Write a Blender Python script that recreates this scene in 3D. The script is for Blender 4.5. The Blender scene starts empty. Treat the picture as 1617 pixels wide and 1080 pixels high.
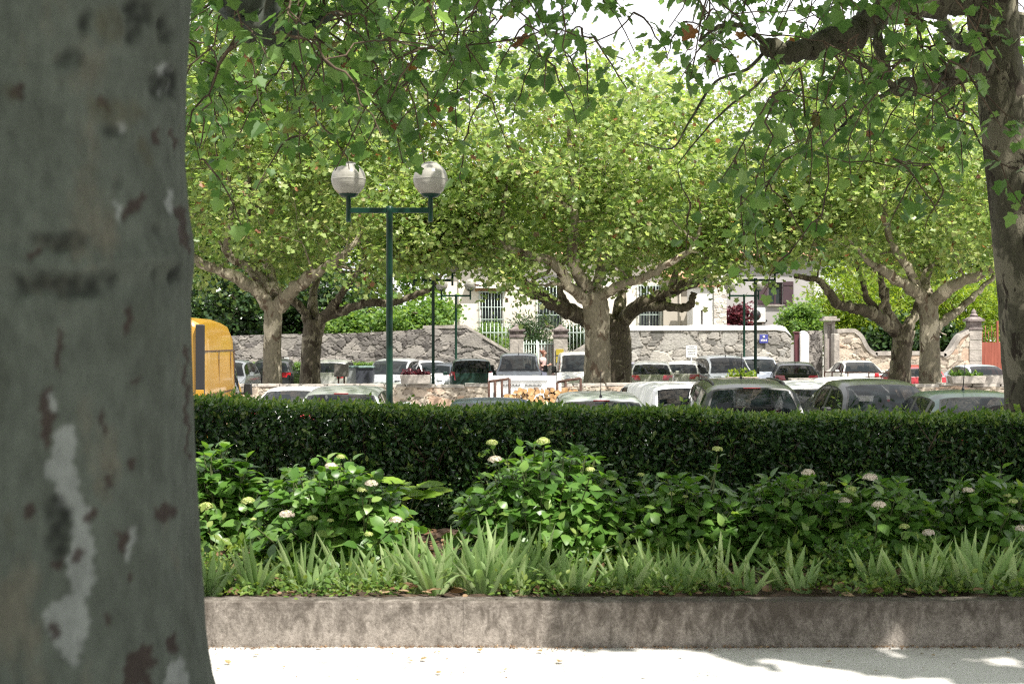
import bpy, bmesh, math, random
import numpy as np
from mathutils import Vector, Matrix, Euler

# ------------------------------------------------------------------ camera, sky, sun, exposure
SC = bpy.context.scene
COL = SC.collection
F = 2246.0            # focal length in photograph pixels (50 mm on 36 mm, 1617 px)
CH = 1.6              # eye height above the path
GZ = -0.55            # car park level
cam_d = bpy.data.cameras.new("camera")
cam = bpy.data.objects.new("camera", cam_d)
COL.objects.link(cam)
cam.location = (0, 0, CH)
cam.rotation_euler = (math.radians(90), 0, 0)
cam_d.lens = 50.0
cam_d.sensor_width = 36.0
cam_d.clip_start = 0.05
cam_d.clip_end = 2000
cam_d.dof.use_dof = True
cam_d.dof.focus_distance = 18.0
cam_d.dof.aperture_fstop = 5.0
SC.camera = cam

SUN = Vector((0.34, -0.38, 0.86)).normalized()
SUN_EL = math.asin(SUN.z)
SUN_ROT = math.atan2(SUN.x, SUN.y)
world = bpy.data.worlds.new("World")
SC.world = world
world.use_nodes = True
wn = world.node_tree
wn.nodes.clear()
w_out = wn.nodes.new("ShaderNodeOutputWorld")
w_bg = wn.nodes.new("ShaderNodeBackground")
w_sky = wn.nodes.new("ShaderNodeTexSky")
w_sky.sky_type = 'NISHITA'
w_sky.sun_disc = False
w_sky.sun_elevation = SUN_EL
w_sky.sun_rotation = SUN_ROT
w_sky.air_density = 1.0
w_sky.dust_density = 2.0
w_tc = wn.nodes.new("ShaderNodeTexCoord")
w_ns = wn.nodes.new("ShaderNodeTexNoise")
w_ns.inputs["Scale"].default_value = 2.2
w_ns.inputs["Detail"].default_value = 6
w_rp = wn.nodes.new("ShaderNodeValToRGB")
w_rp.color_ramp.elements[0].position = 0.22
w_rp.color_ramp.elements[1].position = 0.40
w_mix = wn.nodes.new("ShaderNodeMix")
w_mix.data_type = 'RGBA'
w_mix.inputs[7].default_value = (12.5, 12.5, 12.9, 1)      # sunlit cloud
wn.links.new(w_tc.outputs["Generated"], w_ns.inputs["Vector"])
wn.links.new(w_ns.outputs["Fac"], w_rp.inputs["Fac"])
wn.links.new(w_rp.outputs["Color"], w_mix.inputs[0])
wn.links.new(w_sky.outputs["Color"], w_mix.inputs[6])
wn.links.new(w_mix.outputs[2], w_bg.inputs["Color"])
wn.links.new(w_bg.outputs["Background"], w_out.inputs["Surface"])
w_bg.inputs["Strength"].default_value = 0.058
sun_d = bpy.data.lights.new("sun", 'SUN')
sun_d.energy = 5.0
sun_d.angle = math.radians(0.53)
sun_d.color = (1.0, 0.955, 0.88)
sun = bpy.data.objects.new("sun", sun_d)
COL.objects.link(sun)
sun.rotation_euler = SUN.to_track_quat('Z', 'Y').to_euler()
sun.location = (10, -20, 40)
SC.view_settings.view_transform = 'Standard'
SC.view_settings.look = 'None'
SC.view_settings.gamma = 1.0
SC.view_settings.exposure = 1.02
SC.render.engine = 'CYCLES'
SC.cycles.use_denoising = False
SC.cycles.pixel_filter_type = 'BLACKMAN_HARRIS'
SC.cycles.filter_width = 1.15
SC.cycles.max_bounces = 8
SC.cycles.transparent_max_bounces = 12
SC.cycles.caustics_reflective = False
SC.cycles.caustics_refractive = False
SC.cycles.sample_clamp_indirect = 6.0

# ------------------------------------------------------------------ helpers
def P(px, py, Y):
    """point seen at a photograph pixel, at depth Y"""
    return np.array([(px - 808.5) * Y / F, Y, CH - (py - 540) * Y / F])

def tag(o, label=None, cat=None, group=None, kind=None):
    if label: o["label"] = label
    if cat: o["category"] = cat
    if group: o["group"] = group
    if kind: o["kind"] = kind
    return o

def thing(name, label, cat, loc=(0, 0, 0), rotz=0.0, group=None):
    o = bpy.data.objects.new(name, None)
    COL.objects.link(o)
    o.location = Vector([float(a) for a in loc])
    o.rotation_euler = (0, 0, rotz)
    o.empty_display_size = 0.2
    return tag(o, label, cat, group)

class MA:
    """collects vertices and faces, builds ONE mesh object"""
    def __init__(self):
        self.v = []; self.f = []; self.n = 0; self.attr = {}
    def add(self, v, faces, mat=0, smooth=False):
        v = np.asarray(v, dtype=np.float64).reshape(-1, 3)
        if isinstance(faces, np.ndarray):
            self.f.append((faces.astype(np.int64) + self.n, mat, smooth))
        else:
            by = {}
            for fc in faces: by.setdefault(len(fc), []).append(fc)
            for k, l in by.items():
                self.f.append((np.array(l, dtype=np.int64) + self.n, mat, smooth))
        self.v.append(v); self.n += len(v)
    def box(self, c, s, rotz=0.0, mat=0, taper=1.0):
        hx, hy, hz = s[0] / 2, s[1] / 2, s[2] / 2
        v = np.array([(-hx, -hy, -hz), (hx, -hy, -hz), (hx, hy, -hz), (-hx, hy, -hz),
                      (-hx * taper, -hy * taper, hz), (hx * taper, -hy * taper, hz), (hx * taper, hy * taper, hz), (-hx * taper, hy * taper, hz)])
        if rotz:
            cs, sn = math.cos(rotz), math.sin(rotz)
            v = v @ np.array([[cs, sn, 0], [-sn, cs, 0], [0, 0, 1]])
        v = v + np.asarray(c, float)
        self.add(v, [(0, 3, 2, 1), (4, 5, 6, 7), (0, 1, 5, 4), (1, 2, 6, 5), (2, 3, 7, 6), (3, 0, 4, 7)], mat)
    def span(self, a, b, mat=0):
        a = np.minimum(a, b) * 1.0, np.maximum(a, b) * 1.0
        self.box((a[0] + a[1]) / 2, a[1] - a[0], 0, mat)
    def tube(self, pts, rad, n=8, mat=0, caps=True, smooth=True, jitter=None, rng=None):
        pts = np.asarray(pts, float); m = len(pts)
        rad = np.broadcast_to(np.asarray(rad, float), (m,))
        tg = np.gradient(pts, axis=0)
        tg /= np.linalg.norm(tg, axis=1, keepdims=True) + 1e-12
        ref = np.array([0.0, 0, 1]) if abs(tg[:, 2]).mean() < 0.8 else np.array([0.0, 1.0, 0])
        a = np.cross(tg, ref); a /= np.linalg.norm(a, axis=1, keepdims=True) + 1e-12
        b = np.cross(a, tg)
        th = np.linspace(0, 2 * math.pi, n, endpoint=False)
        rr = rad[:, None] * np.ones((1, n))
        if jitter is not None: rr = rr * (1 + jitter * rng.normal(size=(m, n)))
        v = pts[:, None, :] + rr[..., None] * (np.cos(th)[None, :, None] * a[:, None, :] + np.sin(th)[None, :, None] * b[:, None, :])
        i = np.arange(m - 1)[:, None] * n; j = np.arange(n)[None, :]; k = (j + 1) % n
        q = np.stack([i + j, i + k, i + n + k, i + n + j], -1).reshape(-1, 4)[:, ::-1]
        self.add(v.reshape(-1, 3), q, mat, smooth)
        if caps:
            self.f.append((np.array([np.arange(n)]) + self.n - m * n, mat, False))
            self.f.append((np.array([np.arange(n)[::-1]]) + self.n - n, mat, False))
    def lathe(self, prof, n=24, c=(0, 0, 0), mat=0, smooth=True):
        prof = np.asarray(prof, float); m = len(prof)
        th = np.linspace(0, 2 * math.pi, n, endpoint=False)
        v = np.stack([prof[:, 0:1] * np.cos(th), prof[:, 0:1] * np.sin(th), prof[:, 1:2] * np.ones(n)], -1) + np.asarray(c, float)
        i = np.arange(m - 1)[:, None] * n; j = np.arange(n)[None, :]; k = (j + 1) % n
        q = np.stack([i + j, i + k, i + n + k, i + n + j], -1).reshape(-1, 4)
        self.add(v.reshape(-1, 3), q, mat, smooth)
        self.f.append((np.array([np.arange(n)[::-1]]) + self.n - m * n, mat, False))
        self.f.append((np.array([np.arange(n)]) + self.n - n, mat, False))
    def prism(self, outline, y0, y1, mat=0):
        """outline of (x, z) points counter-clockwise seen from -y, extruded from y0 to y1"""
        o = [(float(a), float(b)) for a, b in outline]; n = len(o)
        v = [(a, y0, b) for a, b in o] + [(a, y1, b) for a, b in o]
        fc = [tuple(range(n)), tuple(range(2 * n - 1, n - 1, -1))]
        fc += [(i, i + n, (i + 1) % n + n, (i + 1) % n) for i in range(n)]
        self.add(v, fc, mat)
    def build(self, name, mats, parent=None, origin=None, bevel=0.0, sharp=None, attrs=None):
        me = bpy.data.meshes.new(name)
        v = np.concatenate(self.v) if self.v else np.zeros((0, 3))
        if origin is not None: v = v - np.asarray(origin, float)
        loops = []; starts = []; mi = []; sm = []; at = 0
        for arr, m, s in self.f:
            M, k = arr.shape
            loops.append(arr.reshape(-1)); starts.append(at + np.arange(M) * k); at += M * k
            mi.append(np.full(M, m)); sm.append(np.full(M, s))
        loops = np.concatenate(loops); starts = np.concatenate(starts); mi = np.concatenate(mi); sm = np.concatenate(sm)
        me.vertices.add(len(v)); me.vertices.foreach_set("co", v.astype(np.float32).ravel())
        me.loops.add(len(loops)); me.loops.foreach_set("vertex_index", loops.astype(np.int32))
        me.polygons.add(len(starts)); me.polygons.foreach_set("loop_start", starts.astype(np.int32))
        if not isinstance(mats, (list, tuple)): mats = [mats]
        for m in mats: me.materials.append(m)
        me.polygons.foreach_set("material_index", mi.astype(np.int32))
        me.polygons.foreach_set("use_smooth", sm.astype(bool))
        me.update(calc_edges=True)
        if attrs:
            for an, data in attrs.items():
                at_ = me.attributes.new(an, 'FLOAT', 'POINT')
                at_.data.foreach_set("value", np.asarray(data, np.float32))
        if sharp is not None:
            bm = bmesh.new(); bm.from_mesh(me)
            bmesh.ops.recalc_face_normals(bm, faces=bm.faces)
            for e in bm.edges:
                if len(e.link_faces) == 2 and e.calc_face_angle(0) > sharp: e.smooth = False
            for f_ in bm.faces: f_.smooth = True
            bm.to_mesh(me); bm.free()
        o = bpy.data.objects.new(name, me)
        COL.objects.link(o)
        if origin is not None and parent is None: o.location = Vector([float(a) for a in origin])
        if parent is not None: o.parent = parent
        if bevel > 0:
            md = o.modifiers.new("bevel", 'BEVEL'); md.width = bevel; md.segments = 2; md.limit_method = 'ANGLE'; md.angle_limit = math.radians(40)
        return o

def copy_tree(o, parent=None):
    c = o.copy(); COL.objects.link(c)
    if parent is not None: c.parent = parent
    for ch in list(o.children): copy_tree(ch, c)
    return c

def smooth_path(pts, k=5):
    """Catmull-Rom through the points"""
    p = np.asarray(pts, float)
    if len(p) < 3:
        return np.array([p[0] + (p[-1] - p[0]) * t for t in np.linspace(0, 1, k + 1)])
    q = np.vstack([2 * p[0] - p[1], p, 2 * p[-1] - p[-2]]); out = []
    for i in range(1, len(q) - 2):
        for t in np.linspace(0, 1, k, endpoint=False):
            a, b, c, d = q[i - 1], q[i], q[i + 1], q[i + 2]
            out.append(0.5 * (2 * b + (c - a) * t + (2 * a - 5 * b + 4 * c - d) * t * t + (3 * b - a - 3 * c + d) * t ** 3))
    out.append(p[-1])
    return np.array(out)

# ------------------------------------------------------------------ materials
def _new(name):
    m = bpy.data.materials.new(name); m.use_nodes = True
    nt = m.node_tree; nt.nodes.clear()
    out = nt.nodes.new("ShaderNodeOutputMaterial")
    return m, nt, out

def N(nt, typ, **kw):
    n = nt.nodes.new(typ)
    for k, v in kw.items():
        if k in n.inputs: n.inputs[k].default_value = v
        else: setattr(n, k, v)
    return n

def ramp(nt, stops, interp='LINEAR'):
    r = nt.nodes.new("ShaderNodeValToRGB"); cr = r.color_ramp; cr.interpolation = interp
    while len(cr.elements) < len(stops): cr.elements.new(0.5)
    for e, (p, c) in zip(cr.elements, stops):
        e.position = p; e.color = (c[0], c[1], c[2], 1) if len(c) == 3 else c
    return r

def mat_noise(name, stops, scale=5.0, rough=0.8, bump=0.0, bscale=None, detail=6, stretch=None, spec=0.3, metallic=0.0, dist=0.0, coords="Object"):
    m, nt, out = _new(name)
    b = N(nt, "ShaderNodeBsdfPrincipled", Roughness=rough, Metallic=metallic)
    b.inputs["Specular IOR Level"].default_value = spec
    tc = N(nt, "ShaderNodeTexCoord"); vec = tc.outputs[coords]
    if stretch:
        mp = N(nt, "ShaderNodeMapping"); mp.inputs["Scale"].default_value = stretch
        nt.links.new(vec, mp.inputs["Vector"]); vec = mp.outputs["Vector"]
    ns = N(nt, "ShaderNodeTexNoise", Scale=scale, Detail=detail, Distortion=dist)
    nt.links.new(vec, ns.inputs["Vector"])
    r = ramp(nt, stops); nt.links.new(ns.outputs["Fac"], r.inputs["Fac"])
    nt.links.new(r.outputs["Color"], b.inputs["Base Color"])
    if bump:
        n2 = N(nt, "ShaderNodeTexNoise", Scale=bscale or scale * 4, Detail=8)
        nt.links.new(vec, n2.inputs["Vector"])
        bp = N(nt, "ShaderNodeBump", Strength=bump, Distance=0.05)
        nt.links.new(n2.outputs["Fac"], bp.inputs["Height"]); nt.links.new(bp.outputs["Normal"], b.inputs["Normal"])
    nt.links.new(b.outputs["BSDF"], out.inputs["Surface"])
    return m

def mat_plain(name, col, rough=0.5, spec=0.5, metallic=0.0, coat=0.0, var=0.12, scale=3.0):
    m, nt, out = _new(name)
    b = N(nt, "ShaderNodeBsdfPrincipled", Roughness=rough, Metallic=metallic)
    b.inputs["Specular IOR Level"].default_value = spec
    b.inputs["Coat Weight"].default_value = coat
    b.inputs["Coat Roughness"].default_value = 0.06
    tc = N(nt, "ShaderNodeTexCoord"); ns = N(nt, "ShaderNodeTexNoise", Scale=scale, Detail=5)
    nt.links.new(tc.outputs["Object"], ns.inputs["Vector"])
    c = np.array(col[:3])
    r = ramp(nt, [(0.3, tuple(c * (1 - var))), (0.7, tuple(np.minimum(c * (1 + var), 0.95)))])
    nt.links.new(ns.outputs["Fac"], r.inputs["Fac"]); nt.links.new(r.outputs["Color"], b.inputs["Base Color"])
    nt.links.new(b.outputs["BSDF"], out.inputs["Surface"])
    return m

def mat_leaf(name, stops, trans=0.4, tcol=None, rough=0.45, spec=0.35):
    """each leaf (mesh island) takes its own colour from the ramp; light passes through it"""
    m, nt, out = _new(name)
    g = N(nt, "ShaderNodeNewGeometry")
    r = ramp(nt, stops); nt.links.new(g.outputs["Random Per Island"], r.inputs["Fac"])
    b = N(nt, "ShaderNodeBsdfPrincipled", Roughness=rough)
    b.inputs["Specular IOR Level"].default_value = spec
    nt.links.new(r.outputs["Color"], b.inputs["Base Color"])
    t = N(nt, "ShaderNodeBsdfTranslucent")
    hs = N(nt, "ShaderNodeMix", data_type='RGBA', blend_type='MULTIPLY')
    hs.inputs[0].default_value = 1.0
    tc = tcol or (1.9, 1.9, 0.8)
    hs.inputs[7].default_value = (tc[0], tc[1], tc[2], 1)
    nt.links.new(r.outputs["Color"], hs.inputs[6]); nt.links.new(hs.outputs[2], t.inputs["Color"])
    mx = N(nt, "ShaderNodeMixShader"); mx.inputs[0].default_value = trans
    nt.links.new(b.outputs["BSDF"], mx.inputs[1]); nt.links.new(t.outputs["BSDF"], mx.inputs[2])
    nt.links.new(mx.outputs["Shader"], out.inputs["Surface"])
    return m

def mat_bark(name, base, pale, brown, scale=2.2, stretch=(1, 1, 0.45), amount=0.5):
    """plane-tree bark: smooth ground with flaked patches of two other colours"""
    m, nt, out = _new(name)
    b = N(nt, "ShaderNodeBsdfPrincipled", Roughness=0.8)
    b.inputs["Specular IOR Level"].default_value = 0.2
    tc = N(nt, "ShaderNodeTexCoord"); mp = N(nt, "ShaderNodeMapping"); mp.inputs["Scale"].default_value = stretch
    nt.links.new(tc.outputs["Object"], mp.inputs["Vector"])
    n1 = N(nt, "ShaderNodeTexNoise", Scale=scale, Detail=5, Roughness=0.6, Distortion=0.6)
    n2 = N(nt, "ShaderNodeTexNoise", Scale=scale * 1.7, Detail=6, Roughness=0.65, Distortion=0.8)
    n3 = N(nt, "ShaderNodeTexNoise", Scale=scale * 9, Detail=6, Roughness=0.7)
    for n_ in (n1, n2, n3): nt.links.new(mp.outputs["Vector"], n_.inputs["Vector"])
    rA = ramp(nt, [(0.60 - 0.12 * amount, (0, 0, 0)), (0.63 - 0.12 * amount, (1, 1, 1))])
    rB = ramp(nt, [(0.62 - 0.1 * amount, (0, 0, 0)), (0.65 - 0.1 * amount, (1, 1, 1))])
    rC = ramp(nt, [(0.3, tuple(0.6 * a for a in base)), (0.7, tuple(1.25 * a for a in base))])
    nt.links.new(n1.outputs["Fac"], rA.inputs["Fac"]); nt.links.new(n2.outputs["Fac"], rB.inputs["Fac"]); nt.links.new(n3.outputs["Fac"], rC.inputs["Fac"])
    m1 = N(nt, "ShaderNodeMix", data_type='RGBA'); m1.inputs[7].default_value = (*pale, 1)
    nt.links.new(rA.outputs["Color"], m1.inputs[0]); nt.links.new(rC.outputs["Color"], m1.inputs[6])
    m2 = N(nt, "ShaderNodeMix", data_type='RGBA'); m2.inputs[7].default_value = (*brown, 1)
    nt.links.new(rB.outputs["Color"], m2.inputs[0]); nt.links.new(m1.outputs[2], m2.inputs[6])
    nt.links.new(m2.outputs[2], b.inputs["Base Color"])
    bp = N(nt, "ShaderNodeBump", Strength=0.5, Distance=0.03)
    ad = N(nt, "ShaderNodeMath", operation='ADD'); nt.links.new(n3.outputs["Fac"], ad.inputs[0]); nt.links.new(rB.outputs["Color"], ad.inputs[1])
    nt.links.new(ad.outputs[0], bp.inputs["Height"]); nt.links.new(bp.outputs["Normal"], b.inputs["Normal"])
    nt.links.new(b.outputs["BSDF"], out.inputs["Surface"])
    return m

def mat_stone(name, stops, mortar, rough=0.9):
    """rubble wall: colour per stone from mesh attributes 'stone' (id) and 'joint' (0 in a joint)"""
    m, nt, out = _new(name)
    b = N(nt, "ShaderNodeBsdfPrincipled", Roughness=rough)
    b.inputs["Specular IOR Level"].default_value = 0.2
    a1 = N(nt, "ShaderNodeAttribute", attribute_name="stone"); a2 = N(nt, "ShaderNodeAttribute", attribute_name="joint")
    r = ramp(nt, stops); nt.links.new(a1.outputs["Fac"], r.inputs["Fac"])
    tc = N(nt, "ShaderNodeTexCoord"); ns = N(nt, "ShaderNodeTexNoise", Scale=3.0, Detail=10, Roughness=0.75)
    nt.links.new(tc.outputs["Object"], ns.inputs["Vector"])
    rn = ramp(nt, [(0.28, (0.6, 0.58, 0.56)), (0.5, (.95, .93, .9)), (0.72, (1.15, 1.13, 1.08))]); nt.links.new(ns.outputs["Fac"], rn.inputs["Fac"])
    mm = N(nt, "ShaderNodeMix", data_type='RGBA', blend_type='MULTIPLY'); mm.inputs[0].default_value = 1.0
    mx = N(nt, "ShaderNodeMix", data_type='RGBA'); mx.inputs[6].default_value = (*mortar, 1)
    nt.links.new(a2.outputs["Fac"], mx.inputs[0]); nt.links.new(r.outputs["Color"], mx.inputs[7])
    nt.links.new(mx.outputs[2], mm.inputs[6]); nt.links.new(rn.outputs["Color"], mm.inputs[7])
    nt.links.new(mm.outputs[2], b.inputs["Base Color"])
    bp = N(nt, "ShaderNodeBump", Strength=0.6, Distance=0.03); nt.links.new(ns.outputs["Fac"], bp.inputs["Height"])
    nt.links.new(bp.outputs["Normal"], b.inputs["Normal"])
    nt.links.new(b.outputs["BSDF"], out.inputs["Surface"])
    return m

def mat_glass(name, col=(0.008, 0.012, 0.013), alpha=0.74, rough=0.03):
    m, nt, out = _new(name)
    b = N(nt, "ShaderNodeBsdfPrincipled", Roughness=rough)
    b.inputs["Base Color"].default_value = (*col, 1)
    b.inputs["Specular IOR Level"].default_value = 0.32
    b.inputs["IOR"].default_value = 1.5
    b.inputs["Alpha"].default_value = alpha
    nt.links.new(b.outputs["BSDF"], out.inputs["Surface"])
    return m

# ------------------------------------------------------------------ leaves
def fold(half, k=0.18, droop=0.0):
    """leaf template from the right half outline (base first, tip last), folded on the midrib"""
    h = [(x, y, k * x - droop * y * y) for x, y in half]
    n = len(h)
    v = h + [(-x, y, z) for x, y, z in h[1:-1]]
    right = list(range(n)); left = [0] + [n - 1][:0]
    left = [n - 1] + [n + i for i in range(n - 3, -1, -1)] + [0]
    return np.array(v), [right, left]
LEAF_PLANE = fold([(0, 0), (.20, -.10), (.50, .02), (.40, .20), (.58, .48), (.34, .58), (.22, .80), (0, 1.0)], 0.2)
LEAF_FAR = fold([(0, 0), (.46, .02), (.27, .30), (.52, .60), (0, 1.0)], 0.2)
LEAF_OVAL = fold([(0, 0), (.17, .12), (.30, .38), (.24, .68), (0, 1.0)], 0.22)
LEAF_SMALL = fold([(0, 0), (.26, .45), (0, 1.0)], 0.3)
LEAF_LANCE = fold([(0, 0), (.13, .4), (0, 1.0)], 0.2)
def _hyd():
    ts = [0, .16, .40, .70, 1.0]; ws = [0, .22, .36, .26, 0]
    mid = [(0, t, -0.22 * t * t + .06 * math.sin(3.1 * t)) for t in ts]
    v = list(mid); fcs = []
    for s in (1, -1):
        b = len(v)
        for t, w in zip(ts[1:-1], ws[1:-1]): v.append((s * w, t, -0.22 * t * t + .14 * w + .05 * math.sin(3.1 * t)))
        q = [(0, b, 1), (1, b, b + 1, 2), (2, b + 1, b + 2, 3), (3, b + 2, 4)]
        fcs += q if s > 0 else [tuple(reversed(a)) for a in q]
    return np.array(v), fcs
LEAF_HYD = _hyd()

def add_leaves(ma, tmpl, pos, d, nrm, size, mat=0, smooth=False):
    """put the template at every pos, its axis along d, its face towards nrm"""
    tv, tf = tmpl; n = len(pos)
    if n == 0: return
    d = d / (np.linalg.norm(d, axis=1, keepdims=True) + 1e-9)
    x = np.cross(d, nrm); x /= np.linalg.norm(x, axis=1, keepdims=True) + 1e-9
    z = np.cross(x, d)
    s = np.asarray(size).reshape(-1, 1, 1) * np.ones((n, 1, 1))
    v = pos[:, None, :] + s * (tv[None, :, 0:1] * x[:, None, :] + tv[None, :, 1:2] * d[:, None, :] + tv[None, :, 2:3] * z[:, None, :])
    k = len(tv); base = ma.n
    ma.v.append(v.reshape(-1, 3)); ma.n += n * k
    off = (np.arange(n) * k)[:, None] + base
    by = {}
    for fc in tf: by.setdefault(len(fc), []).append(fc)
    for L, l in by.items():
        for fc in l: ma.f.append((off + np.array(fc)[None, :], mat, smooth))

def unit(v): return v / (np.linalg.norm(v, axis=-1, keepdims=True) + 1e-9)
# ------------------------------------------------------------------ shared materials
M = {}
M["asphalt"] = mat_noise("asphalt", [(0.3, (.26, .25, .235)), (0.7, (.38, .365, .34))], scale=0.7, rough=0.9, bump=0.25, bscale=60)
M["path"] = mat_noise("path_surface", [(0.25, (.46, .44, .415)), (0.5, (.56, .545, .52)), (0.8, (.62, .605, .58))], scale=1.6, rough=0.85, bump=0.22, bscale=30)
M["earth"] = mat_noise("earth", [(0.3, (.045, .03, .02)), (0.6, (.12, .08, .055)), (0.8, (.2, .14, .1))], scale=14, rough=0.95, bump=0.9, bscale=50)
M["terrain"] = mat_noise("terrain", [(0.3, (.12, .13, .07)), (0.7, (.22, .2, .13))], scale=0.2, rough=0.95)

def mat_kerb():
    m, nt, out = _new("kerb_concrete")
    b = N(nt, "ShaderNodeBsdfPrincipled", Roughness=0.88); b.inputs["Specular IOR Level"].default_value = 0.25
    tc = N(nt, "ShaderNodeTexCoord")
    n1 = N(nt, "ShaderNodeTexNoise", Scale=55, Detail=9, Roughness=0.8)
    mp = N(nt, "ShaderNodeMapping"); mp.inputs["Scale"].default_value = (1, 1, 0.55)
    n2 = N(nt, "ShaderNodeTexNoise", Scale=13, Detail=12, Roughness=0.75, Distortion=0.5)
    n3 = N(nt, "ShaderNodeTexNoise", Scale=1.1, Detail=3)
    sx = N(nt, "ShaderNodeSeparateXYZ")
    nt.links.new(tc.outputs["Object"], n1.inputs["Vector"]); nt.links.new(tc.outputs["Object"], mp.inputs["Vector"])
    nt.links.new(mp.outputs["Vector"], n2.inputs["Vector"]); nt.links.new(tc.outputs["Object"], n3.inputs["Vector"])
    nt.links.new(tc.outputs["Object"], sx.inputs[0])
    base = ramp(nt, [(0.28, (.11, .095, .08)), (0.5, (.275, .243, .213)), (0.72, (.42, .38, .335))]); nt.links.new(n1.outputs["Fac"], base.inputs["Fac"])
    # lichen and algae stain: strongest along the upper edge of the face
    hz = N(nt, "ShaderNodeMapRange"); hz.inputs[1].default_value = 0.05; hz.inputs[2].default_value = 0.25; hz.inputs[3].default_value = -0.05; hz.inputs[4].default_value = 0.13
    nt.links.new(sx.outputs["Z"], hz.inputs[0])
    ad = N(nt, "ShaderNodeMath", operation='ADD'); nt.links.new(n2.outputs["Fac"], ad.inputs[0]); nt.links.new(hz.outputs[0], ad.inputs[1])
    ad2 = N(nt, "ShaderNodeMath", operation='MULTIPLY_ADD'); ad2.inputs[1].default_value = 0.35; nt.links.new(n3.outputs["Fac"], ad2.inputs[0]); nt.links.new(ad.outputs[0], ad2.inputs[2])
    rs = ramp(nt, [(0.61, (0, 0, 0)), (0.72, (.55, .55, .55)), (0.84, (.92, .92, .92))]); nt.links.new(ad2.outputs[0], rs.inputs["Fac"])
    mx = N(nt, "ShaderNodeMix", data_type='RGBA'); mx.inputs[7].default_value = (.07, .058, .047, 1)
    nt.links.new(rs.outputs["Color"], mx.inputs[0]); nt.links.new(base.outputs["Color"], mx.inputs[6])
    nt.links.new(mx.outputs[2], b.inputs["Base Color"])
    bp = N(nt, "ShaderNodeBump", Strength=0.7, Distance=0.012); nt.links.new(n1.outputs["Fac"], bp.inputs["Height"]); nt.links.new(bp.outputs["Normal"], b.inputs["Normal"])
    nt.links.new(b.outputs["BSDF"], out.inputs["Surface"])
    return m
M["kerb"] = mat_kerb()
M["stone_grey"] = mat_stone("rubble_grey", [(0, (.15, .147, .14)), (.3, (.27, .26, .245)), (.55, (.38, .36, .335)), (.8, (.32, .315, .305)), (1, (.50, .48, .445))], (.25, .235, .215))
M["stone_dark"] = mat_stone("rubble_dark", [(0, (.08, .075, .073)), (.4, (.165, .155, .15)), (.75, (.24, .228, .218)), (1, (.33, .31, .29))], (.14, .13, .122))
M["stone_warm"] = mat_stone("rubble_warm", [(0, (.26, .23, .20)), (.4, (.42, .37, .31)), (.8, (.52, .47, .40)), (1, (.46, .33, .25))], (.28, .245, .20))
M["coping"] = mat_noise("coping_stone", [(0.3, (.22, .2, .18)), (0.7, (.42, .385, .345))], scale=3, rough=0.9, bump=0.5)
M["render_white"] = mat_noise("white_render", [(0.3, (.52, .505, .48)), (0.5, (.66, .65, .63)), (0.7, (.72, .71, .69))], scale=0.8, rough=0.85)
M["cream"] = mat_noise("cream_render", [(0.3, (.60, .55, .48)), (0.7, (.70, .65, .575))], scale=0.5, rough=0.88)
M["beige"] = mat_noise("beige_render", [(0.3, (.36, .325, .275)), (0.7, (.46, .42, .36))], scale=0.7, rough=0.9)
M["grey_render"] = mat_noise("grey_render", [(0.3, (.31, .295, .295)), (0.7, (.385, .37, .37))], scale=0.5, rough=0.9)
M["roof_tile"] = mat_noise("roof_tile", [(0.3, (.38, .2, .12)), (0.7, (.55, .33, .22))], scale=6, rough=0.85, bump=0.6)
M["green_metal"] = mat_plain("green_lamp_paint", (.002, .024, .0135), rough=0.4, spec=0.25, var=0.25)
M["pale_iron"] = mat_plain("pale_green_iron", (.42, .50, .46), rough=0.5, var=0.2, scale=8)
M["rust"] = mat_noise("rusty_iron", [(0.3, (.045, .024, .017)), (0.7, (.11, .06, .044))], scale=10, rough=0.8)
M["black"] = mat_plain("black_plastic", (.012, .012, .013), rough=0.45)
M["rubber"] = mat_plain("rubber", (.018, .018, .018), rough=0.8)
M["alloy"] = mat_plain("wheel_alloy", (.45, .46, .47), rough=0.3, metallic=0.8)
M["glass"] = mat_glass("car_glass")
M["house_glass"] = mat_glass("house_glass", (.03, .035, .04), 1.0)
M["red_lens"] = mat_plain("red_lens", (.42, .012, .02), rough=0.15, coat=1.0)
M["clear_lens"] = mat_plain("clear_lens", (.55, .57, .6), rough=0.1, coat=1.0)
M["white_plate"] = mat_plain("number_plate", (.62, .62, .58), rough=0.4)
M["seat_cloth"] = mat_plain("seat_cloth", (.03, .03, .034), rough=0.9)

# ------------------------------------------------------------------ ground
def ground(name, x0, x1, y0, y1, z, mat, nx=2, ny=2, bump=0.0, seed=1):
    r = np.random.default_rng(seed)
    xs = np.linspace(x0, x1, nx); ys = np.linspace(y0, y1, ny)
    X, Y = np.meshgrid(xs, ys)
    Z = np.full_like(X, z) + bump * r.normal(size=X.shape)
    ma = MA(); i = np.arange(ny - 1)[:, None] * nx; j = np.arange(nx - 1)[None, :]
    ma.add(np.stack([X, Y, Z], -1).reshape(-1, 3), np.stack([i + j, i + j + 1, i + j + nx + 1, i + j + nx], -1).reshape(-1, 4), 0, bump > 0)
    return tag(ma.build(name, mat), kind="structure")
ground("terrain", -900, 900, -300, 900, GZ - 0.03, M["terrain"])
ground("parking_ground", -45, 45, 10.9, 66, GZ, M["asphalt"])
ground("path", -30, 30, -25, 7.50, 0.0, M["path"], 60, 40, 0.002)
ground("planting_bed", -16, 16, 7.58, 11.35, 0.216, M["earth"], 300, 36, 0.018, 5)
ma = MA(); ma.box((0, 11.42, -0.17), (32, .14, .76)); tag(ma.build("bed_edging", M["kerb"]), "concrete edging at the back of the planting bed behind the hedge", "edging")
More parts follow.
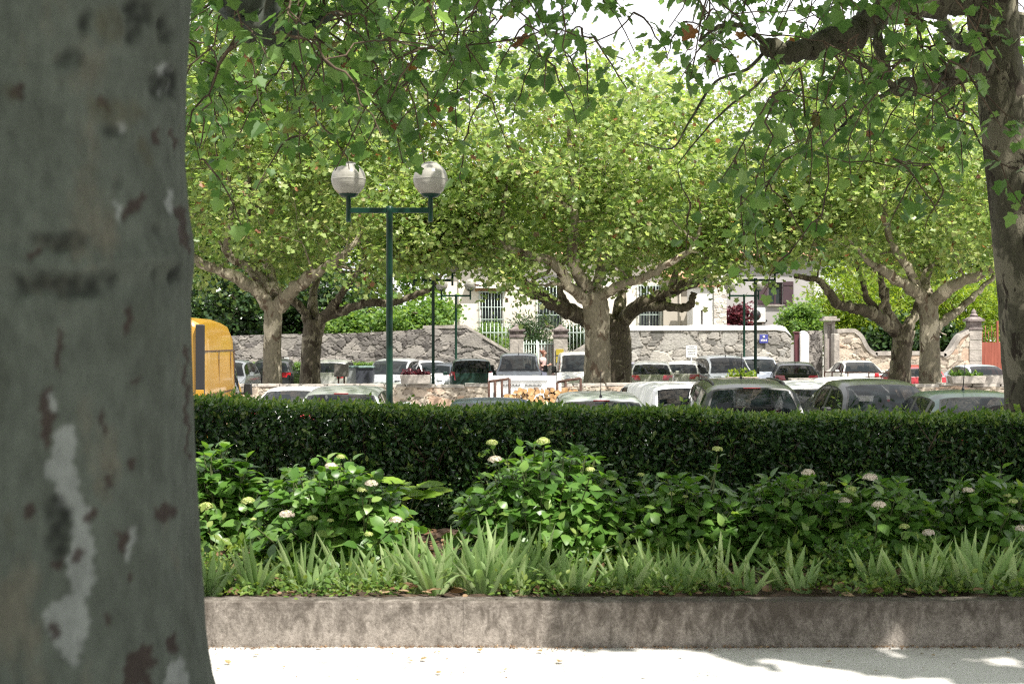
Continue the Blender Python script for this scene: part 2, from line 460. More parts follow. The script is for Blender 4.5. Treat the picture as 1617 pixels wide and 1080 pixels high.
ma = MA(); ma.box((0, -8.4, -0.35), (60, 31.6, .68)); tag(ma.build("ground_base", M["earth"]), kind="structure")

# kerb: three cast lengths of one wall, slightly uneven front
def kerb():
    t = thing("concrete_kerb", "weathered concrete kerb wall holding the flower bed along the pale path", "kerb", (0, 7.53, 0))
    r = np.random.default_rng(3)
    xs = [-16, -6.2, -2.06, -0.255, 4.9, 16]
    for a, b in zip(xs[:-1], xs[1:]):
        ma = MA(); nx = max(8, int((b - a) / 0.03)); nz = 9
        X = np.linspace(a + .0004, b - .0004, nx)
        zz = np.array([-.02, .03, .08, .125, .17, .212, .234, .240, .240]); yy = np.array([0, 0, .001, .002, .002, .003, .006, .014, .15])
        V = np.zeros((nz, nx, 3)); V[..., 0] = X; V[..., 1] = 7.456 + yy[:, None] + r.normal(size=(nz, nx)) * .0016; V[..., 2] = zz[:, None] + r.normal(size=(nz, nx)) * .0018
        V[-1, :, 1] = 7.606
        i = np.arange(nz - 1)[:, None] * nx; j = np.arange(nx - 1)[None, :]
        ma.add(V.reshape(-1, 3), np.stack([i + j, i + j + 1, i + j + nx + 1, i + j + nx], -1).reshape(-1, 4), 0, False)
        ma.add([(a + .002, 7.456, -.02), (a + .002, 7.606, -.02), (a + .002, 7.606, .240), (a + .002, 7.47, .240)], [(0, 3, 2, 1)])
        ma.add([(b - .002, 7.456, -.02), (b - .002, 7.606, -.02), (b - .002, 7.606, .240), (b - .002, 7.47, .240)], [(0, 1, 2, 3)])
        ma.add([(a, 7.606, -.02), (b, 7.606, -.02), (b, 7.606, .240), (a, 7.606, .240)], [(0, 3, 2, 1)])
        ma.build("kerb_length", M["kerb"], t, origin=(0, 7.53, 0))
kerb()

# ------------------------------------------------------------------ rubble masonry
def voronoi(u, v, seed, jit=0.8):
    """cell id value, distance to the nearest joint, for arrays of cell coordinates"""
    def h(i, j, k):
        n = np.sin(i * 127.1 + j * 311.7 + k * 74.7 + seed * 13.3) * 43758.5453
        return n - np.floor(n)
    iu, iv = np.floor(u), np.floor(v)
    d1 = np.full(u.shape, 9.0); d2 = np.full(u.shape, 9.0); idv = np.zeros(u.shape)
    for a in (-1, 0, 1, -2, 2):
        for b in (-1, 0, 1, -2, 2):
            ci, cj = iu + a, iv + b
            pu = ci + .5 + jit * (h(ci, cj, 1) - .5); pv = cj + .5 + jit * (h(ci, cj, 2) - .5)
            d = np.hypot(u - pu, v - pv) * (0.8 + 0.5 * h(ci, cj, 4))
            cl = d < d1
            d2 = np.where(cl, d1, np.minimum(d2, d)); idv = np.where(cl, h(ci, cj, 3), idv); d1 = np.where(cl, d, d1)
    return idv, d2 - d1

def rubble(name, x0, x1, zb, top, Y, thick, mat, label=None, cat="wall", cell=(0.42, 0.30), res=0.05, relief=0.06, seed=1, parent=None, ywob=None, extra=None):
    """free-standing rubble wall, front face in relief, real thickness; top(x) gives its height"""
    nx = int((x1 - x0) / res) + 1; X = np.linspace(x0, x1, nx); T = np.array([top(x) for x in X])
    nz = int((T.max() - zb) / res) + 2; W = np.linspace(0, 1, nz)
    XX = np.broadcast_to(X, (nz, nx)); ZZ = zb + (T - zb)[None, :] * W[:, None]
    r = np.random.default_rng(seed)
    du = 0.35 * np.sin(ZZ * 5.1 + XX * 1.3) * .4; dv = 0.3 * np.sin(XX * 3.7 + 2 * ZZ) * .4
    cell = (cell[0] * .74, cell[1] * .74)
    nu = .11 * np.sin(XX * 9.1 + 3 * np.sin(ZZ * 7.3)) ; nv = .11 * np.sin(ZZ * 10.7 + 3 * np.sin(XX * 6.1))
    idv, e = voronoi(XX / cell[0] + du + nu, ZZ / cell[1] + dv + nv, seed, .95)
    idb, eb = voronoi(XX / (cell[0] * 2.2) + 7, ZZ / (cell[1] * 2.0) + 3, seed + 5)
    big = idb > 0.78                                   # some large blocks among small stones
    idv = np.where(big, idb, idv); e = np.where(big, eb * 2, e)
    j = np.clip(e / 0.13, 0, 1)
    hgt = relief * (j ** 0.6) * (0.5 + 0.8 * ((idv * 7.3) % 1)) + r.normal(size=XX.shape) * relief * .06
    base = Y + (np.array([ywob(x) for x in X])[None, :] if ywob else 0)
    V = np.stack([XX, base - hgt, ZZ], -1)
    ma = MA(); i = np.arange(nz - 1)[:, None] * nx; jj = np.arange(nx - 1)[None, :]
    ma.add(V.reshape(-1, 3), np.stack([i + jj, i + jj + 1, i + jj + nx + 1, i + jj + nx], -1).reshape(-1, 4), 0, False)
    att_s = [idv.ravel()]; att_j = [j.ravel()]
    yb = (base + thick) * np.ones(nx) if np.ndim(base) == 0 else (base + thick).ravel()
    back = np.concatenate([np.stack([X, yb, T], -1), np.stack([X, yb, np.full(nx, zb)], -1)])
    tp = V[-1]
    b0 = ma.n
    ma.add(np.concatenate([tp, back]), np.concatenate([np.stack([np.arange(nx - 1), np.arange(1, nx), np.arange(1, nx) + nx, np.arange(nx - 1) + nx], -1),
                                                      np.stack([np.arange(nx - 1) + nx, np.arange(1, nx) + nx, np.arange(1, nx) + 2 * nx, np.arange(nx - 1) + 2 * nx], -1)]))
    att_s += [idv[-1], np.full(2 * nx, .5)]; att_j += [np.ones(nx), np.ones(2 * nx)]
    for c in (0, nx - 1):                              # end faces
        fr = V[:, c]; bk = fr.copy(); bk[:, 1] = yb[c]
        q = np.stack([np.arange(nz - 1), np.arange(1, nz), np.arange(1, nz) + nz, np.arange(nz - 1) + nz], -1)
        ma.add(np.concatenate([fr, bk]), q if c == 0 else q[:, ::-1])
        att_s += [idv[:, c], idv[:, c]]; att_j += [j[:, c], j[:, c]]
    o = ma.build(name, mat, parent, origin=((x0 + x1) / 2, Y, zb) if parent is None else tuple(parent.location),
                 attrs={"stone": np.concatenate(att_s), "joint": np.concatenate(att_j)})
    if label: tag(o, label, cat)
    return o
def lin(pts):
    xs = [p[0] for p in pts]; zs = [p[1] for p in pts]
    return lambda x: float(np.interp(x, xs, zs))
def pl(pts, Y):
    return lin([(P(a, b, Y)[0], P(a, b, Y)[2]) for a, b in pts])
def px2x(px, Y): return (px - 808.5) * Y / F
def px2z(py, Y): return CH - (py - 540) * Y / F

# low wall between the two parts of the car park
YW = 40.0
r_ = np.random.default_rng(21)
wx = np.linspace(-24, 26, 160); wz = px2z(610.5, YW) + r_.normal(size=160) * .022
wtop0 = lin(list(zip(wx, wz)))
def wtop(x): return wtop0(x)
lw = thing("low_stone_wall", "low pale rubble wall across the car park, carrying stone planters", "wall", (1, YW, GZ))
rubble("masonry", -24, 26, GZ, wtop, YW, 0.42, M["stone_warm"], cell=(0.34, 0.2), res=0.035, relief=0.06, seed=4, parent=lw)
ma = MA(); x = -24.0
while x < 26:
    w = r_.uniform(.45, .95)
    ma.box((x + w / 2, YW + .2, wtop0(x + w / 2) + .035 + r_.normal() * .008), (w - .02, .54 + r_.uniform(-.04, .04), .085), r_.normal() * .012, 0, .95)
    x += w
ma.build("coping", M["coping"], lw, origin=(1, YW, GZ), bevel=.015)
# ------------------------------------------------------------------ trees
M["bark_light"] = mat_bark("bark_light", (.20, .175, .125), (.42, .37, .28), (.11, .08, .055), scale=2.0, amount=0.55)
M["bark_dark"] = mat_bark("bark_dark", (.125, .105, .075), (.28, .245, .18), (.06, .045, .032), scale=2.2, amount=0.6)
M["bark_shade"] = mat_bark("bark_olive", (.085, .08, .055), (.18, .165, .12), (.035, .028, .02), scale=3.4, amount=0.45)
M["twig"] = mat_noise("twig", [(0.3, (.05, .035, .025)), (0.7, (.13, .095, .065))], scale=8, rough=0.9)
DEAD = [(.988, (.12, .05, .03)), (.995, (.18, .07, .04)), (1.0, (.24, .14, .07))]
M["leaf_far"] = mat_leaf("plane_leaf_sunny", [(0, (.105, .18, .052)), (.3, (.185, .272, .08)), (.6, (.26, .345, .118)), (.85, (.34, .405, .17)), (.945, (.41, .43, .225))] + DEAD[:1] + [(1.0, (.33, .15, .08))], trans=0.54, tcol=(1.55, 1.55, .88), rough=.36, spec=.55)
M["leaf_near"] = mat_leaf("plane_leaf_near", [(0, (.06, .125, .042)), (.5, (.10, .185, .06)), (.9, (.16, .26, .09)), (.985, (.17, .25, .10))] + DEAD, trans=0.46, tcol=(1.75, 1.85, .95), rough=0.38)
M["leaf_back"] = mat_leaf("backdrop_leaf", [(0, (.06, .13, .03)), (.5, (.12, .21, .05)), (1, (.20, .29, .08))], trans=0.4)
M["leaf_dark"] = mat_leaf("evergreen_leaf", [(0, (.012, .03, .010)), (.6, (.025, .055, .016)), (.9, (.05, .09, .025)), (1, (.08, .13, .04))], trans=0.2, rough=0.3)
M["leaf_bamboo"] = mat_leaf("bamboo_leaf", [(0, (.10, .17, .02)), (.5, (.17, .25, .03)), (1, (.27, .32, .05))], trans=0.45)

def limbs(ma, rng, lst, nodes, jit=0.04, n=9):
    """lst: (points, r0, r1); the tubes go to ma, their points to nodes"""
    for pts, r0, r1 in lst:
        p = smooth_path(pts, 6); m = len(p)
        p[1:-1] += rng.normal(size=(m - 2, 3)) * r0 * .12
        rad = np.linspace(1, 0, m) ** 0.9 * (r0 - r1) + r1
        rad = rad * (1 + .07 * np.sin(np.linspace(0, 19, m) + rng.uniform(0, 6)))
        ma.tube(p, rad, n, 0, True, True, jit, rng)
        for q, rr in zip(p[m // 3:], rad[m // 3:]): nodes.append((q, rr))

def grow(ma, rng, nodes, targets, fork, r_tw=0.022, up=0.25, mat=0):
    """branch out greedily from the limbs to every target point"""
    tg = np.asarray(targets); order = np.argsort(np.linalg.norm(tg - fork, axis=1))
    pos = np.zeros((len(nodes) + len(tg) * 5, 3)); cnt = len(nodes); rr = np.zeros(len(pos)); df = np.zeros(len(pos))
    for i, (q, r0) in enumerate(nodes): pos[i] = q; rr[i] = r0
    df[:cnt] = np.linalg.norm(pos[:cnt] - fork, axis=1)
    for k in order:
        c = tg[k]; d = np.linalg.norm(pos[:cnt] - c, axis=1)
        cost = d + .30 * np.maximum(0, df[:cnt] - np.linalg.norm(c - fork)) + 0.5 * np.maximum(0, pos[:cnt, 2] - c[2])
        i = int(np.argmin(cost)); a = pos[i]; L = d[i]
        mid = (a + c) / 2 + np.array([0, 0, up * L * .5]) + rng.normal(size=3) * L * .10
        t = np.linspace(0, 1, 6)[:, None]
        p = (1 - t) ** 2 * a + 2 * t * (1 - t) * mid + t * t * c
        p[1:-1] += rng.normal(size=(4, 3)) * L * .025
        r0 = min(rr[i] * .8, r_tw * (1 + .55 * L)); r1 = max(.35 * r0, .006)
        rad = np.linspace(r0, r1, 6)
        ma.tube(p, rad, 5, mat, False, True)
        for q, w in zip(p[1:], rad[1:]):
            pos[cnt] = q; rr[cnt] = w; df[cnt] = df[i] + np.linalg.norm(q - a); cnt += 1

def blob(rng, n, c, rad, zmin=-99, shell=2.2, rough=0.16, keep=None):
    """points in an uneven ellipsoid, denser towards its outside"""
    out = []
    ph = rng.uniform(0, 6.28, 6)
    while len(out) < n:
        d = rng.normal(size=3); d /= np.linalg.norm(d)
        w = 1 + rough * (math.sin(3 * d[0] + ph[0]) + math.sin(4 * d[1] + ph[1]) + math.sin(5 * d[2] + ph[2])) / 1.5
        p = np.asarray(c) + d * np.asarray(rad) * w * rng.uniform() ** (1 / shell)
        if p[2] > zmin + .5 * math.sin(p[0] * 1.3 + ph[3]) * .6 and (keep is None or keep(p)): out.append(p)
    return np.array(out)

def clump_leaves(ma, tw, rng, clumps, per, spread, size, tmpl, mat=0, twr=0.006, ntw=4, droop=0.3, keep=None, flat=0.7):
    C = np.asarray(clumps); n = len(C)
    idx = np.repeat(np.arange(n), per)
    sq = rng.uniform(.55, 1.3, n)[idx][:, None]
    off = rng.normal(size=(n * per, 3)) * spread * sq * np.array([1, 1, flat])
    pos = C[idx] + off
    if keep is not None:
        kp = keep(pos); pos = pos[kp]; off = off[kp]; idx = idx[kp]
    m = len(pos)
    d = unit(off + rng.normal(size=(m, 3)) * spread * .9 + np.array([0, 0, -droop * spread]))
    nr = unit(np.array([0, -.15, 1.0]) + rng.normal(size=(m, 3)) * .55)
    add_leaves(ma, tmpl, pos, d, nr, size * rng.uniform(.45, 1.3, m), mat)
    for i in range(n):
        js = np.nonzero(idx == i)[0] if ntw and n < 60 else (np.arange(i * per, i * per + per) if keep is None else [])
        if ntw and len(js):
            for j in rng.choice(js, min(ntw, len(js)), replace=False):
                a, b = C[i], pos[j]; mid = (a + b) / 2 + rng.normal(size=3) * .06
                tw.tube([a, mid, b], [twr, twr * .8, twr * .5], 3, 1, False, True)

def tree(name, label, cat, base, trunk, lims, crown, mats, seed, per=95, spread=.42, size=.15, tmpl=LEAF_FAR, group=None, fork=None, r_tw=.025, ntw=3, tn=14, trunk_jit=.03, crown_mat=None):
    """trunk: (points, radii); lims: list of (points, r0, r1); crown: list of blob clump arrays"""
    rng = np.random.default_rng(seed)
    t = thing(name, label, cat, base, 0, group)
    tr = MA(); nodes = []
    pts, rad = trunk; p = smooth_path(pts, 6)
    rad = np.interp(np.linspace(0, 1, len(p)), np.linspace(0, 1, len(rad)), rad)
    tr.tube(p, rad, tn, 0, True, True, trunk_jit, rng)
    nodes.append((p[-1], rad[-1]))
    limbs(tr, rng, lims, nodes)
    cl = np.concatenate(crown)
    fk = np.asarray(fork if fork is not None else p[-1])
    grow(tr, rng, nodes, cl, fk, r_tw, mat=0)
    lf = MA()
    clump_leaves(lf, tr, rng, cl, int(per * .95), spread, size, tmpl, 0, ntw=ntw)
    tr.build("trunk", [mats[0], M["twig"]], t, origin=base)
    lf.build("crown", mats[1], t, origin=base)
    return t

def PP(Y, *pts):
    """limb path from photograph pixels at depth Y, each point with its own depth offset"""
    return [P(a, b, Y + c) for a, b, c in pts]

def base_of(px, Y): return (px2x(px, Y), Y, GZ)

YA, YB = 42.0, 47.5
def plane_trees():
    gA = "plane trees behind the low wall"
    # centre pair
    rng = np.random.default_rng(1)
    b = base_of(945, YA)
    tr = ([P(945, 650, YA), P(944, 600, YA), P(943, 540, YA), P(941, 490, YA), P(938, 462, YA)], [.46, .41, .37, .39, .36])
    lm = [(PP(YA, (938, 470, 0), (917, 440, -.3), (903, 405, -.6), (907, 365, -.8), (905, 320, -.7), (903, 270, -.5), (898, 200, 0)), .23, .05),
          (PP(YA, (936, 480, 0), (900, 455, -.6), (888, 430, -.9), (862, 410, -1.2), (825, 400, -1.3), (797, 388, -1.4), (794, 350, -1.6), (800, 290, -1.4)), .19, .04),
          (PP(YA, (945, 472, 0), (975, 452, -.6), (1010, 440, -1.0), (1050, 420, -1.5), (1090, 395, -1.7), (1110, 340, -1.6)), .18, .04),
          (PP(YA, (940, 470, 0), (955, 400, 1.0), (965, 320, 1.6), (975, 230, 1.9), (985, 160, 1.8)), .19, .04),
          (PP(YA, (905, 335, -.7), (885, 318, -.9), (865, 312, -1.0), (840, 280, -1.2)), .08, .03),
          (PP(YA, (903, 452, -.5), (880, 447, -.9), (862, 452, -1.2)), .08, .05)]
    c = P(945, 320, YA)
    cr = [blob(rng, 215, (c[0], YA, 6.6), (4.8, 4.6, 4.2), 3.75), blob(rng, 34, P(745, 345, YA - 1), (1.3, 1.5, 1.9), 3.85), blob(rng, 30, P(1150, 360, YA - 1), (1.3, 1.5, 1.5), 3.95), blob(rng, 6, P(812, 438, YA - 2), (.45, .5, .6), 2.2), blob(rng, 5, P(1128, 425, YA - 1.5), (.5, .5, .45), 2.4), blob(rng, 10, P(780, 392, YA + 1.5), (1.4, 1.2, .7), 3.5), blob(rng, 12, P(1085, 392, YA + 1.5), (1.6, 1.2, .65), 3.5)]
    tree("plane_tree", "sunlit plane tree with pale cream fluted trunk in the centre, behind the stacked firewood", "plane tree", b, tr, lm, cr, (M["bark_light"], M["leaf_far"]), 11, per=110, group=gA)
    b = base_of(978, YB)
    tr = ([P(978, 640, YB), P(978, 590, YB), P(977, 545, YB), P(972, 505, YB)], [.46, .42, .43, .46])
    lm = [(PP(YB, (965, 512, 0), (930, 505, -1), (895, 490, -2), (860, 472, -2.6), (835, 455, -3), (815, 430, -3.2), (808, 395, -3.4), (790, 365, -3.0)), .30, .06),
          (PP(YB, (978, 512, 0), (1005, 485, -.8), (1040, 470, -1.4), (1075, 452, -1.8), (1105, 440, -2.2), (1120, 415, -2.3), (1118, 385, -2.4)), .28, .07),
          (PP(YB, (982, 508, 0), (1010, 488, -1), (1050, 484, -1.8), (1078, 487, -2.4), (1092, 478, -2.6), (1096, 462, -2.6)), .17, .11),
          (PP(YB, (905, 492, -1.5), (888, 470, -2), (883, 440, -2.3), (890, 415, -2.4)), .15, .05),
          (PP(YB, (838, 456, -3), (845, 440, -3), (868, 425, -2.6), (855, 400, -2.6)), .10, .04),
          (PP(YB, (1058, 460, -1.6), (1070, 425, -1.8), (1085, 390, -1.6)), .14, .04),
          (PP(YB, (975, 505, 0), (985, 450, .6), (995, 380, 1.4), (1000, 290, 1.6)), .22, .05)]
    cr = [blob(np.random.default_rng(2), 170, (px2x(950, YB), YB + .6, 6.6), (5.2, 4.6, 4.3), 3.9)]
    tree("plane_tree", "dark trunked plane tree with wide spreading limbs just behind the pale central one", "plane tree", b, tr, lm, cr, (M["bark_dark"], M["leaf_far"]), 12, per=95, group=gA)
    # left pair
    b = base_of(430, YA)
    tr = ([P(430, 650, YA), P(430, 600, YA), P(430, 545, YA), P(431, 500, YA), P(432, 475, YA)], [.33, .29, .265, .27, .29])
    lm = [(PP(YA, (425, 482, 0), (400, 455, -.3), (372, 438, -.5), (340, 425, -.8), (312, 412, -1), (280, 385, -1), (255, 340, -1)), .23, .06),
          (PP(YA, (430, 470, 0), (415, 445, .2), (398, 425, .3), (375, 412, .2), (358, 395, 0), (362, 368, -.2), (366, 330, -.2), (360, 270, -.1)), .20, .05),
          (PP(YA, (437, 485, 0), (458, 462, -.4), (485, 440, -.8), (512, 424, -1.2), (545, 400, -1.4), (575, 360, -1.4)), .24, .05),
          (PP(YA, (432, 465, 0), (425, 420, .8), (398, 380, 1.2), (393, 340, 1.3), (395, 250, 1.5)), .16, .05),
          (PP(YA, (405, 440, 0), (385, 420, .4), (360, 405, .6), (345, 380, .6)), .10, .04)]
    rg = np.random.default_rng(3)
    cr = [blob(rg, 420, (px2x(435, YA), YA, 8.4), (5.9, 4.8, 5.9), 3.5), blob(rg, 44, P(668, 355, YA - 1.5), (1.3, 1.5, 1.6), 3.8), blob(rg, 16, P(655, 405, YA - 1.5), (1.2, 1.0, .5), 3.7)]
    tree("plane_tree", "plane tree with smooth grey-beige trunk standing beside the black hatchback's rear", "plane tree", b, tr, lm, cr, (M["bark_light"], M["leaf_far"]), 13, per=105, group=gA)
    b = base_of(492, YB)
    tr = ([P(490, 640, YB), P(490, 590, YB), P(492, 545, YB), P(497, 505, YB)], [.40, .345, .33, .36])
    lm = [(PP(YB, (490, 512, 0), (478, 490, -.2), (462, 475, -.4), (440, 455, -.6), (425, 425, -.8)), .19, .06),
          (PP(YB, (497, 508, 0), (494, 480, .2), (498, 450, .4), (505, 400, .5), (500, 320, .6)), .20, .05),
          (PP(YB, (503, 508, 0), (525, 485, -.5), (540, 462, -.8), (558, 440, -1), (580, 400, -1.1)), .19, .05),
          (PP(YB, (505, 505, 0), (550, 488, -.6), (585, 478, -1), (620, 478, -1.2), (650, 468, -1.4), (680, 455, -1.6), (700, 430, -1.6)), .17, .06)]
    cr = [blob(np.random.default_rng(4), 230, (px2x(505, YB), YB + .5, 7.8), (5.6, 4.6, 5.4), 4.0)]
    tree("plane_tree", "dark blotchy plane tree leaning over the silver hatchback, in front of the grey rubble wall", "plane tree", b, tr, lm, cr, (M["bark_dark"], M["leaf_far"]), 14, per=95, group=gA)
    # right pair
    b = base_of(1468, YA)
    tr = ([P(1470, 650, YA), P(1469, 600, YA), P(1468, 545, YA), P(1467, 500, YA), P(1466, 470, YA)], [.36, .33, .29, .27, .29])
    lm = [(PP(YA, (1462, 475, 0), (1440, 455, -.4), (1412, 440, -.7), (1390, 425, -1), (1372, 415, -1.1), (1350, 390, -1.1)), .21, .05),
          (PP(YA, (1465, 472, 0), (1462, 440, .5), (1475, 400, .8), (1492, 370, .9), (1500, 300, 1)), .19, .05),
          (PP(YA, (1470, 478, 0), (1495, 458, -.5), (1530, 440, -.8), (1565, 425, -1), (1600, 415, -1.1), (1640, 385, -1.1)), .22, .06),
          (PP(YA, (1472, 525, 0), (1500, 500, .4), (1525, 480, .8), (1552, 455, 1.2), (1580, 420, 1.4)), .15, .05),
          (PP(YA, (1452, 465, 0), (1432, 420, -.4), (1408, 385, -.6), (1398, 340, -.7), (1395, 270, -.6)), .16, .05)]
    cr = [blob(np.random.default_rng(5), 300, (px2x(1440, YA), YA, 6.9), (5.9, 4.8, 4.3), 3.7), blob(np.random.default_rng(55), 44, P(1240, 355, YA - 1), (1.7, 1.5, 1.5), 4.0)]
    tree("plane_tree", "plane tree with straight smooth greenish trunk in front of the curved garden wall", "plane tree", b, tr, lm, cr, (M["bark_light"], M["leaf_far"]), 15, per=105, group=gA)
    b = base_of(1424, YB)
    tr = ([P(1420, 640, YB), P(1421, 590, YB), P(1424, 550, YB), P(1428, 520, YB)], [.43, .36, .33, .37])
    lm = [(PP(YB, (1420, 527, 0), (1400, 510, -.4), (1375, 493, -.8), (1345, 485, -1.2), (1322, 478, -1.4), (1305, 455, -1.6), (1285, 440, -1.8), (1255, 437, -2)), .24, .07),
          (PP(YB, (1420, 525, 0), (1402, 490, -.2), (1394, 455, -.4), (1390, 425, -.5), (1370, 380, -.5)), .19, .05),
          (PP(YB, (1395, 505, -.4), (1370, 470, -.5), (1362, 445, -.6), (1350, 410, -.6)), .13, .05),
          (PP(YB, (1430, 522, 0), (1445, 495, .2), (1452, 465, .4), (1450, 400, .6)), .20, .05),
          (PP(YB, (1385, 490, -.6), (1398, 476, -.8), (1402, 455, -1)), .10, .06)]
    cr = [blob(np.random.default_rng(6), 210, (px2x(1400, YB), YB + .6, 7.0), (6.6, 4.6, 4.4), 4.1)]
    tree("plane_tree", "dark trunked plane tree with a pale knot scar, left of the smooth greenish trunk", "plane tree", b, tr, lm, cr, (M["bark_dark"], M["leaf_far"]), 16, per=95, group=gA)
plane_trees()

def simple_tree(name, label, cat, x, y, h, rx, rz, mats, seed, n=120, per=70, size=.3, spread=.7, r=.25, zc=None, group=None, tmpl=LEAF_FAR, zmin=None, lean=0, ry=None):
    rng = np.random.default_rng(seed)
    zc = h - rz + GZ if zc is None else zc
    b = (x, y, GZ)
    top = (x + lean, y, zc)
    tr = ([(x, y, GZ - .1), (x + lean * .3, y, (zc + GZ) / 2), top], [r * 1.2, r, r * .6])
    lm = []
    for k in range(5):
        a = k * 1.26 + rng.uniform(0, 1); q = np.array([math.cos(a), math.sin(a), .8])
        lm.append(([np.array(top) - np.array([0, 0, rz * .3]), np.array(top) + q * rx * .3, np.array(top) + q * np.array([rx, rx, rz]) * .55], r * .45, .04))
    cr = [blob(rng, n, (x + lean, y, zc), (rx, ry or rx, rz), zmin if zmin is not None else GZ)]
    return tree(name, label, cat, b, tr, lm, cr, mats, seed + 100, per=per, spread=spread, size=size, tmpl=tmpl, group=group, r_tw=.03, ntw=0, tn=9)
def backdrop():
    g = "tall trees beyond the gardens"
    L = [(-29, 84, 17, 7, 7), (-19, 86, 19, 7, 8), (-9.5, 92, 16, 6.5, 6.5), (-15, 78, 13, 5, 5.5), (2.5, 96, 16.5, 7, 6.5), (12.5, 95, 15.5, 7, 6), (22, 88, 16, 7, 7.5), (31, 84, 17, 7, 7.5)]
    lab = ["tall leafy tree beyond the garden wall, behind the yellow van", "tallest dense tree in the back, behind the left pair of planes", "broad tree behind the cream house's left corner",
           "mid-height leafy tree behind the dark garden evergreens", "round-topped tree rising behind the cream house roof", "tree behind the stone-quoined corner between the two houses",
           "tall tree behind the grey house with dark shutters", "tall tree behind the red gate and bamboo"]
    for k, ((x, y, h, rx, rz), lb) in enumerate(zip(L, lab)):
        simple_tree("broadleaf_tree", lb, "tree", x, y, h, rx, rz, (M["bark_dark"], M["leaf_back"]), 300 + k, n=150, per=75, size=.42, spread=.8, r=.3, group=g)
    g = "dark evergreens behind the left garden wall"
    L = [(-21.5, 66, 5.6, 2.6, 2.7), (-17.2, 68, 6.4, 2.8, 3.0), (-12.6, 67, 6.0, 2.3, 2.9), (-9.2, 69, 5.8, 2.4, 2.8), (-26, 67, 6.5, 3, 3.2)]
    lab = ["dark evergreen behind the garden wall, above the yellow van", "dark evergreen between the van and the left plane trunk", "dark evergreen behind the fork of the dark left plane",
           "evergreen right of the dark left plane, showing its bare stems", "dark evergreen hidden at the far end of the garden wall"]
    for k, ((x, y, h, rx, rz), lb) in enumerate(zip(L, lab)):
        simple_tree("evergreen_tree", lb, "evergreen", x, y, h, rx, rz, (M["bark_dark"], M["leaf_dark"]), 330 + k, n=110, per=80, size=.22, spread=.45, r=.16, group=g, zmin=GZ + 1.6)
    g = "leafy bushes above the left garden wall"
    for k, (px, Y, h, rx, rz, lb) in enumerate([(635, 63.5, 4.0, 1.5, 1.0, "sunlit bush spilling over the grey wall behind the green lamp post"), (676, 64.5, 3.9, 1.4, 1.0, "bright bush on the wall beside the cream house corner"),
                                               (545, 64, 3.6, 1.0, .9, "small yellow-green bush glowing between dark evergreens")]):
        simple_tree("garden_bush", lb, "bush", px2x(px, Y), Y, h, rx, rz, (M["bark_dark"], M["leaf_back"]), 350 + k, n=60, per=90, size=.16, spread=.28, r=.07, group=g)
    g = "bamboo grove behind the curved wall"
    L = [(1335, 68, 5.6, 1.9, 2.3), (1395, 70, 6.0, 2.2, 2.6), (1462, 71, 6.0, 2.2, 2.7), (1520, 69, 5.4, 2.0, 2.4), (1585, 71, 6.2, 2.4, 2.7)]
    lab = ["yellow-green bamboo clump by the doorway post at the curved wall's start", "bamboo clump above the dip of the curved wall, left of the twin trunks", "bamboo clump between and behind the right twin trunks",
           "bamboo clump left of the gate pillar", "bamboo clump above the red gate"]
    for k, ((px, Y, h, rx, rz), lb) in enumerate(zip(L, lab)):
        simple_tree("bamboo_clump", lb, "bamboo", px2x(px, Y), Y, h, rx, rz, (M["twig"], M["leaf_bamboo"]), 370 + k, n=110, per=90, size=.30, spread=.42, r=.08, group=g, tmpl=LEAF_LANCE, zmin=GZ + 1.2)
    simple_tree("garden_laurel", "dark laurel mass filling the dip of the curved wall", "laurel", px2x(1440, 66), 65.2, 3.3, 3.2, 1.5, (M["bark_dark"], M["leaf_dark"]), 390, n=110, per=100, size=.2, spread=.3, r=.08, ry=1.2)
    simple_tree("round_bush", "clipped round green bush above the wall end, left of the doorway", "bush", px2x(1268, 66), 66, 3.9, .95, .8, (M["bark_dark"], M["leaf_back"]), 391, n=70, per=110, size=.13, spread=.2, r=.06)
    M["leaf_red"] = mat_leaf("purple_leaf", [(0, (.05, .012, .02)), (.6, (.12, .03, .045)), (1, (.22, .07, .08))], trans=0.3, tcol=(1.6, .9, .9))
    simple_tree("purple_shrub", "purple-leaved shrub beside the air conditioner on the grey house", "shrub", px2x(1160, 70), 70, 4.0, .62, .95, (M["bark_dark"], M["leaf_red"]), 392, n=60, per=70, size=.15, spread=.2, r=.05)
    for k, (px, Y, lb) in enumerate([(842, 66.5, "large oleander bush above the gate in front of the cream house"), (777, 64.5, "leafy bush behind the railing left of the gate"), (910, 64.5, "leafy bush behind the railing right of the gate")]):
        simple_tree("oleander_bush", lb, "bush", px2x(px, Y), Y, 3.55 if k == 0 else 2.9, 1.5 if k == 0 else .75, 1.15 if k == 0 else .75, (M["bark_dark"], M["leaf_dark"] if k != 1 else M["leaf_back"]), 395 + k, n=80 if k == 0 else 45, per=80, size=.2, spread=.25, r=.06, group="bushes behind the gate railings", tmpl=LEAF_LANCE)
backdrop()
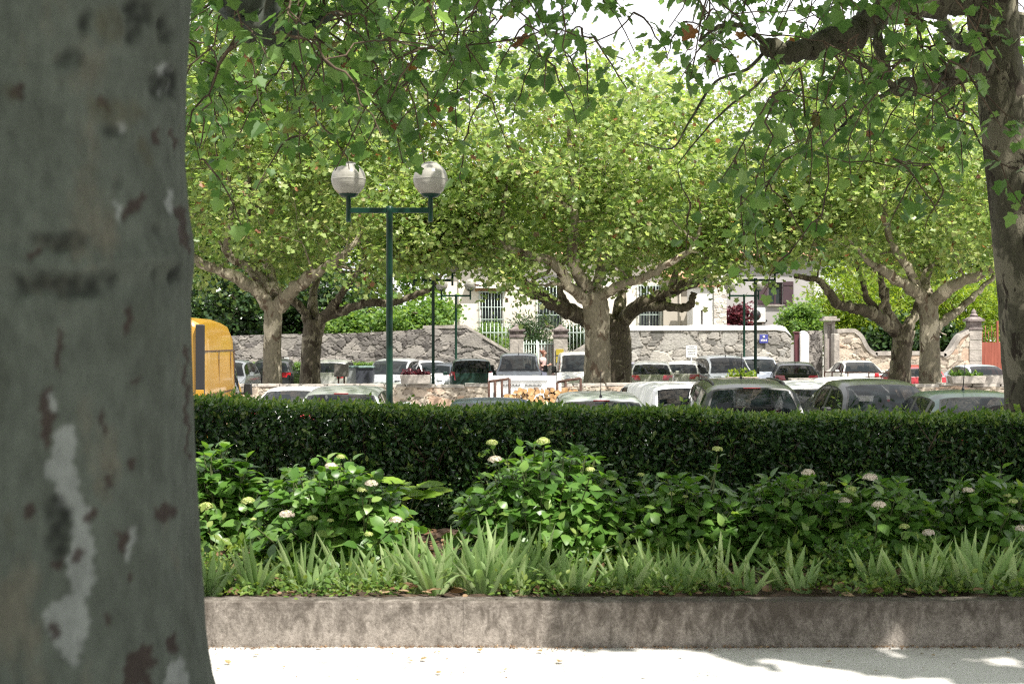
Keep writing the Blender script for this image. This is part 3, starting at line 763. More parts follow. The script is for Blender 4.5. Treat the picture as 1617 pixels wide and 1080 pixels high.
# ------------------------------------------------------------------ near plane trees
def mat_trunk():
    m, nt, out = _new("near_bark")
    b = N(nt, "ShaderNodeBsdfPrincipled", Roughness=0.82); b.inputs["Specular IOR Level"].default_value = 0.2
    tc = N(nt, "ShaderNodeTexCoord"); mp = N(nt, "ShaderNodeMapping"); mp.inputs["Scale"].default_value = (1, 1, 0.5)
    nt.links.new(tc.outputs["Object"], mp.inputs["Vector"])
    n1 = N(nt, "ShaderNodeTexNoise", Scale=3.5, Detail=6, Roughness=0.6); n3 = N(nt, "ShaderNodeTexNoise", Scale=26, Detail=6)
    n2 = N(nt, "ShaderNodeTexNoise", Scale=7, Detail=5, Roughness=0.55, Distortion=0.5)
    for n_ in (n1, n2, n3): nt.links.new(mp.outputs["Vector"], n_.inputs["Vector"])
    r1 = ramp(nt, [(0.3, (.044, .051, .041)), (0.46, (.063, .073, .062)), (0.55, (.070, .081, .069)), (0.64, (.084, .084, .067)), (0.75, (.104, .098, .077))]); nt.links.new(n1.outputs["Fac"], r1.inputs["Fac"])
    cur = r1.outputs["Color"]
    rs = ramp(nt, [(0.70, (0, 0, 0)), (0.76, (.7, .7, .7))]); nt.links.new(n2.outputs["Fac"], rs.inputs["Fac"])
    mx = N(nt, "ShaderNodeMix", data_type='RGBA'); mx.inputs[7].default_value = (.045, .034, .026, 1)
    nt.links.new(rs.outputs["Color"], mx.inputs[0]); nt.links.new(cur, mx.inputs[6]); cur = mx.outputs[2]
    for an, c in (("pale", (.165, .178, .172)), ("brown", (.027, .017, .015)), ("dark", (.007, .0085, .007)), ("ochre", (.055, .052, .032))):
        a = N(nt, "ShaderNodeAttribute", attribute_name=an)
        mx = N(nt, "ShaderNodeMix", data_type='RGBA'); mx.inputs[7].default_value = (*c, 1)
        nt.links.new(a.outputs["Fac"], mx.inputs[0]); nt.links.new(cur, mx.inputs[6]); cur = mx.outputs[2]
    m4 = N(nt, "ShaderNodeMix", data_type='RGBA', blend_type='MULTIPLY'); m4.inputs[0].default_value = 1
    r3 = ramp(nt, [(0.25, (.72, .72, .72)), (0.7, (1.12, 1.12, 1.12))]); nt.links.new(n3.outputs["Fac"], r3.inputs["Fac"])
    nt.links.new(cur, m4.inputs[6]); nt.links.new(r3.outputs["Color"], m4.inputs[7]); nt.links.new(m4.outputs[2], b.inputs["Base Color"])
    bp = N(nt, "ShaderNodeBump", Strength=0.35, Distance=0.02); nt.links.new(n3.outputs["Fac"], bp.inputs["Height"]); nt.links.new(bp.outputs["Normal"], b.inputs["Normal"])
    nt.links.new(b.outputs["BSDF"], out.inputs["Surface"])
    return m
M["near_bark"] = mat_trunk()

def inside(poly, x, y):
    c = np.zeros(x.shape, bool); n = len(poly)
    for i in range(n):
        x1, y1 = poly[i]; x2, y2 = poly[(i + 1) % n]
        if y1 == y2: continue
        c ^= ((y1 > y) != (y2 > y)) & (x < (x2 - x1) * (y - y1) / (y2 - y1) + x1)
    return c
# bark patches of the near trunk, with crease shade painted in as dark colour: outlines on its front face (image millimetres of the bark, read from the photograph)
PALE = [[(92, 672), (120, 672), (118, 720), (122, 770), (140, 798), (146, 850), (150, 905), (138, 940), (140, 1000), (130, 1025), (118, 1056), (104, 1048), (96, 1020), (78, 1005), (70, 985), (72, 965), (84, 950), (100, 940), (112, 938), (110, 900), (100, 880), (115, 865), (117, 835), (108, 812), (94, 795), (88, 770), (70, 745), (78, 725)],
        [(262, 300), (272, 305), (278, 330), (272, 342), (264, 335)], [(282, 345), (288, 350), (293, 375), (288, 380)], [(248, 102), (266, 102), (276, 112), (270, 120), (252, 116)], [(253, 133), (262, 132), (263, 150), (254, 150)], [(268, 134), (275, 135), (274, 149), (268, 148)],
        [(180, 318), (190, 322), (190, 350), (184, 355)], [(202, 835), (214, 830), (213, 860), (206, 892), (200, 880)], [(75, 620), (88, 618), (90, 645), (82, 655), (74, 645)], [(262, 1050), (285, 1040), (300, 1060), (300, 1085), (262, 1085)], [(187, 188), (198, 185), (197, 205), (190, 208)]]
BROWN = [[(72, 612), (82, 608), (78, 640), (86, 660), (84, 690), (72, 715), (68, 690), (60, 670), (64, 640)], [(90, 515), (97, 512), (98, 550), (92, 590), (88, 560)], [(150, 150), (162, 155), (176, 178), (170, 182), (154, 168)], [(190, 325), (225, 308), (232, 315), (215, 335), (195, 345)],
         [(206, 600), (224, 598), (222, 604), (207, 606)], [(158, 655), (166, 650), (166, 690), (162, 700)], [(132, 808), (148, 798), (152, 812), (142, 826), (131, 820)], [(245, 800), (262, 795), (278, 802), (275, 818), (258, 824), (245, 815)], [(165, 755), (180, 748), (180, 768), (170, 775)],
         [(38, 800), (50, 792), (60, 800), (56, 814), (42, 816)], [(74, 890), (100, 876), (98, 892), (78, 898)], [(112, 870), (132, 868), (130, 890), (116, 892)], [(182, 840), (204, 835), (200, 870), (188, 866)], [(200, 725), (212, 722), (211, 740), (202, 742)],
         [(195, 1060), (205, 1030), (240, 1015), (250, 1045), (230, 1060), (250, 1085), (190, 1085)], [(265, 1010), (275, 998), (285, 1020), (280, 1035), (266, 1032)], [(163, 975), (175, 970), (172, 990), (165, 992)], [(198, 905), (210, 902), (208, 918), (200, 918)], [(275, 330), (290, 330), (300, 360), (298, 400), (285, 380)],
         [(270, 205), (276, 203), (278, 240), (272, 235)], [(196, 485), (207, 483), (208, 520), (198, 530)], [(45, 398), (65, 395), (66, 410), (48, 410)], [(28, 132), (38, 125), (36, 150), (26, 160), (10, 158)], [(240, 205), (252, 200), (254, 225), (242, 228)], [(75, 985), (92, 980), (95, 1000), (80, 1010)],
         [(290, 540), (297, 545), (300, 720), (296, 720), (292, 640)]]
DARK = [[(198, 0), (238, 0), (236, 30), (224, 45), (222, 66), (205, 70), (198, 50)], [(250, 20), (270, 30), (274, 55), (266, 72), (252, 60)], [(42, 365), (70, 372), (100, 366), (145, 370), (140, 384), (100, 398), (75, 388), (48, 384)], [(15, 432), (60, 436), (95, 428), (125, 438), (185, 435), (190, 446), (150, 462), (110, 470), (90, 460), (40, 462), (15, 444)],  # dark bark marks, and creases whose shade is put into the colour
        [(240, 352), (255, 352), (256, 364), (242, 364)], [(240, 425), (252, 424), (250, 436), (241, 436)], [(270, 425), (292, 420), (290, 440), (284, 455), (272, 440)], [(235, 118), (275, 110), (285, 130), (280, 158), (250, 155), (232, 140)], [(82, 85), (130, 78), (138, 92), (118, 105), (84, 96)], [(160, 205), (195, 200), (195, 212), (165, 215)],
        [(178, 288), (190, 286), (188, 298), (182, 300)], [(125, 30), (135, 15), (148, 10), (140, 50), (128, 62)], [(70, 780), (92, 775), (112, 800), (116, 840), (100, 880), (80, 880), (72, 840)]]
OCHRE = [[(140, 150), (170, 160), (210, 160), (235, 185), (200, 200), (160, 195), (138, 180)], [(140, 258), (155, 262), (156, 278), (142, 276)], [(5, 140), (20, 138), (30, 155), (10, 165)], [(150, 20), (190, 10), (195, 60), (165, 75), (152, 50)], [(12, 815), (22, 812), (20, 855), (10, 858)], [(215, 220), (240, 225), (238, 262), (225, 262)]]

YT = 4.3; CXT = 66.0
def near_tree():
    rng = np.random.default_rng(77)
    cx = (CXT - 808.5) * YT / F
    base = (cx, YT, 0.0)
    t = thing("plane_tree", "huge near plane trunk with mottled grey-green bark and a long pale flaked patch", "plane tree", base)
    # right outline of the trunk in the photograph -> radius at each height
    ey = [-900, -400, -100, 0, 120, 250, 330, 385, 420, 470, 560, 700, 800, 880, 950, 1000, 1040, 1080, 1150, 1250, 1330, 1400]
    ex = [300, 300, 298, 296, 291, 290, 296, 304, 303, 297, 298, 301, 307, 311, 315, 317, 321, 327, 346, 400, 450, 500]
    na, nz = 420, 520
    z = np.linspace(-.06, 4.3, nz); py = 540 - (z - CH) * F / YT
    R = (np.interp(py, ey, ex) - CXT) * YT / F * 1.0
    th = np.linspace(0, 2 * math.pi, na, endpoint=False)
    TH, Z = np.meshgrid(th, z); RR = R[:, None] * np.ones((1, na))
    lump = .010 * np.sin(3 * TH + 1.5 * Z) + .008 * np.sin(5 * TH - 2.2 * Z + 1) + .006 * np.sin(2 * TH + 5 * Z)
    root = np.clip((.45 - Z) / .45, 0, 1) ** 2
    RR = RR * (1 + lump + root * .10 * np.sin(5 * TH + .6))
    X = cx + RR * np.cos(TH); Y = YT + RR * np.sin(TH)
    front = np.sin(TH) < .25
    # bark outlines are laid on the front of the trunk
    U = 808.5 + X * F / Y; V = 540 - (Z - CH) * F / Y
    U = U + 3.0 * np.sin(V * .11 + TH * 9) + 2.2 * np.sin(V * .29 + 3); V2 = V + 3.5 * np.sin(U * .12) + 2 * np.sin(U * .31 + 1)
    att = {}
    for nm, polys in (("pale", PALE), ("brown", BROWN), ("dark", DARK), ("ochre", OCHRE)):
        a = np.zeros(X.shape)
        for pg in polys: a = np.maximum(a, inside(pg, U, V2) & front)
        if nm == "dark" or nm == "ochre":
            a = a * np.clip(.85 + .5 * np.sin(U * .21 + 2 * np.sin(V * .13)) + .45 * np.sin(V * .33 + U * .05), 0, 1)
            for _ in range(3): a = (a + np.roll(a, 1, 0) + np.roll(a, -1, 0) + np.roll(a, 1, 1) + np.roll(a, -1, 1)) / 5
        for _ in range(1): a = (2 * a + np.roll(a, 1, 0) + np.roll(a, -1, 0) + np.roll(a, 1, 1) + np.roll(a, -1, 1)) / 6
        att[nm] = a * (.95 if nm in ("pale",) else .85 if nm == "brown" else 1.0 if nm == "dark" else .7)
    # creases and flakes in relief
    dent = -.016 * att["dark"] - .005 * att["brown"] - .004 * att["pale"]
    for yy, w, amp in ((378, 14, .012), (450, 16, .016), (90, 10, .006), (415, 10, -.010)):
        dent = dent - amp * np.exp(-((V - yy - 8 * np.sin(TH * 4)) / w) ** 2) * (np.cos(TH - 4.4) > 0) * .8
    X = X + dent * np.cos(TH); Y = Y + dent * np.sin(TH)
    tr = MA(); i = np.arange(nz - 1)[:, None] * na; j = np.arange(na)[None, :]; k = (j + 1) % na
    tr.add(np.stack([X, Y, Z], -1).reshape(-1, 3), np.stack([i + j, i + k, i + na + k, i + na + j], -1).reshape(-1, 4), 0, True)
    nv = tr.n
    # forks and limbs above the picture
    f = np.array([cx, YT, 4.2]); nodes = [(f, .3)]
    def A(*p): return [np.array([cx + a, YT + b, c]) for a, b, c in p]
    lm = [(A((0, 0, 3.9), (-.15, 1.0, 5.1), (-.3, 2.6, 5.5)) + [P(345, -170, 8.0), P(362, -60, 8.6), P(390, 10, 9.1), P(418, 44, 9.4)], .26, .115), ([P(412, 38, 9.38), P(432, 58, 9.5), P(470, 52, 9.9), P(530, 20, 10.4)], .09, .02),
          (A((0, 0, 3.9), (1.0, .4, 5.2), (2.4, 1.3, 6.2), (3.6, 3.0, 6.8)), .24, .06),
          (A((0, 0, 3.9), (.5, -1.2, 5.4), (1.5, -3.0, 6.6), (2.6, -4.6, 7.2)), .24, .06),
          (A((0, 0, 3.9), (-1.3, -.3, 5.2), (-2.8, .2, 6.4), (-4.6, .8, 7.0)), .24, .06),
          (A((0, 0, 3.9), (-.8, -1.4, 5.4), (-1.8, -3.4, 6.6)), .2, .06),
          (A((.9, .4, 5.1), (1.6, 2.6, 6.9), (2.3, 5.2, 7.4), (2.5, 7.6, 6.8)), .14, .05),
          (A((-.3, 2.6, 5.6), (-1.6, 4.0, 6.4), (-2.6, 6.0, 6.2)), .16, .05)]
    limbs(tr, rng, lm, nodes, .03, 12)
    shade_and_sprays(t, tr, base, rng, nodes, f, A, nv, att)

S3 = np.array(SUN)
def lit_zone(p):
    """canopy gaps: leaves whose shadow would fall where the bed and path are sunlit in the photograph"""
    q = p - S3[None, :] * ((p[:, 2:3] - .45) / S3[2])
    x, y = q[:, 0], q[:, 1]
    wob = .22 * np.sin(x * 5.3 + y * 2.1) + .16 * np.sin(y * 7.7 - x * 3)
    bed = (x > -3.4) & (x < .40 + wob) & (y > 7.2 + .3 * wob) & (y < 10.3 + wob)
    path = (x > -2.2 + wob) & (x < .50 + wob + 2.0 * (7.4 - y)) & (y > 5.75 + .4 * wob) & (y < 7.75)
    mid = (x > .35) & (x < 1.15 + wob) & (y > 7.6) & (y < 8.9) & (np.sin(x * 17) + np.sin(y * 13) > .35)
    sp = (np.sin(x * 6.1 + 1.3 * np.sin(y * 4.7)) * np.sin(y * 5.3 + 1.1 * np.sin(x * 3.9)) > np.where(y < 7.5, .58, .72))   # sun flecks elsewhere
    return bed | path | mid | (sp & (y > 5.5) & (y < 14))
def not_lit(p): return ~lit_zone(p)

def out_of_view(p):
    return not (p[1] > .3 and p[2] < CH + p[1] * .2404 + .55)

def sprays(tw, lf, rng, starts, lens, per, size, tmpl=LEAF_PLANE, down=.75):
    """hanging twigs with leaves on both sides"""
    for s, L in zip(starts, lens):
        a = rng.uniform(0, 6.28); h = np.array([math.cos(a), math.sin(a), 0])
        m = 7; t = np.linspace(0, 1, m)[:, None]
        p = s + h * (t * L * .55) + np.array([0, 0, -down]) * (t ** 1.5) * L + rng.normal(size=(m, 3)) * .022 * L
        p[0] = s
        tw.tube(p, np.linspace(.009, .0035, m), 4, 1, False, True)
        n = max(4, int(per * L)); u = np.sort(rng.uniform(.12, 1.0, n)); ii = u * (m - 1); i0 = np.minimum(ii.astype(int), m - 2); fr = (ii - i0)[:, None]
        q = p[i0] * (1 - fr) + p[i0 + 1] * fr
        sd = rng.normal(size=(n, 3)); sd[:, 2] *= .4; sd = unit(sd)
        st = q + sd * rng.uniform(.02, .11, (n, 1)) + np.array([0, 0, -.02])
        d = unit(sd * .8 + np.array([0, 0, -.75]) + rng.normal(size=(n, 3)) * .25)
        nr = unit(sd * .5 + np.array([0, 0, .8]) + rng.normal(size=(n, 3)) * .4)
        add_leaves(lf, tmpl, st, d, nr, size * rng.uniform(.55, 1.15, n))
        for k in range(0, n, 2): tw.tube([q[k], st[k]], [.0028, .002], 3, 1, False)
        if L > .8:                                     # a side twig
            k = rng.integers(2, 5); b = rng.uniform(0, 6.28); h2 = np.array([math.cos(b), math.sin(b), -.35])
            pp = p[k] + h2 * np.linspace(0, L * .4, 4)[:, None] + np.array([0, 0, -.3]) * (np.linspace(0, 1, 4)[:, None] ** 2) * L * .4
            tw.tube(pp, [.006, .005, .004, .003], 3, 1, False)
            n2 = max(3, int(per * L * .45)); uu = rng.uniform(.2, 1, n2)[:, None]; q2 = pp[0] * (1 - uu) + pp[-1] * uu
            s2 = unit(rng.normal(size=(n2, 3))); d2 = unit(s2 + np.array([0, 0, -.7])); st2 = q2 + s2 * .05
            add_leaves(lf, tmpl, st2, d2, unit(np.array([0, 0, 1]) + rng.normal(size=(n2, 3)) * .5), size * rng.uniform(.55, 1.1, n2))

def shade_and_sprays(t, tr, base, rng, nodes, f, A, nv, att):
    lf = MA()
    cx = base[0]
    # shading canopy above and behind the camera
    cl = np.concatenate([blob(rng, 330, (cx + .8, YT - 1.0, 7.2), (6.5, 6.5, 2.2), 5.0, keep=out_of_view),
                         blob(rng, 40, (cx + 1.2, 9.0, 7.6), (6.0, 4.2, 1.8), 5.0, keep=out_of_view), blob(rng, 170, (cx + .5, -7.5, 7.0), (8.5, 5.0, 2.2), 4.0, keep=out_of_view)])
    grow(tr, rng, nodes, cl, f, .02, mat=1)
    clump_leaves(lf, tr, rng, cl, 70, .5, .17, LEAF_PLANE, 0, ntw=0, keep=not_lit)
    # twigs hanging into the picture at the upper left
    st = []; ln = []
    while len(st) < 130:
        px = rng.uniform(288, 1010); Y = rng.uniform(8.0, 13.5)
        top = -170 if px < 800 else -190
        lim = 150 if px < 560 else 115 if px < 740 else 60
        py = rng.uniform(top, lim)
        if px > 860 and rng.uniform() < .35: continue
        if px > 925 and py > -60: continue
        if px > 690 and rng.uniform() < .3: continue
        p = P(px, py, Y)
        if lit_zone(p[None])[0] and rng.uniform() < .8: continue
        st.append(p); ln.append(rng.uniform(.5, 1.15) * (1.15 if px < 620 else 1))
    for k in range(34): st.append(P(rng.uniform(480, 905), rng.uniform(-150, 15), rng.uniform(8.5, 14))); ln.append(rng.uniform(.45, .85))
    for px, py, Y, L in ((500, 190, 10.5, .5), (470, 215, 11, .6), (330, 150, 9.5, .9), (765, 150, 12, .8), (740, 200, 12, .7), (850, 90, 10.5, .7), (900, 90, 11, .6), (880, 45, 10, .7), (820, 60, 10, .8), (930, 60, 10, .5), (310, 250, 10, .6), (645, 130, 10, .6), (1000, 20, 11, .5)):
        st.append(P(px, py, Y)); ln.append(L)
    st = np.array(st)
    grow(tr, rng, nodes, st, f, .014, up=.12, mat=1)
    sprays(tr, lf, rng, st, ln, 16, .105)
    n2 = tr.n - nv
    tr.build("trunk", [M["near_bark"], M["twig"]], t, origin=base, attrs={k: np.concatenate([v.ravel(), np.zeros(n2)]) for k, v in att.items()})
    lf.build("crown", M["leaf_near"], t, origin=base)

def right_tree():
    rng = np.random.default_rng(88)
    Y = 13.0
    base = (px2x(1640, Y), Y, GZ)
    t = thing("plane_tree", "leaning plane tree with olive dappled bark at the right edge, just beyond the hedge", "plane tree", base)
    tr = MA(); nodes = []
    p = smooth_path([P(1646, 940, Y), P(1640, 800, Y), P(1635, 660, Y), P(1627, 520, Y), P(1612, 360, Y), P(1592, 210, Y), P(1575, 90, Y), P(1566, 0, Y), P(1560, -90, Y)], 6)
    rad = np.interp(np.linspace(0, 1, len(p)), np.linspace(0, 1, 9), np.array([62, 48, 45, 46, 45, 40, 36, 40, 44]) * Y / F)
    tr.tube(p, rad, 22, 0, True, True, .018, rng)
    f = P(1562, -40, Y); nodes.append((f, .2))
    lm = [(PP(Y, (1560, -20, 0), (1520, 0, -.1), (1470, 6, -.3), (1420, 8, -.5), (1380, 28, -.6), (1335, 58, -.8), (1290, 72, -.9), (1250, 80, -1), (1212, 74, -1.1)), .15, .075),
          (PP(Y, (1562, 100, -.1), (1530, 108, -.4), (1500, 122, -.6), (1462, 136, -.8), (1418, 139, -1)), .105, .075),
          (PP(Y, (1560, 60, .1), (1525, 70, .5), (1500, 58, .9), (1488, 30, 1.2), (1480, -40, 1.4)), .085, .04),
          (PP(Y, (1570, 30, 0), (1600, 40, .2), (1650, 20, .4), (1750, -80, .6)), .13, .05),
          (PP(Y, (1560, -60, 0), (1520, -160, -.8), (1420, -320, -2), (1250, -480, -3.4)), .17, .05),
          (PP(Y, (1560, -60, 0), (1580, -220, -1.6), (1560, -420, -4.2), (1500, -800, -6.5)), .17, .05),
          (PP(Y, (1560, -60, 0), (1600, -200, 1), (1640, -380, 2)), .15, .05),
          (PP(Y, (1215, 74, -1.1), (1190, 55, -1.2), (1165, 40, -1.3), (1130, 45, -1.5), (1105, 65, -1.6)), .03, .012),
          (PP(Y, (1215, 74, -1.1), (1180, 110, -1.3), (1130, 130, -1.5), (1090, 190, -1.7), (1060, 235, -1.8), (1010, 225, -1.9)), .015, .004),
          (PP(Y, (1230, 78, -1), (1200, 130, -1.3), (1150, 170, -1.5), (1110, 210, -1.7), (1070, 260, -1.8)), .013, .004),
          (PP(Y, (1415, 139, -1), (1385, 118, -1.1), (1350, 95, -1.2)), .03, .012),
          (PP(Y, (1415, 139, -1), (1380, 160, -1.1), (1340, 190, -1.2), (1300, 230, -1.3)), .025, .008),
          (PP(Y, (1400, 118, -1), (1385, 60, -1), (1400, 30, -.9)), .05, .03)]
    limbs(tr, rng, lm, nodes, .035, 11)
    lf = MA()
    cl = np.concatenate([blob(rng, 430, (5.0, 6.4, 7.2), (4.9, 5.6, 2.3), 4.7, keep=out_of_view), blob(rng, 60, (4.0, 12, 6.8), (5.0, 4.0, 1.8), 4.9, keep=out_of_view), blob(rng, 130, (5.0, 20.5, 8.4), (6.5, 5.5, 1.6), 6.5, keep=out_of_view)])
    grow(tr, rng, nodes, cl, f, .02, mat=1)
    clump_leaves(lf, tr, rng, cl, 58, .5, .17, LEAF_PLANE, 0, ntw=0, keep=not_lit)
    st = []; ln = []
    while len(st) < 105:
        px = rng.uniform(1060, 1640); Y2 = rng.uniform(9.5, 14.5)
        lim = np.interp(px, [1060, 1110, 1250, 1560, 1640], [-80, 40, 190, 230, 150])
        py = rng.uniform(-170, lim)
        if 1060 < px < 1260 and py < 110 and rng.uniform() < .72: continue
        if px > 1530 and (py > 40 or rng.uniform() < .5): continue
        p = P(px, py, Y2)
        st.append(p); ln.append(rng.uniform(.5, 1.1))
    for px, py, Y2, L in ((1190, 330, 11, .55), (1250, 395, 11.5, .5), (1090, 320, 11, .5), (1160, 250, 10.5, .9), (1410, 250, 10.5, .6), (1470, 260, 11, .6), (1490, 300, 11, .4), (1215, 290, 11, .8), (1300, 330, 12, .6), (1120, 60, 10.5, .5), (1085, 35, 10.5, .4), (1550, 10, 12.2, .4)):
        st.append(P(px, py, Y2)); ln.append(L)
    st = np.array(st)
    grow(tr, rng, nodes, st, f, .012, up=.10, mat=1)
    sprays(tr, lf, rng, st, ln, 16, .105)
    tr.build("trunk", [M["bark_shade"], M["twig"]], t, origin=base)
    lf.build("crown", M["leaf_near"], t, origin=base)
near_tree()
right_tree()

# ------------------------------------------------------------------ hedge
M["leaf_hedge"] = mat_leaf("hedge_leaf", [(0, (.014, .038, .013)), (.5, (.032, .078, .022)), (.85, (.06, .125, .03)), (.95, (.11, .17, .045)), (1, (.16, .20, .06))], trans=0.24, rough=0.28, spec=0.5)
M["leaf_hedge_top"] = mat_leaf("hedge_new_leaf_highlight", [(0, (.05, .11, .024)), (.6, (.12, .21, .045)), (1, (.24, .31, .09))], trans=0.3, rough=0.35, spec=0.5)  # new growth, with the hedge-top highlight also put into its colour
def hedge():
    rng = np.random.default_rng(9)
    x0, x1, y0, y1 = -5.6, 5.8, 10.42, 11.1
    o = thing("clipped_hedge", "long dark clipped hedge with glossy small leaves between the flowers and the car park", "hedge", (0, 10.75, .2))
    def top(x): return 1.083 - .0195 * x + .014 * np.sin(x * 2.3) + .012 * np.sin(x * 5.1 + 1)
    lf = MA()
    def patch(n, pos, mean, jn, size, mat):
        d = unit(rng.normal(size=(n, 3)) + mean * .5); nr = unit(mean + rng.normal(size=(n, 3)) * jn)
        add_leaves(lf, LEAF_SMALL, pos, d, nr, size * rng.uniform(.6, 1.3, n), mat)
    # front shell, with thin places
    n = 52000; x = rng.uniform(x0, x1, n); z = .22 + rng.uniform(0, 1, n) * (top(x) - .22)
    dens = np.sin(x * 4.3 + 2 * np.sin(z * 5)) + np.sin(z * 9 + x * 2.1) + np.sin(x * 11 + z * 7)
    kp = (rng.uniform(size=n) < np.clip(.9 + .25 * dens, .45, 1)); x, z = x[kp], z[kp]; n = len(x)
    y = y0 + .05 * np.sin(x * 3.1 + z * 4) + np.abs(rng.normal(size=n)) * .13
    patch(n, np.stack([x, y, z], -1), np.array([0, -1, .45]), .6, .05, 0)
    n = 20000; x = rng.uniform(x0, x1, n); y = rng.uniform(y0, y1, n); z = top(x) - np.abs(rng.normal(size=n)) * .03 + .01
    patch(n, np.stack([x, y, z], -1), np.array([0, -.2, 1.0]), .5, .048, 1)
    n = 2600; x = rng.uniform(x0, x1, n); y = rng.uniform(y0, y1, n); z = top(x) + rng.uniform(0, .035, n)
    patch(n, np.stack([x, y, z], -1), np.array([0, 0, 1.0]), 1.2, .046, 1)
    n = 70000; x = rng.uniform(x0, x1, n); z = .2 + rng.uniform(0, 1, n) * (top(x) - .25); y = rng.uniform(y0 + .12, y1, n)
    patch(n, np.stack([x, y, z], -1), np.array([0, -.2, .7]), .8, .062, 0)
    n = 900; x = rng.uniform(x0, x1, n); y = np.where(rng.uniform(size=n) < .5, y0 - .02, rng.uniform(y0, y1, n)); z = np.where(y < y0, rng.uniform(.5, 1.05, n), top(x) + .02)
    for k in range(90):
        a = np.array([x[k], y[k], z[k]]); b = a + np.array([rng.normal() * .03, -.05 if y[k] < y0 else 0, rng.uniform(.03, .11)])
        q = a + (b - a) * rng.uniform(.1, 1, (7, 1)); patch(7, q, np.array([0, -.3, 1.0]), 1.0, .045, 1)
    lf.build("foliage", [M["leaf_hedge"], M["leaf_hedge_top"]], o, origin=(0, 10.75, .2))
    tw = MA()
    for k in range(620):
        x = rng.uniform(x0, x1); y = rng.uniform(y0 + .18, y1 - .1); h = top(x) - .06
        p = np.array([[x, y, .1], [x + rng.normal() * .05, y + rng.normal() * .05, .5], [x + rng.normal() * .12, y + rng.normal() * .1, h]])
        tw.tube(p, [.011, .008, .004], 4, 0, False)
        for q in range(3):
            a = p[1] + (p[2] - p[1]) * rng.uniform(0, .8); tw.tube([a, a + np.array([rng.normal() * .12, rng.normal() * .16, rng.uniform(.05, .2)])], [.005, .003], 3, 0, False)
    tw.build("stems", M["twig"], o, origin=(0, 10.75, .2))
hedge()

# ------------------------------------------------------------------ flower bed
M["leaf_hyd"] = mat_leaf("hydrangea_leaf", [(0, (.055, .13, .024)), (.5, (.095, .20, .035)), (.9, (.15, .27, .06)), (1, (.24, .34, .09))], trans=0.36, rough=0.36, spec=0.45)
M["stem"] = mat_plain("green_stem", (.09, .11, .04), rough=0.7)
M["petal_cream"] = mat_leaf("petal_cream", [(0, (.62, .56, .44)), (.6, (.75, .70, .60)), (1, (.70, .55, .50))], trans=0.3, tcol=(1.1, 1.1, 1.0))
M["petal_pink"] = mat_leaf("petal_pink", [(0, (.66, .55, .50)), (.5, (.74, .66, .58)), (1, (.74, .71, .56))], trans=0.3, tcol=(1.1, 1.0, 1.0))
M["petal_green"] = mat_leaf("petal_green", [(0, (.30, .40, .10)), (.6, (.50, .56, .20)), (1, (.66, .66, .36))], trans=0.3, tcol=(1.1, 1.1, .8))
PETAL = (np.array([(0, 0, 0), (.5, .35, .06), (0, 1, .02), (-.5, .35, .06)]), [(0, 1, 2, 3)])
def flower_head(parent, c, r, mat, rng, org):
    ma = MA(); n = 95
    d = rng.normal(size=(n, 3)); d[:, 2] = np.abs(d[:, 2]) * .9 - .12; d = unit(d)
    pos = np.asarray(c) + d * np.array([r, r, r * .62]) * rng.uniform(.85, 1.05, (n, 1))
    for k in range(4):
        a = rng.uniform(0, 6.28, n) if k == 0 else a + 1.57
        t1 = unit(np.cross(d, np.array([.3, .2, 1.0]))); t2 = np.cross(d, t1)
        add_leaves(ma, PETAL, pos, np.cos(a)[:, None] * t1 + np.sin(a)[:, None] * t2 + d * .25, d, np.full(n, r * .27))
    ma.lathe([(r * .2, -r * .3), (r * .8, -.05 * r), (r * .82, .2 * r), (r * .5, .5 * r), (.01, .58 * r)], 10, c, 1)
    o = ma.build("flower_head", [mat, M["petal_green"]], parent, origin=org)
    return o
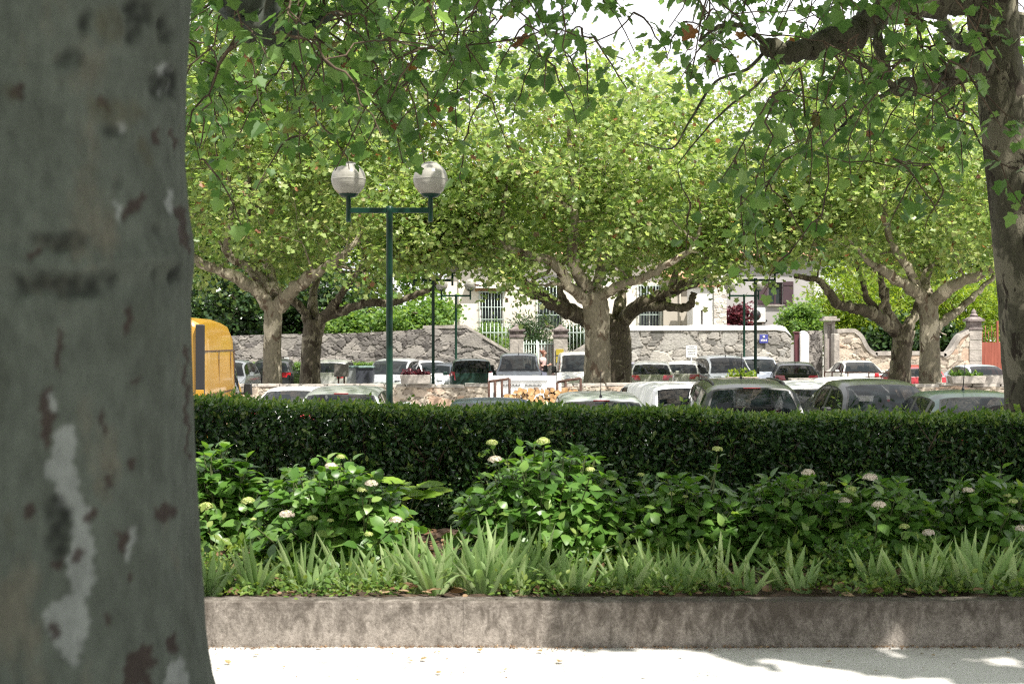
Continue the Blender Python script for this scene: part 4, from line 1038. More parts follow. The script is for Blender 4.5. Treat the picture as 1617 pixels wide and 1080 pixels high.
def hydrangea(label, px0, px1, ptop, Y, nst, seed, flowers, shoots=(), zb=.212, pbot=880):
    rng = np.random.default_rng(seed)
    xa, xb = px2x(px0, Y), px2x(px1, Y); cx = (xa + xb) / 2; rx = (xb - xa) / 2; ztop = px2z(ptop, Y)
    base = (cx, Y, zb)
    o = thing("hydrangea_bush", label, "hydrangea", base, 0, "hydrangea bushes in the kerbed bed")
    st = MA(); lf = MA(); tips = []
    H = ztop - zb
    for k in range(int(nst * 1.75)):
        d = rng.normal(size=3); d[2] = abs(d[2]) * 1.1 - .02; d[1] -= .3; d[2] = max(d[2], .03); d /= np.linalg.norm(d)
        ee = np.array([rx * d[0], min(.55, rx * .8) * d[1], H * (d[2] ** .75)]) * rng.uniform(.66, 1.0) ** .7
        tips.append((np.array([cx, Y, zb]) + ee, 1.0))
    for s in shoots: tips.append((P(*s), .9))
    fl = []
    for px, py, mt, r in flowers:
        p = P(px, py, Y - .5 if py > ptop + 40 else Y - .12); fl.append((p, mt, r * .85)); tips.append((p - np.array([0, 0, .035]), .72))
    for tip, w in tips:
        b = np.array([cx + (tip[0] - cx) * .25 + rng.normal() * .05, Y + (tip[1] - Y) * .2 + rng.normal() * .05, zb - .04])
        mid = (b + tip) / 2 + np.array([(tip[0] - cx) * .12, (tip[1] - Y) * .12, .06])
        t = np.linspace(0, 1, 7)[:, None]; p = (1 - t) ** 2 * b + 2 * t * (1 - t) * mid + t * t * tip
        st.tube(p, np.linspace(.007, .0035, 7), 4, 0, False)
        n = rng.integers(4, 7); a0 = rng.uniform(0, 3.14)
        for j in range(n):                              # opposite pairs, turned a quarter each time
            u = 1 - j * .115 / max(.25, np.linalg.norm(tip - b)) * 1.0 - .01
            if u < .25: break
            i = u * 6; i0 = min(int(i), 5); q = p[i0] + (p[i0 + 1] - p[i0]) * (i - i0); ax = unit(p[i0 + 1] - p[i0])
            for s in (0, 1):
                a = a0 + j * 1.57 + s * 3.14 + rng.normal() * .25
                h = np.array([math.cos(a), math.sin(a), 0]); h = unit(h - ax * (h @ ax))
                el = .75 if j == 0 else .25 if j == 1 else -.05
                d = unit(h + ax * el + np.array([0, 0, .05]) + rng.normal(size=3) * .14)
                nr = unit(ax * .8 - h * el * .5 + np.array([0, -.15, .6]) + rng.normal(size=3) * .2)
                sz = (.085 if j == 0 else .13 if j == 1 else .165) * rng.uniform(.8, 1.15) * w
                add_leaves(lf, LEAF_HYD, (q + h * .015)[None], d[None], nr[None], np.array([sz]), 0, True)
    st.build("stems", M["stem"], o, origin=base)
    lf.build("foliage", M["leaf_hyd"], o, origin=base)
    for p, mt, r in fl: flower_head(o, p, r, M[mt], rng, base)
    return o
G_, C_, K_ = "petal_green", "petal_cream", "petal_pink"
hydrangea("shaded hydrangea close beside the huge near trunk, one green flower head low down", 285, 415, 690, 9.5, 60, 41, [(325, 800, G_, .05), (392, 792, G_, .05)])
hydrangea("brightly sunlit hydrangea with cream and pink flower heads, left half of the bed", 385, 672, 722, 8.8, 125, 42,
          [(523, 737, C_, .045), (586, 764, C_, .042), (453, 813, K_, .048), (625, 822, K_, .044), (572, 774, G_, .035), (493, 819, G_, .035), (582, 844, G_, .03), (522, 822, G_, .022), (538, 722, G_, .03), (400, 820, G_, .02)])
hydrangea("largest bushy hydrangea, mid-bed, with a cream head at its upper left", 708, 1012, 700, 8.95, 150, 43,
          [(782, 727, C_, .05), (777, 700, G_, .04), (858, 697, G_, .045), (932, 742, G_, .032), (845, 735, G_, .02)], shoots=[(822, 705, 9.5), (855, 722, 9.5)])
hydrangea("hydrangea with a tall thin shoot holding a green head, right of the largest one", 955, 1200, 752, 9.0, 105, 44,
          [(1012, 750, G_, .026), (1133, 710, G_, .038), (1060, 780, G_, .026), (1082, 784, G_, .02)], shoots=[(1130, 740, 9.4), (1010, 765, 9.3)])
hydrangea("low shaded hydrangea with one greenish flower on a stalk, right of the thin tall shoot", 1130, 1350, 750, 8.95, 105, 45, [(1276, 747, C_, .045), (1300, 764, G_, .025), (1250, 758, G_, .018)])
hydrangea("hydrangea with three wide lacy heads, right of centre of the shaded bed", 1275, 1490, 752, 8.85, 110, 46,
          [(1374, 755, K_, .05), (1334, 791, C_, .045), (1388, 798, C_, .046), (1346, 773, G_, .034), (1428, 832, G_, .034), (1322, 777, G_, .024)])
hydrangea("hydrangea at the right end of the bed with a tall leafy shoot above", 1460, 1660, 750, 8.9, 105, 47,
          [(1529, 775, C_, .038), (1466, 842, K_, .042), (1612, 835, K_, .04), (1590, 782, G_, .028), (1600, 792, G_, .03)], shoots=[(1580, 738, 9.2), (1560, 755, 9.3)])

M["leaf_palm"] = mat_leaf("palmate_leaf", [(0, (.16, .28, .03)), (1, (.24, .36, .05))], trans=0.45)
def palmate():
    rng = np.random.default_rng(15); Y = 9.45
    base = (px2x(640, Y), Y, .22)
    o = thing("chestnut_seedling", "yellow-green seedling with spreading hand-shaped leaves behind the sunlit hydrangea", "seedling", base)
    st = MA(); lf = MA(); b = np.array(base)
    for px, py, dy, a0 in ((637, 762, -.1, 2.9), (660, 768, .0, .2), (655, 784, -.12, -.3), (672, 778, .05, -.1), (640, 780, -.2, -2.0)):
        c = P(px, py, Y + dy); st.tube([b, (b + c) / 2 + np.array([0, .03, .08]), c], [.006, .004, .003], 4, 0, False)
        for k in range(6):
            a = a0 + (k - 2.5) * .62; d = np.array([math.cos(a), -.55 * math.sin(a) - .1, .12 - .16 * abs(k - 2.5) / 2.5 * 1.0])
            add_leaves(lf, LEAF_OVAL, c[None], unit(d)[None], np.array([[0, -.35, 1.0]]), np.array([.2 - .025 * abs(k - 2.5)]))
    st.build("stems", M["stem"], o, origin=base); lf.build("foliage", M["leaf_palm"], o, origin=base)
palmate()

M["leaf_iris"] = mat_leaf("iris_blade", [(0, (.17, .275, .095)), (.6, (.28, .395, .165)), (1, (.41, .50, .25))], trans=0.35, tcol=(1.3, 1.4, .8), rough=0.4)
ORD = ["first", "second", "third", "fourth", "fifth", "sixth", "seventh", "eighth", "ninth", "tenth", "eleventh", "twelfth", "thirteenth", "fourteenth", "fifteenth", "sixteenth", "seventeenth", "eighteenth", "nineteenth",
       "twentieth", "twenty-first", "twenty-second", "twenty-third", "twenty-fourth", "twenty-fifth", "twenty-sixth", "twenty-seventh", "twenty-eighth", "twenty-ninth", "thirtieth", "thirty-first", "thirty-second", "thirty-third", "thirty-fourth", "thirty-fifth", "thirty-sixth", "thirty-seventh", "thirty-eighth", "thirty-ninth", "fortieth", "forty-first", "forty-second", "forty-third"]
def iris(px, h, nb, Y, k):
    rng = np.random.default_rng(500 + k)
    b = np.array([px2x(px, Y), Y, .22]); ma = MA()
    fan = rng.uniform(-.5, .5)
    for i in range(nb):
        u = (i / max(1, nb - 1) - .5) * 2 + rng.normal() * .15
        L = h * rng.uniform(.65, 1.1); lean = u * .55 + rng.normal() * .12
        dx = np.array([math.cos(fan) * lean, math.sin(fan) * lean - .12 + rng.normal() * .15, 1.0]); dx /= np.linalg.norm(dx)
        side = unit(np.array([math.cos(fan + rng.normal() * .5), math.sin(fan), 0])); w = rng.uniform(.0125, .0225)
        bend = rng.uniform(.0, .35) if rng.uniform() < .76 else rng.uniform(.5, 1.1)
        n = 8; t = np.linspace(0, 1, n)[:, None]
        c = b + np.array([u * .03, rng.normal() * .02, -.02]) + dx * L * t + np.array([lean * .5, -.15, -.55 * min(1, bend)]) * L * bend * (t ** 2.6)
        ww = w * np.array([.8, 1, 1, .95, .85, .65, .36, .02])[:, None]
        nrm = np.cross(side, dx) * w * .35
        v = np.concatenate([c - side * ww, c + nrm * (ww / w), c + side * ww]); i0 = np.arange(n - 1)
        ma.add(v, np.concatenate([np.stack([i0, i0 + n, i0 + n + 1, i0 + 1], -1), np.stack([i0 + n, i0 + 2 * n, i0 + 2 * n + 1, i0 + n + 1], -1)]), 0, True)
    o = ma.build("iris_clump", M["leaf_iris"], origin=tuple(b))
    return o
IR = [(330, 92, 9), (352, 70, 6), (402, 110, 11), (452, 62, 5), (478, 120, 9), (500, 80, 6), (548, 112, 7), (590, 70, 5), (620, 90, 9), (652, 118, 11), (686, 112, 12), (715, 130, 12), (742, 118, 11), (768, 135, 12), (792, 128, 12),
      (820, 108, 9), (845, 120, 10), (872, 80, 8), (900, 92, 9), (928, 78, 7), (985, 88, 8), (1012, 98, 9), (1040, 95, 9), (1072, 104, 9), (1100, 80, 7), (1140, 128, 5), (1178, 85, 8), (1245, 95, 9), (1268, 70, 6), (1382, 82, 8), (1432, 104, 10), (1458, 110, 11), (1482, 90, 9), (1528, 124, 11), (1552, 118, 10), (1580, 92, 8), (1606, 105, 9)]
for k, (px, h, nb) in enumerate(IR):
    Y = 7.78 + .22 * ((k * 0.618) % 1)
    o = iris(px, h * .90 * Y / F, int(nb * 1.35) + 2, Y, k)
    look = "sunlit pale iris clump on the kerb edge" if px < 935 else "shaded iris clump on the kerb edge"
    tag(o, "%s, %s from the left of the whole row" % (look, ORD[k]), "iris", "iris clumps along the kerb")

# low weeds between the irises, leaf litter, small shrub
M["leaf_weed"] = mat_leaf("weed_leaf", [(0, (.05, .11, .02)), (.5, (.11, .19, .035)), (1, (.20, .26, .06))], trans=0.3)
def weeds():
    rng = np.random.default_rng(31); ma = MA(); tw = MA()
    cl = []
    for k in range(1500):
        x = rng.uniform(-4.6, 5); y = 7.64 + abs(rng.normal()) * (.35 if k < 480 else 1.1)
        if math.sin(x * 3.1) + math.sin(x * 7.3 + 1) < -.75: continue
        cl.append((x, min(y, 10.2), .235))
    cl = np.array(cl); per = 13; idx = np.repeat(np.arange(len(cl)), per); n = len(idx)
    hh = rng.uniform(.02, .10, len(cl)) * np.where(rng.uniform(size=len(cl)) < .15, 2.0, 1) * np.where(cl[:, 1] > 8.3, 1.9, 1)
    off = rng.normal(size=(n, 3)) * np.array([.05, .045, 0]); off[:, 2] = rng.uniform(0, 1, n) * hh[idx]
    pos = cl[idx] + off
    add_leaves(ma, LEAF_OVAL, pos, unit(off * np.array([1, 1, .3]) + rng.normal(size=(n, 3)) * .03 + np.array([0, 0, .02])), unit(np.array([0, -.3, 1.0]) + rng.normal(size=(n, 3)) * .4), rng.uniform(.018, .045, n) * np.where(pos[:, 1] > 8.3, 1.5, 1))
    # tall thin stalks
    for k in range(160):
        x = rng.uniform(-2.9, 4.2); y = rng.uniform(7.7, 8.3); h = rng.uniform(.08, .26)
        a = np.array([x, y, .22]); b = a + np.array([rng.normal() * .05, rng.normal() * .03, h]); ma.tube([a, (a + b) / 2 + rng.normal(size=3) * .01, b], [.002, .0018, .001], 3, 0, False)
        m = 7; u = rng.uniform(.3, 1, m)[:, None]
        add_leaves(ma, LEAF_LANCE, a + (b - a) * u, unit(rng.normal(size=(m, 3)) + np.array([0, 0, .5])), unit(rng.normal(size=(m, 3)) * .5 + np.array([0, -.3, 1])), rng.uniform(.03, .06, m))
    tag(ma.build("ground_weeds", M["leaf_weed"]), "low weeds and clover covering the soil along the kerb", kind="stuff")
    M["litter"] = mat_leaf("dry_litter", [(0, (.10, .055, .03)), (.5, (.20, .12, .07)), (1, (.34, .24, .15))], trans=0.1)
    lt = MA(); n = 2600; x = rng.uniform(-3.2, 5, n); y = rng.uniform(7.62, 10.3, n)
    lt_p = np.stack([x, y, np.full(n, .245) + rng.uniform(0, .02, n)], -1)
    add_leaves(lt, LEAF_OVAL, lt_p, unit(rng.normal(size=(n, 3)) * np.array([1, 1, .2])), unit(np.array([0, 0, 1.0]) + rng.normal(size=(n, 3)) * .35), rng.uniform(.03, .09, n))
    tag(lt.build("leaf_litter", M["litter"]), "brown dry leaf litter on the soil of the bed", kind="stuff")
weeds()
def small_shrub():
    rng = np.random.default_rng(33); Y = 8.15
    base = (px2x(1335, Y), Y, .22); o = thing("small_leaved_shrub", "low dark shrub of tiny leaves between irises in the shaded bed", "shrub", base)
    st = MA(); lf = MA(); b = np.array(base)
    for k in range(46):
        a = rng.uniform(0, 6.28); e = np.array([math.cos(a) * rng.uniform(.05, .24), math.sin(a) * rng.uniform(.02, .15), rng.uniform(.05, .30)])
        t = np.linspace(0, 1, 5)[:, None]; p = b + e * t + np.array([0, 0, .05]) * np.sin(3.1 * t)
        st.tube(p, np.linspace(.004, .002, 5), 3, 0, False)
        m = 26; u = rng.uniform(.2, 1, m)[:, None]; s = rng.normal(size=(m, 3)); q = b + e * u + np.array([0, 0, .05]) * np.sin(3.1 * u)
        add_leaves(lf, LEAF_OVAL, q, unit(s), unit(np.array([0, -.4, 1]) + rng.normal(size=(m, 3)) * .5), rng.uniform(.022, .04, m))
    st.build("stems", M["stem"], o, origin=base); lf.build("foliage", M["leaf_hyd"], o, origin=base)
small_shrub()
def kerb_dirt():
    rng = np.random.default_rng(39); ma = MA(); n = 2600
    x = rng.uniform(-3.0, 5, n); y = 7.452 - np.abs(rng.normal(size=n)) * .022 * (1 + .8 * np.sin(x * 2.7) + .5 * np.sin(x * 7.1))
    far = rng.uniform(size=n) < .10; y = np.where(far, rng.uniform(5.6, 7.4, n), y)
    add_leaves(ma, LEAF_SMALL, np.stack([x, y, np.full(n, .004) + rng.uniform(0, .006, n)], -1), unit(rng.normal(size=(n, 3)) * np.array([1, 1, .25])), unit(np.array([0, 0, 1.0]) + rng.normal(size=(n, 3)) * .5), rng.uniform(.006, .022, n))
    tag(ma.build("kerb_debris", M["litter"]), "brown crumbs and leaf scraps swept against the foot of the kerb", kind="stuff")
kerb_dirt()
def fallen():
    rng = np.random.default_rng(35)
    M["fallen"] = mat_plain("fallen_leaf", (.24, .17, .08), rough=0.8, var=.5, scale=30)
    ma = MA(); add_leaves(ma, LEAF_PLANE, np.zeros((1, 3)), np.array([[1.0, 0, .1]]), np.array([[0, 0, 1.0]]), np.array([.06]))
    pr = ma.build("fallen_leaf", M["fallen"]); first = True
    for px, py in ((400, 1037), (363, 1050), (448, 1055), (618, 1036), (695, 1032), (650, 1047), (665, 1044), (615, 1072), (690, 1066), (563, 1077), (1075, 1040), (1020, 1070), (1105, 1068), (1118, 1066), (1227, 1028), (1310, 1048), (1458, 1058), (1475, 1038), (1395, 1036), (1593, 1034), (1385, 1062), (345, 1060), (430, 1026), (505, 1026), (885, 1046), (850, 1030), (1540, 1026), (1120, 1030), (760, 1030), (800, 1060)):
        Y = CH * F / (py - 540); o = pr if first else pr.copy()
        if not first: COL.objects.link(o)
        first = False
        o.location = (px2x(px, Y), Y, .012); o.rotation_euler = (rng.uniform(-.3, .3), rng.uniform(-.3, .3), rng.uniform(0, 6.28)); s = rng.uniform(.22, .6); o.scale = (s, s, s)
        tag(o, "small dry fallen leaf lying on the pale path by the kerb", "leaf", "dry leaves on the path")
fallen()
# ------------------------------------------------------------------ houses, garden walls, gates
M["wood"] = mat_noise("lintel_wood", [(0.3, (.26, .15, .08)), (0.7, (.42, .27, .16))], scale=6, rough=0.8)
M["shutter"] = mat_plain("aubergine_shutter", (.055, .03, .038), rough=0.6)
M["curtain"] = mat_noise("curtain", [(0.3, (.42, .46, .5)), (0.7, (.66, .68, .70))], scale=5, rough=0.9, stretch=(6, 1, .4))
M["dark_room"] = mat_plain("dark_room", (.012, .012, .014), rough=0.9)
M["window_white"] = mat_plain("white_window_paint", (.62, .62, .60), rough=0.5)

def wall_open(ma, x0, x1, z0, z1, y, th, ops, mat=0):
    """front wall as butted panels round its openings (x0, x1, z0, z1)"""
    xs = sorted({x0, x1, *[o[0] for o in ops], *[o[1] for o in ops]})
    for a, b in zip(xs[:-1], xs[1:]):
        cuts = sorted([(o[2], o[3]) for o in ops if o[0] < (a + b) / 2 < o[1]]); z = z0
        for c, d in cuts:
            if c > z: ma.span(np.array([a, y, z]), np.array([b, y + th, c]), mat)
            z = d
        if z < z1: ma.span(np.array([a, y, z]), np.array([b, y + th, z1]), mat)

def barred_window(par, org, x0, x1, z0, z1, y, style="bars"):
    fr = MA(); w = .06
    fr.span(np.array([x0, y + .14, z0]), np.array([x0 + w, y + .2, z1])); fr.span(np.array([x1 - w, y + .14, z0]), np.array([x1, y + .2, z1]))
    fr.span(np.array([x0 + w, y + .14, z0]), np.array([x1 - w, y + .2, z0 + w])); fr.span(np.array([x0 + w, y + .14, z1 - w]), np.array([x1 - w, y + .2, z1]))
    xm = (x0 + x1) / 2; fr.span(np.array([xm - .035, y + .14, z0 + w]), np.array([xm + .035, y + .2, z1 - w]))
    win = fr.build("window", M["window_white"] if style == "bars" else M["shutter"], par, origin=org)
    for a, b in ((x0 + w, xm - .035), (xm + .035, x1 - w)):
        g = MA(); g.span(np.array([a, y + .165, z0 + w]), np.array([b, y + .18, z1 - w])); g.build("pane", M["house_glass"], win)
        win.children[-1].location = -Vector(org)
        c = MA(); f = .46 if style == "bars" else .92
        c.span(np.array([a + (0.0 if style != "bars" else (b - a) * (1 - f)), y + .135, z0 + w + .01]), np.array([a + (b - a) * 1.0, y + .155, z1 - w - .01]))
        if style != "bars" : c.build("curtain", M["curtain"], win); win.children[-1].location = -Vector(org)
    if style == "bars":
        br = MA(); n = 9
        for i in range(n):
            x = x0 - .03 + (x1 - x0 + .06) * i / (n - 1); br.tube([(x, y - .07, z0 - .05), (x, y - .07, z1 + .02)], .016, 6)
        for zz in (z0 + .02, z0 + (z1 - z0) * .33, z0 + (z1 - z0) * .62, z1 - .04): br.box(((x0 + x1) / 2, y - .07, zz), (x1 - x0 + .22, .02, .04))
        for zz in (z0 + .3, z1 - .3):
            for x in (x0 - .08, x1 + .08): br.box((x, y - .035, zz), (.03, .09, .03))
        br.build("window_grille", M["pale_iron"], par, origin=org)
    return win

def house1():
    Y = 72.0; x0, x1 = px2x(705, Y), px2x(1046, Y); z1 = 6.0
    org = (x0, Y, GZ); h = thing("cream_house", "two-storey cream rendered house with barred windows behind the gate", "house", org)
    W = [(758, 794, 460, 526), (848, 888, 452, 520), (1008, 1044, 450, 520)]
    ops = [(px2x(a, Y), px2x(b, Y), px2z(d, Y), px2z(c, Y)) for a, b, c, d in W]
    up = []
    ma = MA(); wall_open(ma, x0, x1, GZ, z1, Y, .4, ops + up)
    ma.span(np.array([x0, Y + .4, GZ]), np.array([x0 + .4, Y + 8, z1])); ma.span(np.array([x1 - .4, Y + .4, GZ]), np.array([x1, Y + 8, z1])); ma.span(np.array([x0 + .4, Y + 7.6, GZ]), np.array([x1 - .4, Y + 8, z1]))
    ma.build("wall", M["cream"], h, origin=org)
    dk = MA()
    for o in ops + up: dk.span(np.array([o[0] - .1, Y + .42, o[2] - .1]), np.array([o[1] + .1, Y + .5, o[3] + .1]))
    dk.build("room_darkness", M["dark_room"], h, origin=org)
    for o in ops + up: barred_window(h, org, o[0], o[1], o[2], o[3], Y)
    l = MA()
    o = ops[0]; l.span(np.array([o[0] - .25, Y - .03, o[3]]), np.array([o[1] + .2, Y + .3, o[3] + .14])); l.build("lintel", M["wood"], h, origin=org)
    o = ops[1]; l = MA(); l.span(np.array([o[0] - .35, Y - .05, o[3] + .05]), np.array([o[1] + .35, Y - .005, o[3] + .55])); l.build("lintel", M["grey_render"], h, origin=org)
    s = MA(); o = ops[0]; s.span(np.array([o[0] - .75, Y - .34, o[3] + .15]), np.array([o[1] + .25, Y - .005, o[3] + .2])); s.build("canopy", M["render_white"], h, origin=org)
    p = MA(); p.tube([(px2x(725, Y), Y - .06, GZ + 2), (px2x(725, Y), Y - .06, z1)], .04, 8); p.build("downpipe", M["cream"], h, origin=org)
    rf = MA(); a = .6; xm = (x0 + x1) / 2
    V = [(x0 - a, Y - a, z1), (x1 + a, Y - a, z1), (x1 + a, Y + 8 + a, z1), (x0 - a, Y + 8 + a, z1), (x0 + 3.2, Y + 4, z1 + .4), (x1 - 3.2, Y + 4, z1 + .4)]
    rf.add(V, [(0, 1, 5, 4), (1, 2, 5), (2, 3, 4, 5), (3, 0, 4), (3, 2, 1, 0)]); rf.build("roof", M["roof_tile"], h, origin=org)
    # lower annexe in darker render with its own plaque
    xa, xb = x1, px2x(1094, Y); org = (xa, Y - .4, GZ); h = thing("beige_annexe", "weathered beige annexe between the cream house and the bright white gable", "house", org)
    ma = MA(); ma.span(np.array([xa + .01, Y - .4, GZ]), np.array([xb, Y + 6, 4.9])); ma.build("wall", M["beige"], h, origin=org)
    p = MA(); p.tube([(px2x(1072, Y), Y - .46, GZ + 2), (px2x(1072, Y), Y - .46, 4.8)], .045, 8); p.build("downpipe", M["beige"], h, origin=org)
    p = MA(); p.box((px2x(1090, Y), Y - .42, px2z(503, Y)), (.34, .03, .14)); p.build("name_plate", M["coping"], h, origin=org)
    rf = MA(); rf.add([(xa, Y - .8, 4.9), (xb + .2, Y - .8, 4.9), (xb + .2, Y + 6.3, 5.5), (xa, Y + 6.3, 5.5), (xa, Y - .8, 4.78), (xb + .2, Y - .8, 4.78), (xb + .2, Y + 6.3, 5.38), (xa, Y + 6.3, 5.38)], [(0, 1, 2, 3), (7, 6, 5, 4), (0, 4, 5, 1), (1, 5, 6, 2), (2, 6, 7, 3), (3, 7, 4, 0)])
    rf.build("roof", M["roof_tile"], h, origin=org)
    # bright gable with stone quoins
    Y2 = 68.5; xa, xb, xc = px2x(1094, Y2), px2x(1127, Y2), px2x(1147, Y2); org = (xa, Y2, GZ)
    g = thing("white_gable", "bright white plastered gable with a rough stone quoin edge and narrow slit", "building", org)
    ma = MA(); sx = (px2x(1106.5, Y2), px2x(1110, Y2), px2z(512, Y2), px2z(490, Y2)); wall_open(ma, xa, xb, GZ, 4.25, Y2, .3, [sx]); ma.span(np.array([xa, Y2 + .3, GZ]), np.array([xb, Y2 + 2.2, 4.25]))
    ma.build("wall", M["render_white"], g, origin=org)
    M["quoin"] = mat_stone("quoin_stone", [(0, (.34, .31, .28)), (.5, (.55, .52, .48)), (1, (.66, .63, .58))], (.68, .66, .62))
    rubble("quoin", xb + .005, xc, GZ, lin([(xb, 5.4), (xc, 5.3)]), Y2 - .05, 2.2, M["quoin"], cell=(.35, .22), res=.04, relief=.04, seed=31, parent=g)
    cp = MA(); cp.box(((xa + xb) / 2, Y2 + 1.1, 4.31), (xb - xa + .1, 2.5, .12)); cp.build("coping", M["roof_tile"], g, origin=org)

def house2():
    Y = 78.0; x0, x1 = px2x(1147, Y), px2x(1301, Y); z1 = 6.3; org = (x0, Y, GZ)
    h = thing("grey_house", "grey rendered house with dark shutters and an air conditioner", "house", org)
    op = (px2x(1213, Y), px2x(1236, Y), px2z(481, Y), px2z(446, Y))
    ma = MA(); wall_open(ma, x0, x1, GZ, z1, Y, .35, [op]); ma.span(np.array([x0, Y + .35, GZ]), np.array([x0 + .35, Y + 8, z1])); ma.span(np.array([x1 - .35, Y + .35, GZ]), np.array([x1, Y + 8, z1]))
    ma.build("wall", M["grey_render"], h, origin=org)
    barred_window(h, org, *op, Y, style="casement")
    for a, b in ((op[0] - .58, op[0] - .02), (op[1] + .02, op[1] + .58)):
        s = MA(); s.span(np.array([a, Y - .05, op[2] - .05]), np.array([b, Y - .008, op[3] + .05]))
        for zz in (op[2] + .12, op[3] - .12): s.span(np.array([a + .03, Y - .075, zz - .04]), np.array([b - .03, Y - .051, zz + .04]))
        s.build("shutter", M["shutter"], h, origin=org)
    s = MA(); s.span(np.array([op[0] - .1, Y - .14, op[2] - .08]), np.array([op[1] + .1, Y + .13, op[2] - .004])); s.build("window_sill", M["coping"], h, origin=org)
    for o in (-.12,): 
        q = MA(); q.box((x1 - .28, Y - .015, 2.5), (.5, .03, 6)); q.build("corner_band", M["render_white"], h, origin=org)
    rf = MA(); zr = z1 + .9
    rf.add([(x0 - .4, Y - .5, z1), (x1 + .5, Y - .5, z1), (x1 + .5, Y + 4, zr), (x0 - .4, Y + 4, zr), (x1 + .5, Y + 8.5, z1), (x0 - .4, Y + 8.5, z1)], [(0, 1, 2, 3), (3, 2, 4, 5), (0, 3, 5), (1, 4, 2), (0, 5, 4, 1)])
    rf.build("roof", M["roof_tile"], h, origin=org)
    x, z = px2x(1193, Y), px2z(498, Y); org = (x, Y - .3, z - .4)
    a = thing("air_conditioner", "white outdoor air conditioning unit on the grey house wall", "air conditioner", org)
    ma = MA(); ma.box((x, Y - .3, z), (.92, .42, .78)); ma.build("casing", M["window_white"], a, origin=org, bevel=.03)
    ma = MA(); ma.lathe([(.30, 0), (.30, .02), (.02, .03)], 20); v = np.concatenate(ma.v); ma.v = [np.stack([v[:, 0] + x - .1, Y - .512 - v[:, 2], v[:, 1] + z], -1)]; ma.build("fan_grille", M["black"], a, origin=org)
    ma = MA(); [ma.box((x + s, Y - .26, z - .43), (.05, .5, .08)) for s in (-.32, .32)]; ma.build("bracket", M["rust"], a, origin=org)
    ma = MA(); ma.tube([(x + .47, Y - .2, z - .2), (x + .6, Y - .12, z - .3), (x + .5, Y - .08, z - .42), (x - .7, Y - .06, z - .5), (x - .9, Y - .05, z - .52)], .04, 6); ma.build("pipe", M["black"], a, origin=org)
house1(); house2()

